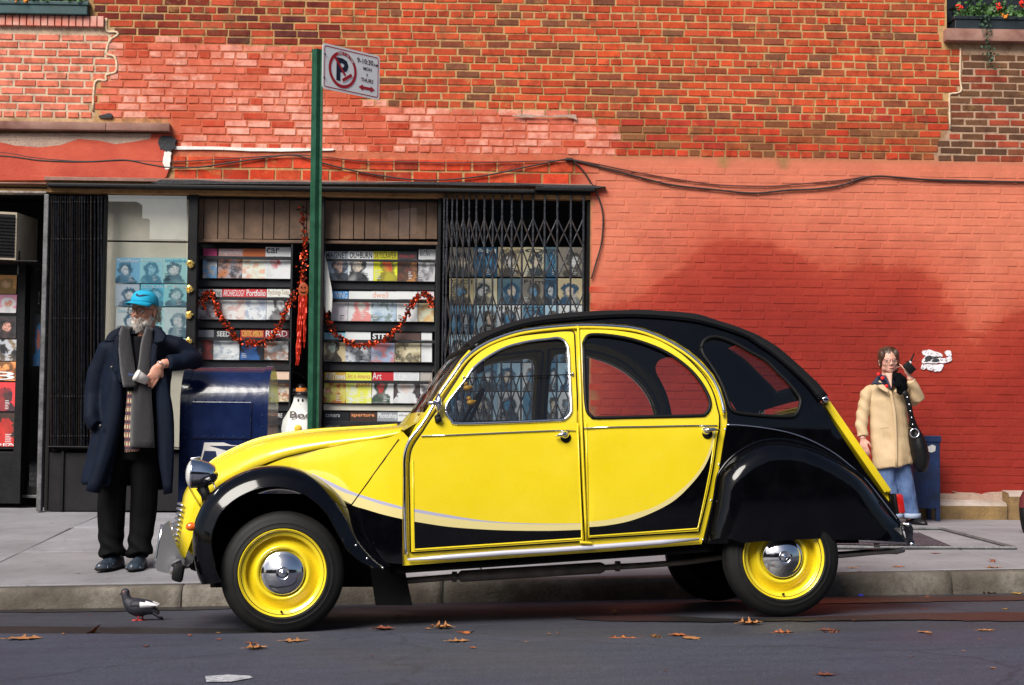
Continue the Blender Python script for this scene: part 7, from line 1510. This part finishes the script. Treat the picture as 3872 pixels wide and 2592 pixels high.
# cap
M_CAP = mat('cap_turquoise', (.0, .34, .56), .75, var=.12, vscale=30, bump=.25, bscale=350)
CU3 = frame(F3[0], F3[2]+F3[0]*.04-F3[1]*.10); PCp = lambda a, b_, c: Hm+Vector((0, 0, .0))+CU3[0]*a+CU3[1]*b_+CU3[2]*c
secs = []
for j in range(9):
    th = j/8*math.pi/2; rr = math.cos(th)**.62; zz = .052+.088*math.sin(th)**1.0
    secs.append([PCp(-.004+rr*.101*math.cos(a), rr*.088*math.sin(a), zz+.010*math.cos(a)*(1-j/8)*1.0) for a in [i*math.pi/14 for i in range(28)]])
cap = MB().loft(secs, closed=True, cap=True).build('cap', M_CAP, MAN, True); cap.modifiers.new('t', 'SOLIDIFY').thickness = .004
secs = []
for j in range(6):
    t = j/5; secs.append([PCp(-.004+(.099+.095*t)*math.cos(a)*(1 if True else 1), (.087+.004*t)*math.sin(a)*(1-.10*t), .058-.014*t+.010*math.cos(a)-.016*(math.sin(a)**2)*t) for a in [-1.25+2.5*i/16 for i in range(17)]])
br_ = MB().loft(secs).build('cap_brim', M_CAP, MAN, True); br_.modifiers.new('t', 'SOLIDIFY').thickness = .004
sw_ = [(948,185),(980,183),(976,205),(985,222),(1010,226),(1060,220),(1160,228),(1090,236),(1010,246),(965,242),(947,222)]; 
def on_cap(cx, cy):
    px, py = 280+cx*.2475, 1060+cy*.2475; r = ray(px, py); best = None
    o_ = CAM; c0 = PCp(-.004, 0, .052); A = Vector((r.dot(CU3[0])/.101, r.dot(CU3[1])/.088, r.dot(CU3[2])/.088)); d0 = o_-c0; Bv = Vector((d0.dot(CU3[0])/.101, d0.dot(CU3[1])/.088, d0.dot(CU3[2])/.088))
    a_, b_, c_ = A.dot(A), 2*A.dot(Bv), Bv.dot(Bv)-1.10; ds = b_*b_-4*a_*c_
    t = (-b_-math.sqrt(ds))/(2*a_) if ds > 0 else -b_/(2*a_); return o_+r*(t-.004/r.length)
sp_ = smooth_poly([Vector((*p, 0)) for p in sw_], 3, True); o2, t_, _ = cdt([(p.x, p.y) for p in sp_], grid=12)
mesh_obj('cap_emblem', [on_cap(p[0], p[1])-F3[0]*-.004 for p in o2], t_, mat('emblem_navy', (.004, .012, .05), .7), cap)
# coat
M_COAT = mat('coat_navy', (.0035, .0055, .013), .7, col2=(.006, .011, .026), vscale=5, bump=.1, bscale=500, spec=.12)
mb = MB()
mb.tube([M(535, 1252, .06), M(532, 1285, .05), M(525, 1350, .05), M(512, 1450, .05), M(500, 1580, .05), M(485, 1720, .05), M(470, 1842, .05)], [(.06, .085), (.10, .205), (.135, .222), (.155, .225), (.16, .235), (.175, .26), (.19, .285)], 24, up=(0, 1, 0))
mb.tube([M(455, 1300, .06), M(402, 1322, .05), M(362, 1410, .06), M(346, 1500, .05), M(352, 1585, -.03), M(376, 1612, -.05)], [.062, .074, .068, .062, .060, .045], 14)
mb.tube([M(610, 1298, .06), M(660, 1308, .07), M(712, 1348, .10), M(728, 1360, .09), M(702, 1368, -.02), M(645, 1376, -.11)], [.062, .072, .070, .064, .058, .054], 14)
def cfold(p): 
    q = project(p); t = max(0, min(1, (q[1]-1350)/450)); return t*.014*math.sin(p.x*42+math.sin(p.z*5)*1.5)+.004*noise.noise((p.x*20, p.y*20, p.z*8))
coat = remesh('coat', mb, M_COAT, MAN, .010, 6, .008, 9, cfold)
OPEN = [(470,1262),(492,1330),(486,1470),(464,1600),(436,1720),(400,1900),(640,1900),(622,1760),(608,1600),(598,1470),(588,1330),(600,1258)]
bm = bmesh.new(); bm.from_mesh(coat.data); cw = wmat(coat); yc_ = M(510, 1500, .03).y
kill = list({f for f in bm.faces if (cw @ f.calc_center_median()).y < yc_ and inside(project(cw @ f.calc_center_median()), OPEN)} | {f for f in bm.faces if project(cw @ f.calc_center_median())[1] > 1838+.0*1 and abs(f.normal.z) > .6})
bmesh.ops.delete(bm, geom=kill, context='FACES'); bm.to_mesh(coat.data); bm.free()
cmd = coat.modifiers.new('t', 'SOLIDIFY'); cmd.thickness = .008; cmd.offset = -1
# cut the coat open down the front and hollow the hem: darker lining shows as the flap edges
M_LIN = mat('coat_lining', (.003, .004, .007), .8, spec=.1)
def strip3(name, Lp, Rp, dy, m_, th=.012, parent=MAN, bulge=.0, sub=5):
    """hanging cloth piece between a left and a right photo edge, at a depth profile dy(t)"""
    n_ = len(Lp); secs = []
    LL = smooth_poly([Vector((*p, 0)) for p in Lp], 4); RR_ = smooth_poly([Vector((*p, 0)) for p in Rp], 4)
    for i, (a, b_) in enumerate(zip(LL, RR_)):
        t = i/(len(LL)-1); secs.append([M(a.x+(b_.x-a.x)*k/sub, a.y+(b_.y-a.y)*k/sub, dy(t)-bulge*math.sin(math.pi*k/sub)+.004*math.sin(k*2.2+t*9)) for k in range(sub+1)])
    o = MB().loft(secs).build(name, m_, parent, True); md = o.modifiers.new('t', 'SOLIDIFY'); md.thickness = th; md.offset = -1; return o
strip3('shirt', [(505,1275),(505,1340),(500,1420),(495,1480)], [(560,1275),(556,1340),(548,1420),(540,1480)], lambda t: -.085-.05*t, mat('black_shirt', (.004, .004, .006), .8, spec=.1), .01, bulge=.02)
mbs = MB(); mbs.tube([M(540, 1282, .05), M(538, 1330, .05), M(528, 1450, .05), M(516, 1560, .05), M(500, 1700, .05)], [(.085, .14), (.118, .175), (.125, .175), (.128, .175), (.13, .18)], 18, up=(0, 1, 0)); remesh('pullover', mbs, MATS['black_shirt'], MAN, .010, 3)
m, n, l, b = node_mat('plaid'); g = n.new('ShaderNodeNewGeometry').outputs['Position']; sx = n.new('ShaderNodeSeparateXYZ'); l.new(g, sx.inputs[0])
def band(sock, sc_, lo): return mth(n, l, 'GREATER_THAN', mth(n, l, 'FRACT', mth(n, l, 'MULTIPLY', sock, sc_)), lo)
c = mixc(n, l, band(sx.outputs[2], 18, .55), (.52, .44, .28), (.03, .03, .05)); c = mixc(n, l, band(sx.outputs[0], 60, .55), c, (.10, .05, .06)); c = mixc(n, l, band(sx.outputs[2], 36, .82), c, (.25, .04, .04)); l.new(c, b.inputs['Base Color']); b.inputs['Roughness'].default_value = .9
strip3('plaid_shirt_tail', [(498,1480),(492,1560),(488,1640),(490,1710)], [(530,1480),(540,1560),(545,1640),(545,1705)], lambda t: -.135-.01*t, m, .006, bulge=.01)
SCF = mat('scarf_grey', (.030, .029, .033), .95, spec=.15, var=.2, vscale=60, bump=.6, bscale=420, sheen=.3)
scf = strip3('scarf', [(474,1236),(462,1290),(470,1350),(476,1410),(488,1468)], [(505,1240),(514,1300),(526,1370),(535,1430),(540,1464)], lambda t: -.12-.06*t, SCF, .014, bulge=.018)
s2 = strip3('scarf_end', [(566,1240),(548,1300),(540,1380),(520,1480),(512,1580),(512,1690)], [(592,1245),(592,1300),(590,1380),(590,1480),(598,1590),(604,1692)], lambda t: -.12-.045*t, SCF, .014, scf, bulge=.02)
mb = MB(); mb.tube([M(478, 1256, -.10), M(494, 1246, .03), M(550, 1238, .12), M(602, 1246, .04), M(584, 1258, -.10)], [(.022, .014)]*5, 8, up=(0, 0, 1)); mb.build('scarf_neck', SCF, scf, True)
mb = MB(); letter(mb, 'Nfew', M(511, 1424, -.205), (1, 0, 0), (0, 0, 1), .030, .014); mb.build('scarf_lettering', mat('scarf_print', (.05, .12, .42), .8), scf)
# collar, lapels, placket, buttons, flaps
for q, Lp, Rp in ((0, [(470,1236),(430,1262),(412,1296)], [(492,1246),(468,1282),(446,1296)]), (1, [(585,1245),(590,1280),(598,1302)], [(606,1236),(640,1268),(636,1296)])): strip3('collar', Lp, Rp, lambda t: -.085-.05*t, M_COAT, .012, coat, bulge=.012)
strip3('lapel', [(446,1290),(442,1340),(456,1400),(470,1450)], [(478,1262),(472,1320),(476,1400),(480,1450)], lambda t: -.130-.03*t, M_COAT, .010, coat, bulge=.008); strip3('lapel', [(588,1300),(584,1350),(588,1400)], [(612,1306),(610,1350),(600,1400)], lambda t: -.125-.03*t, M_COAT, .010, coat, bulge=.006)
strip3('coat_flap', [(440,1400),(412,1560),(385,1720),(348,1852)], [(484,1440),(482,1560),(452,1700),(400,1862)], lambda t: -.135-.045*t, M_COAT, .012, coat, bulge=.03)
strip3('coat_flap', [(596,1420),(604,1560),(612,1720),(634,1868)], [(640,1420),(668,1560),(672,1720),(666,1862)], lambda t: -.11-.02*t, M_COAT, .012, coat, bulge=.02)
for cx, cy in ((447, 1395), (408, 1612)): MB().lathe([(0, .004), (.010, .004), (.012, .001), (.012, -.003)], M(cx, cy, -.205 if cy > 1500 else -.185), (0, -1, 0), 14).build('button', mat('coat_button', (.02, .018, .018), .3), coat, True)
# trousers and shoes
M_TRO = mat('trousers_black', (.0028, .0027, .0034), .75, spec=.1, var=.3, vscale=8, bump=.3, bscale=200)
mb = MB(); mb.tube([M(520, 1480, .05), M(512, 1600, .05), M(490, 1740, .05)], [(.11, .15), (.125, .165), (.12, .17)], 16, up=(0, 1, 0))
for P in ([M(446, 1700, .05), M(420, 1830, .04), M(416, 1960, .03), M(418, 2050, .02), M(424, 2104, .0)], [M(546, 1700, .06), M(541, 1830, .05), M(535, 1960, .05), M(528, 2050, .03), M(529, 2100, .01)]): mb.tube(P, [(.12, .112), (.10, .090), (.095, .084), (.088, .080), (.092, .082)], 16, up=(0, 1, 0))
remesh('trousers', mb, M_TRO, MAN, .008, 3, .012, 11, lambda p: .011*math.sin(p.z*62+p.x*34+2*noise.noise((p.x*6, p.y*6, p.z*6)))*max(0, min(1, (.28-(p.z-GZ))/.2)))
M_SHOE = mat('trainer_dark', (.018, .022, .032), .35, col2=(.05, .07, .10), vscale=30, coat=.2); M_SHOES = mat('trainer_silver', (.20, .24, .32), .35, .3)
for c0, toe, heel in ((M(425, 2124), Vector((-.34, -.94, 0)), .0), (M(524, 2122), Vector((-.06, -1, 0)), .0)):
    c0.z = GZ; f_ = toe.normalized(); s_ = Vector((-f_.y, f_.x, 0)); mb = MB(); secs = []
    for t, w_, h_ in ((-.11, .026, .075), (-.09, .036, .088), (-.04, .040, .090), (.02, .046, .078), (.07, .052, .062), (.11, .050, .050), (.145, .036, .040), (.165, .014, .028)):
        secs.append([c0+f_*t+s_*(w_*math.cos(a))+Vector((0, 0, .012+max(0, math.sin(a))*h_+min(0, math.sin(a))*.006)) for a in [i*math.pi/8 for i in range(16)]])
    mb.loft(secs, closed=True, cap=True); sh = mb.build('shoe', M_SHOE, MAN, True)
    mb = MB(); mb.loft([[c0+f_*t+s_*(w_*1.08*math.cos(a))+Vector((0, 0, .011+.010*math.sin(a))) for a in [i*math.pi/6 for i in range(12)]] for t, w_ in ((-.115, .022), (-.09, .038), (-.03, .042), (.04, .049), (.10, .053), (.145, .04), (.172, .014))], closed=True, cap=True); mb.build('sole', M_RUB, sh, True)
    for k in range(3):
        for q in (-1, 1): p = c0+f_*(.055+.03*k)+Vector((0, 0, .066-.007*k)); mb = MB(); mb.tube([p+s_*(q*.012), p+s_*(q*.032)-Vector((0, 0, .016)), p+s_*(q*.046)-Vector((0, 0, .034))+f_*.01], [(.007, .003)]*3, 6, up=(0, 0, 1)); mb.build('shoe_panel', M_SHOES, sh, True)
# bracelet and paper cup
mb = MB(); wv = Vector((-.42, -.25, -.85)).normalized(); e1 = wv.orthogonal().normalized(); e2 = wv.cross(e1); c = M(626, 1381, -.14)
mb.tube([c+e1*(.031*math.cos(a))+e2*(.031*math.sin(a)) for a in [i*math.pi/10 for i in range(21)]], .0035, 6); mb.build('bracelet', M_ALU, MAN, True)
cupc = M(556, 1432, -.19); cax = Vector((-.72, -.30, .40)).normalized()
CUP = empty('paper_cup', cupc, 'white paper cup held tilted in the man\'s hand', 'cup'); M_CUP = mat('cup_white', (.74, .70, .68), .5)
mb = MB(); mb.lathe([(0, -.045), (.027, -.045), (.036, .02), (.0365, .026)], cupc, cax, 24); mb.build('cup', M_CUP, CUP, True); mb = MB(); mb.lathe([(.0365, .026), (.040, .028), (.040, .034), (.034, .042), (.0, .042)], cupc, cax, 24); mb.build('lid', M_CUP, CUP, ang=40)
# ------------------------------------------------------------------ the woman by the wall
DW = 13.15
def M2(px, py, dy=0.0): return at_depth(px, py, DW)+Vector((0, dy, 0))
fx = M2(3420, 1985); WZ = side_z(fx.x, fx.y); WOM = empty('person', Vector((fx.x, fx.y, WZ)), 'woman in tan raincoat and jeans holding a black phone to her ear', 'person')
SK2 = skin_mat('skin_light', (.60, .30, .22), (.68, .38, .29), (.74, .46, .37))
Hw = M2(3360, 1366, .0); F4 = frame((-.03, -1, -.02), (-.10, 0, 1)); mb = MB(); PW = head_geo(mb, Hw, F4, .96, .95, .95)
mb.tube([Hw+Vector((0, .02, -.05)), M2(3357, 1430, .03), M2(3358, 1465, .05)], [.046, .046, .06], 14)
mb.tube([M2(3358, 1460, .06), M2(3362, 1540, .07), M2(3368, 1640, .07), M2(3372, 1740, .06)], [(.08, .13), (.09, .14), (.09, .13), (.10, .15)], 14, up=(0, 1, 0))
mb.tube([M2(3310, 1478, .06), M2(3272, 1550, .05), M2(3262, 1660, .0)], [.034, .030, .027], 10); mb.tube([M2(3410, 1478, .07), M2(3462, 1514, .03), M2(3448, 1464, -.06), M2(3428, 1428, -.09)], [.034, .034, .029, .026], 10)
for x0, x1, x2 in ((3350, 3358, 3370), (3405, 3425, 3450)): mb.tube([M2(x0, 1735, .06), M2(x1, 1850, .03), M2(x2, 1965, .02)], [.075, .052, .036], 10)
hand_geo(mb, M2(3428, 1424, -.07), (-.40, .05, .92), (.60, -.70, .2), .155, .45, .8, thumb=-1, curls=[.30, .8, .9, .95])
hand_geo(mb, M2(3262, 1660, .0), (.18, -.1, -1), (-.6, -.8, 0), .17, .3, .8)
remesh('body', mb, SK2, WOM, .0055, 5)
eyes(PW, WOM, mat('iris_brown', (.06, .03, .02), .15)); glasses(PW, WOM, mat('red_frame', (.16, .02, .02), .3), 1.0, .027, .020)
MB().tube([PW(.086, -.018, -.062), PW(.091, 0, -.0615), PW(.086, .018, -.062)], .0035, 6).build('lips', mat('lips', (.50, .13, .12), .5), WOM, True)
M_HAIRB = mat('hair_brown', (.035, .016, .010), .5, col2=(.09, .045, .025), vscale=60)
mb = MB(); E = lambda a, b_, c, ra, rb, rc: mb.ell(PW(a, b_, c), F4[0]*ra, F4[1]*rb, F4[2]*rc, 18, 12)
E(-.022, 0, .042, .094, .083, .086); E(-.050, 0, .0, .068, .082, .085); E(.035, -.060, .055, .035, .026, .045); E(.035, .060, .055, .035, .026, .045); E(.02, -.078, .0, .022, .012, .055); E(.02, .078, .01, .022, .010, .04); E(-.04, -.06, -.06, .04, .03, .05)
remesh('hair', mb, M_HAIRB, WOM, .005, 4, .003, 60)
tuft(WOM, 'hair_strands', M_HAIRB, 260, lambda r_: PW(r_.uniform(-.09, .07), r_.uniform(-.05, .05), .125-.05*abs(r_.random())), lambda p, r_: ((F4[1]*(1 if (p-Hw).dot(F4[1]) > 0 else -1)*.8+Vector((0, .3, -.5))).normalized(), r_.uniform(.03, .05)), 8, .0013, 4)
M_TAN = mat('raincoat_tan', (.46, .32, .17), .7, col2=(.58, .43, .26), vscale=5, bump=.06, bscale=400)
mb = MB()
mb.tube([M2(3358, 1438, .05), M2(3358, 1462, .05), M2(3362, 1510, .05), M2(3366, 1580, .05), M2(3372, 1660, .05), M2(3380, 1735, .04), M2(3384, 1764, .04)], [(.045, .06), (.080, .145), (.110, .160), (.115, .158), (.125, .165), (.135, .166), (.135, .162)], 22, up=(0, 1, 0))
mb.tube([M2(3310, 1468, .06), M2(3284, 1486, .05), M2(3266, 1560, .04), M2(3258, 1610, .02), M2(3262, 1652, .0)], [.046, .054, .051, .049, .046], 14)
mb.tube([M2(3412, 1470, .07), M2(3436, 1484, .06), M2(3464, 1516, .03), M2(3466, 1508, -.02), M2(3448, 1464, -.06), M2(3432, 1438, -.085)], [.046, .056, .062, .058, .046, .040], 14)
remesh('raincoat', mb, M_TAN, WOM, .007, 6, .012, 7, lambda p: .004*math.sin(p.x*38+p.z*6)+.0035*math.sin(p.z*60+p.x*40+math.sin(p.x*25))*(1 if project(p)[0] < 3290 or project(p)[0] > 3440 else .3))
def strip2(name, Lp, Rp, dy, m_, th=.008, parent=WOM, bulge=.0, sub=4):
    secs = []; LL = smooth_poly([Vector((*p, 0)) for p in Lp], 3); RR_ = smooth_poly([Vector((*p, 0)) for p in Rp], 3)
    for i, (a, b_) in enumerate(zip(LL, RR_)): t = i/(len(LL)-1); secs.append([M2(a.x+(b_.x-a.x)*k/sub, a.y+(b_.y-a.y)*k/sub, dy(t)-bulge*math.sin(math.pi*k/sub)) for k in range(sub+1)])
    o = MB().loft(secs).build(name, m_, parent, True); md = o.modifiers.new('t', 'SOLIDIFY'); md.thickness = th; md.offset = -1; return o
strip2('coat_placket', [(3352,1478),(3366,1560),(3370,1660),(3371,1766)], [(3362,1478),(3376,1560),(3379,1660),(3379,1766)], lambda t: -.075-.045*t, M_TAN, .006)
M_NAVY = mat('navy_blouse', (.008, .012, .035), .7); 
col_ = strip2('collar', [(3322,1412),(3305,1430),(3282,1456)], [(3338,1424),(3345,1450),(3330,1450)], lambda t: -.04-.05*t, M_NAVY); strip2('blouse_front', [(3330,1420),(3342,1445),(3356,1476)], [(3388,1425),(3376,1450),(3362,1476)], lambda t: -.045-.035*t, M_NAVY, .006, bulge=.01)
strip2('skin_neckline', [(3338,1412),(3348,1435),(3358,1468)], [(3372,1412),(3366,1435),(3361,1468)], lambda t: -.052-.04*t, SK2, .004, bulge=.012)
for px, py in ((3312, 1417), (3327, 1432), (3342, 1462)): MB().ell(M2(px, py, -.085), (.017, 0, 0), (0, .006, 0), (0, 0, .015), 12, 6).build('red_flower', mat('flower_red', (.72, .01, .01), .6), WOM, True)
M_FUR = mat('black_fleece', (.003, .003, .004), .95, spec=.08, bump=1.0, bscale=120)
mb = MB()
for px, py, dy, r in ((3385, 1428, -.08, .040), (3396, 1440, -.10, .045), (3388, 1456, -.11, .045), (3400, 1470, -.10, .042), (3374, 1422, -.05, .03), (3408, 1450, -.07, .04), (3392, 1482, -.10, .03)): mb.ell(M2(px, py, dy), (r, 0, 0), (0, r*.7, 0), (0, 0, r), 12, 8)
remesh('scarf', mb, M_FUR, WOM, .006, 3, .010, 70)
# phone with aerial
PHN = empty('phone', M2(3422, 1395, -.12), 'black phone with short aerial held at the woman\'s ear', 'phone')
mb = MB(); a, c = M2(3408, 1378, -.13), M2(3436, 1408, -.13); ax = (c-a); mb.obox((a+c)/2, ax*.55, (0, .016, 0), Vector((-ax.z, 0, ax.x)).normalized()*-.034, bev=.010); mb.build('handset', M_RUB, PHN, ang=40)
mb = MB(); mb.tube([M2(3424, 1378, -.13), M2(3430, 1362, -.13), M2(3440, 1341, -.13)], [.012, .008, .006], 10); mb.build('aerial', M_RUB, PHN, True); mb = MB(); mb.tube([M2(3423, 1378, -.132), M2(3427, 1370, -.132)], [.0135, .011], 10); mb.build('aerial_collar', M_STW, PHN, True)
# shoulder bag
BAG = empty('shoulder_bag', M2(3470, 1740, -.05), 'black leather shoulder bag with studded strap at the woman\'s side', 'bag')
M_LEA = mat('black_leather', (.004, .004, .005), .42, spec=.3, var=.3, vscale=12, bump=.3, bscale=40)
secs = []
for y, x0, x1, dp in ((1560,3438,3446,.02),(1610,3434,3464,.05),(1650,3432,3488,.08),(1690,3436,3502,.10),(1730,3444,3508,.10),(1765,3452,3504,.08),(1785,3462,3494,.05)): secs.append([M2((x0+x1)/2+(x1-x0)/2*math.cos(t)*(1+.05*math.sin(7*t)), y, -.03+dp*math.sin(t)) for t in [k*math.pi/10 for k in range(20)]])
mb = MB(); mb.loft(secs, closed=True, cap=True); mb.build('pouch', M_LEA, BAG, True)
mb = MB(); SL = [M2(3398, 1470, -.115), M2(3412, 1495, -.115), M2(3424, 1540, -.115), M2(3434, 1590, -.105), M2(3440, 1626, -.10)]; mb.tube(SL, [(.0045, .023)]*5, 8, up=(0, -1, 0)); mb.build('strap', M_LEA, BAG, True)
for px, py in ((3416,1504),(3423,1531),(3427,1556),(3432,1580),(3436,1606)): MB().ell(M2(px, py, -.122), (.0075, 0, 0), (0, .005, 0), (0, 0, .0075), 10, 6).build('stud', M_CHR, BAG, True)
c = M2(3443, 1638, -.12); MB().tube([c+Vector((.036*math.cos(a), 0, .036*math.sin(a))) for a in [i*math.pi/12 for i in range(25)]], .006, 8).build('ring', M_CHR, BAG, True)
# jeans and shoes
M_JEAN = mat('denim', (.025, .055, .16), .85, col2=(.12, .19, .36), vscale=7, bump=.4, bscale=300)
mb = MB(); mb.tube([M2(3378, 1700, .05), M2(3380, 1745, .05)], [(.10, .13), (.10, .14)], 14, up=(0, 1, 0))
for P in ([M2(3352, 1740, .05), M2(3362, 1840, .03), M2(3375, 1930, .02), M2(3382, 1956, .01)], [M2(3408, 1740, .05), M2(3428, 1840, .03), M2(3444, 1930, .02), M2(3450, 1956, .01)]): mb.tube(P, [(.09, .083), (.078, .072), (.072, .066), (.072, .066)], 14, up=(0, 1, 0))
remesh('jeans', mb, M_JEAN, WOM, .008, 4, .007, 22)
for x in (3383, 3450): MB().lathe([(.066, -.022), (.071, -.02), (.073, .016), (.068, .018)], M2(x, 1950, .012), (0, 0, 1), 18).build('turn_up', mat('denim_pale', (.30, .36, .48), .9), WOM, True)
for x, tx in ((3385, -.2), (3458, .45)):
    c0 = M2(x, 1975, -.01); c0.z = WZ; f_ = Vector((tx, -.9, 0)).normalized(); s_ = Vector((-f_.y, f_.x, 0)); mb = MB()
    mb.loft([[c0+f_*t+s_*(w_*math.cos(a))+Vector((0, 0, .006+max(0, math.sin(a))*h_)) for a in [i*math.pi/8 for i in range(16)]] for t, w_, h_ in ((-.09, .02, .05), (-.06, .034, .065), (0, .038, .062), (.06, .044, .045), (.11, .036, .035), (.14, .012, .02))], closed=True, cap=True); mb.build('shoe', M_LEA, WOM, True)

strip2('coat_collar', [(3318,1440),(3335,1462),(3352,1482)], [(3300,1452),(3318,1472),(3346,1488)], lambda t: -.075-.03*t, M_TAN, .006); strip2('coat_collar', [(3398,1440),(3385,1462),(3366,1482)], [(3412,1452),(3400,1472),(3372,1488)], lambda t: -.075-.03*t, M_TAN, .006)
for xa, xb in ((3312, 3346), (3404, 3430)): MB().tube([M2(xa, 1622, -.105), M2(xb, 1618, -.125)], .0022, 5).build('pocket_seam', mat('seam_tan', (.26, .17, .08), .8), WOM, True)
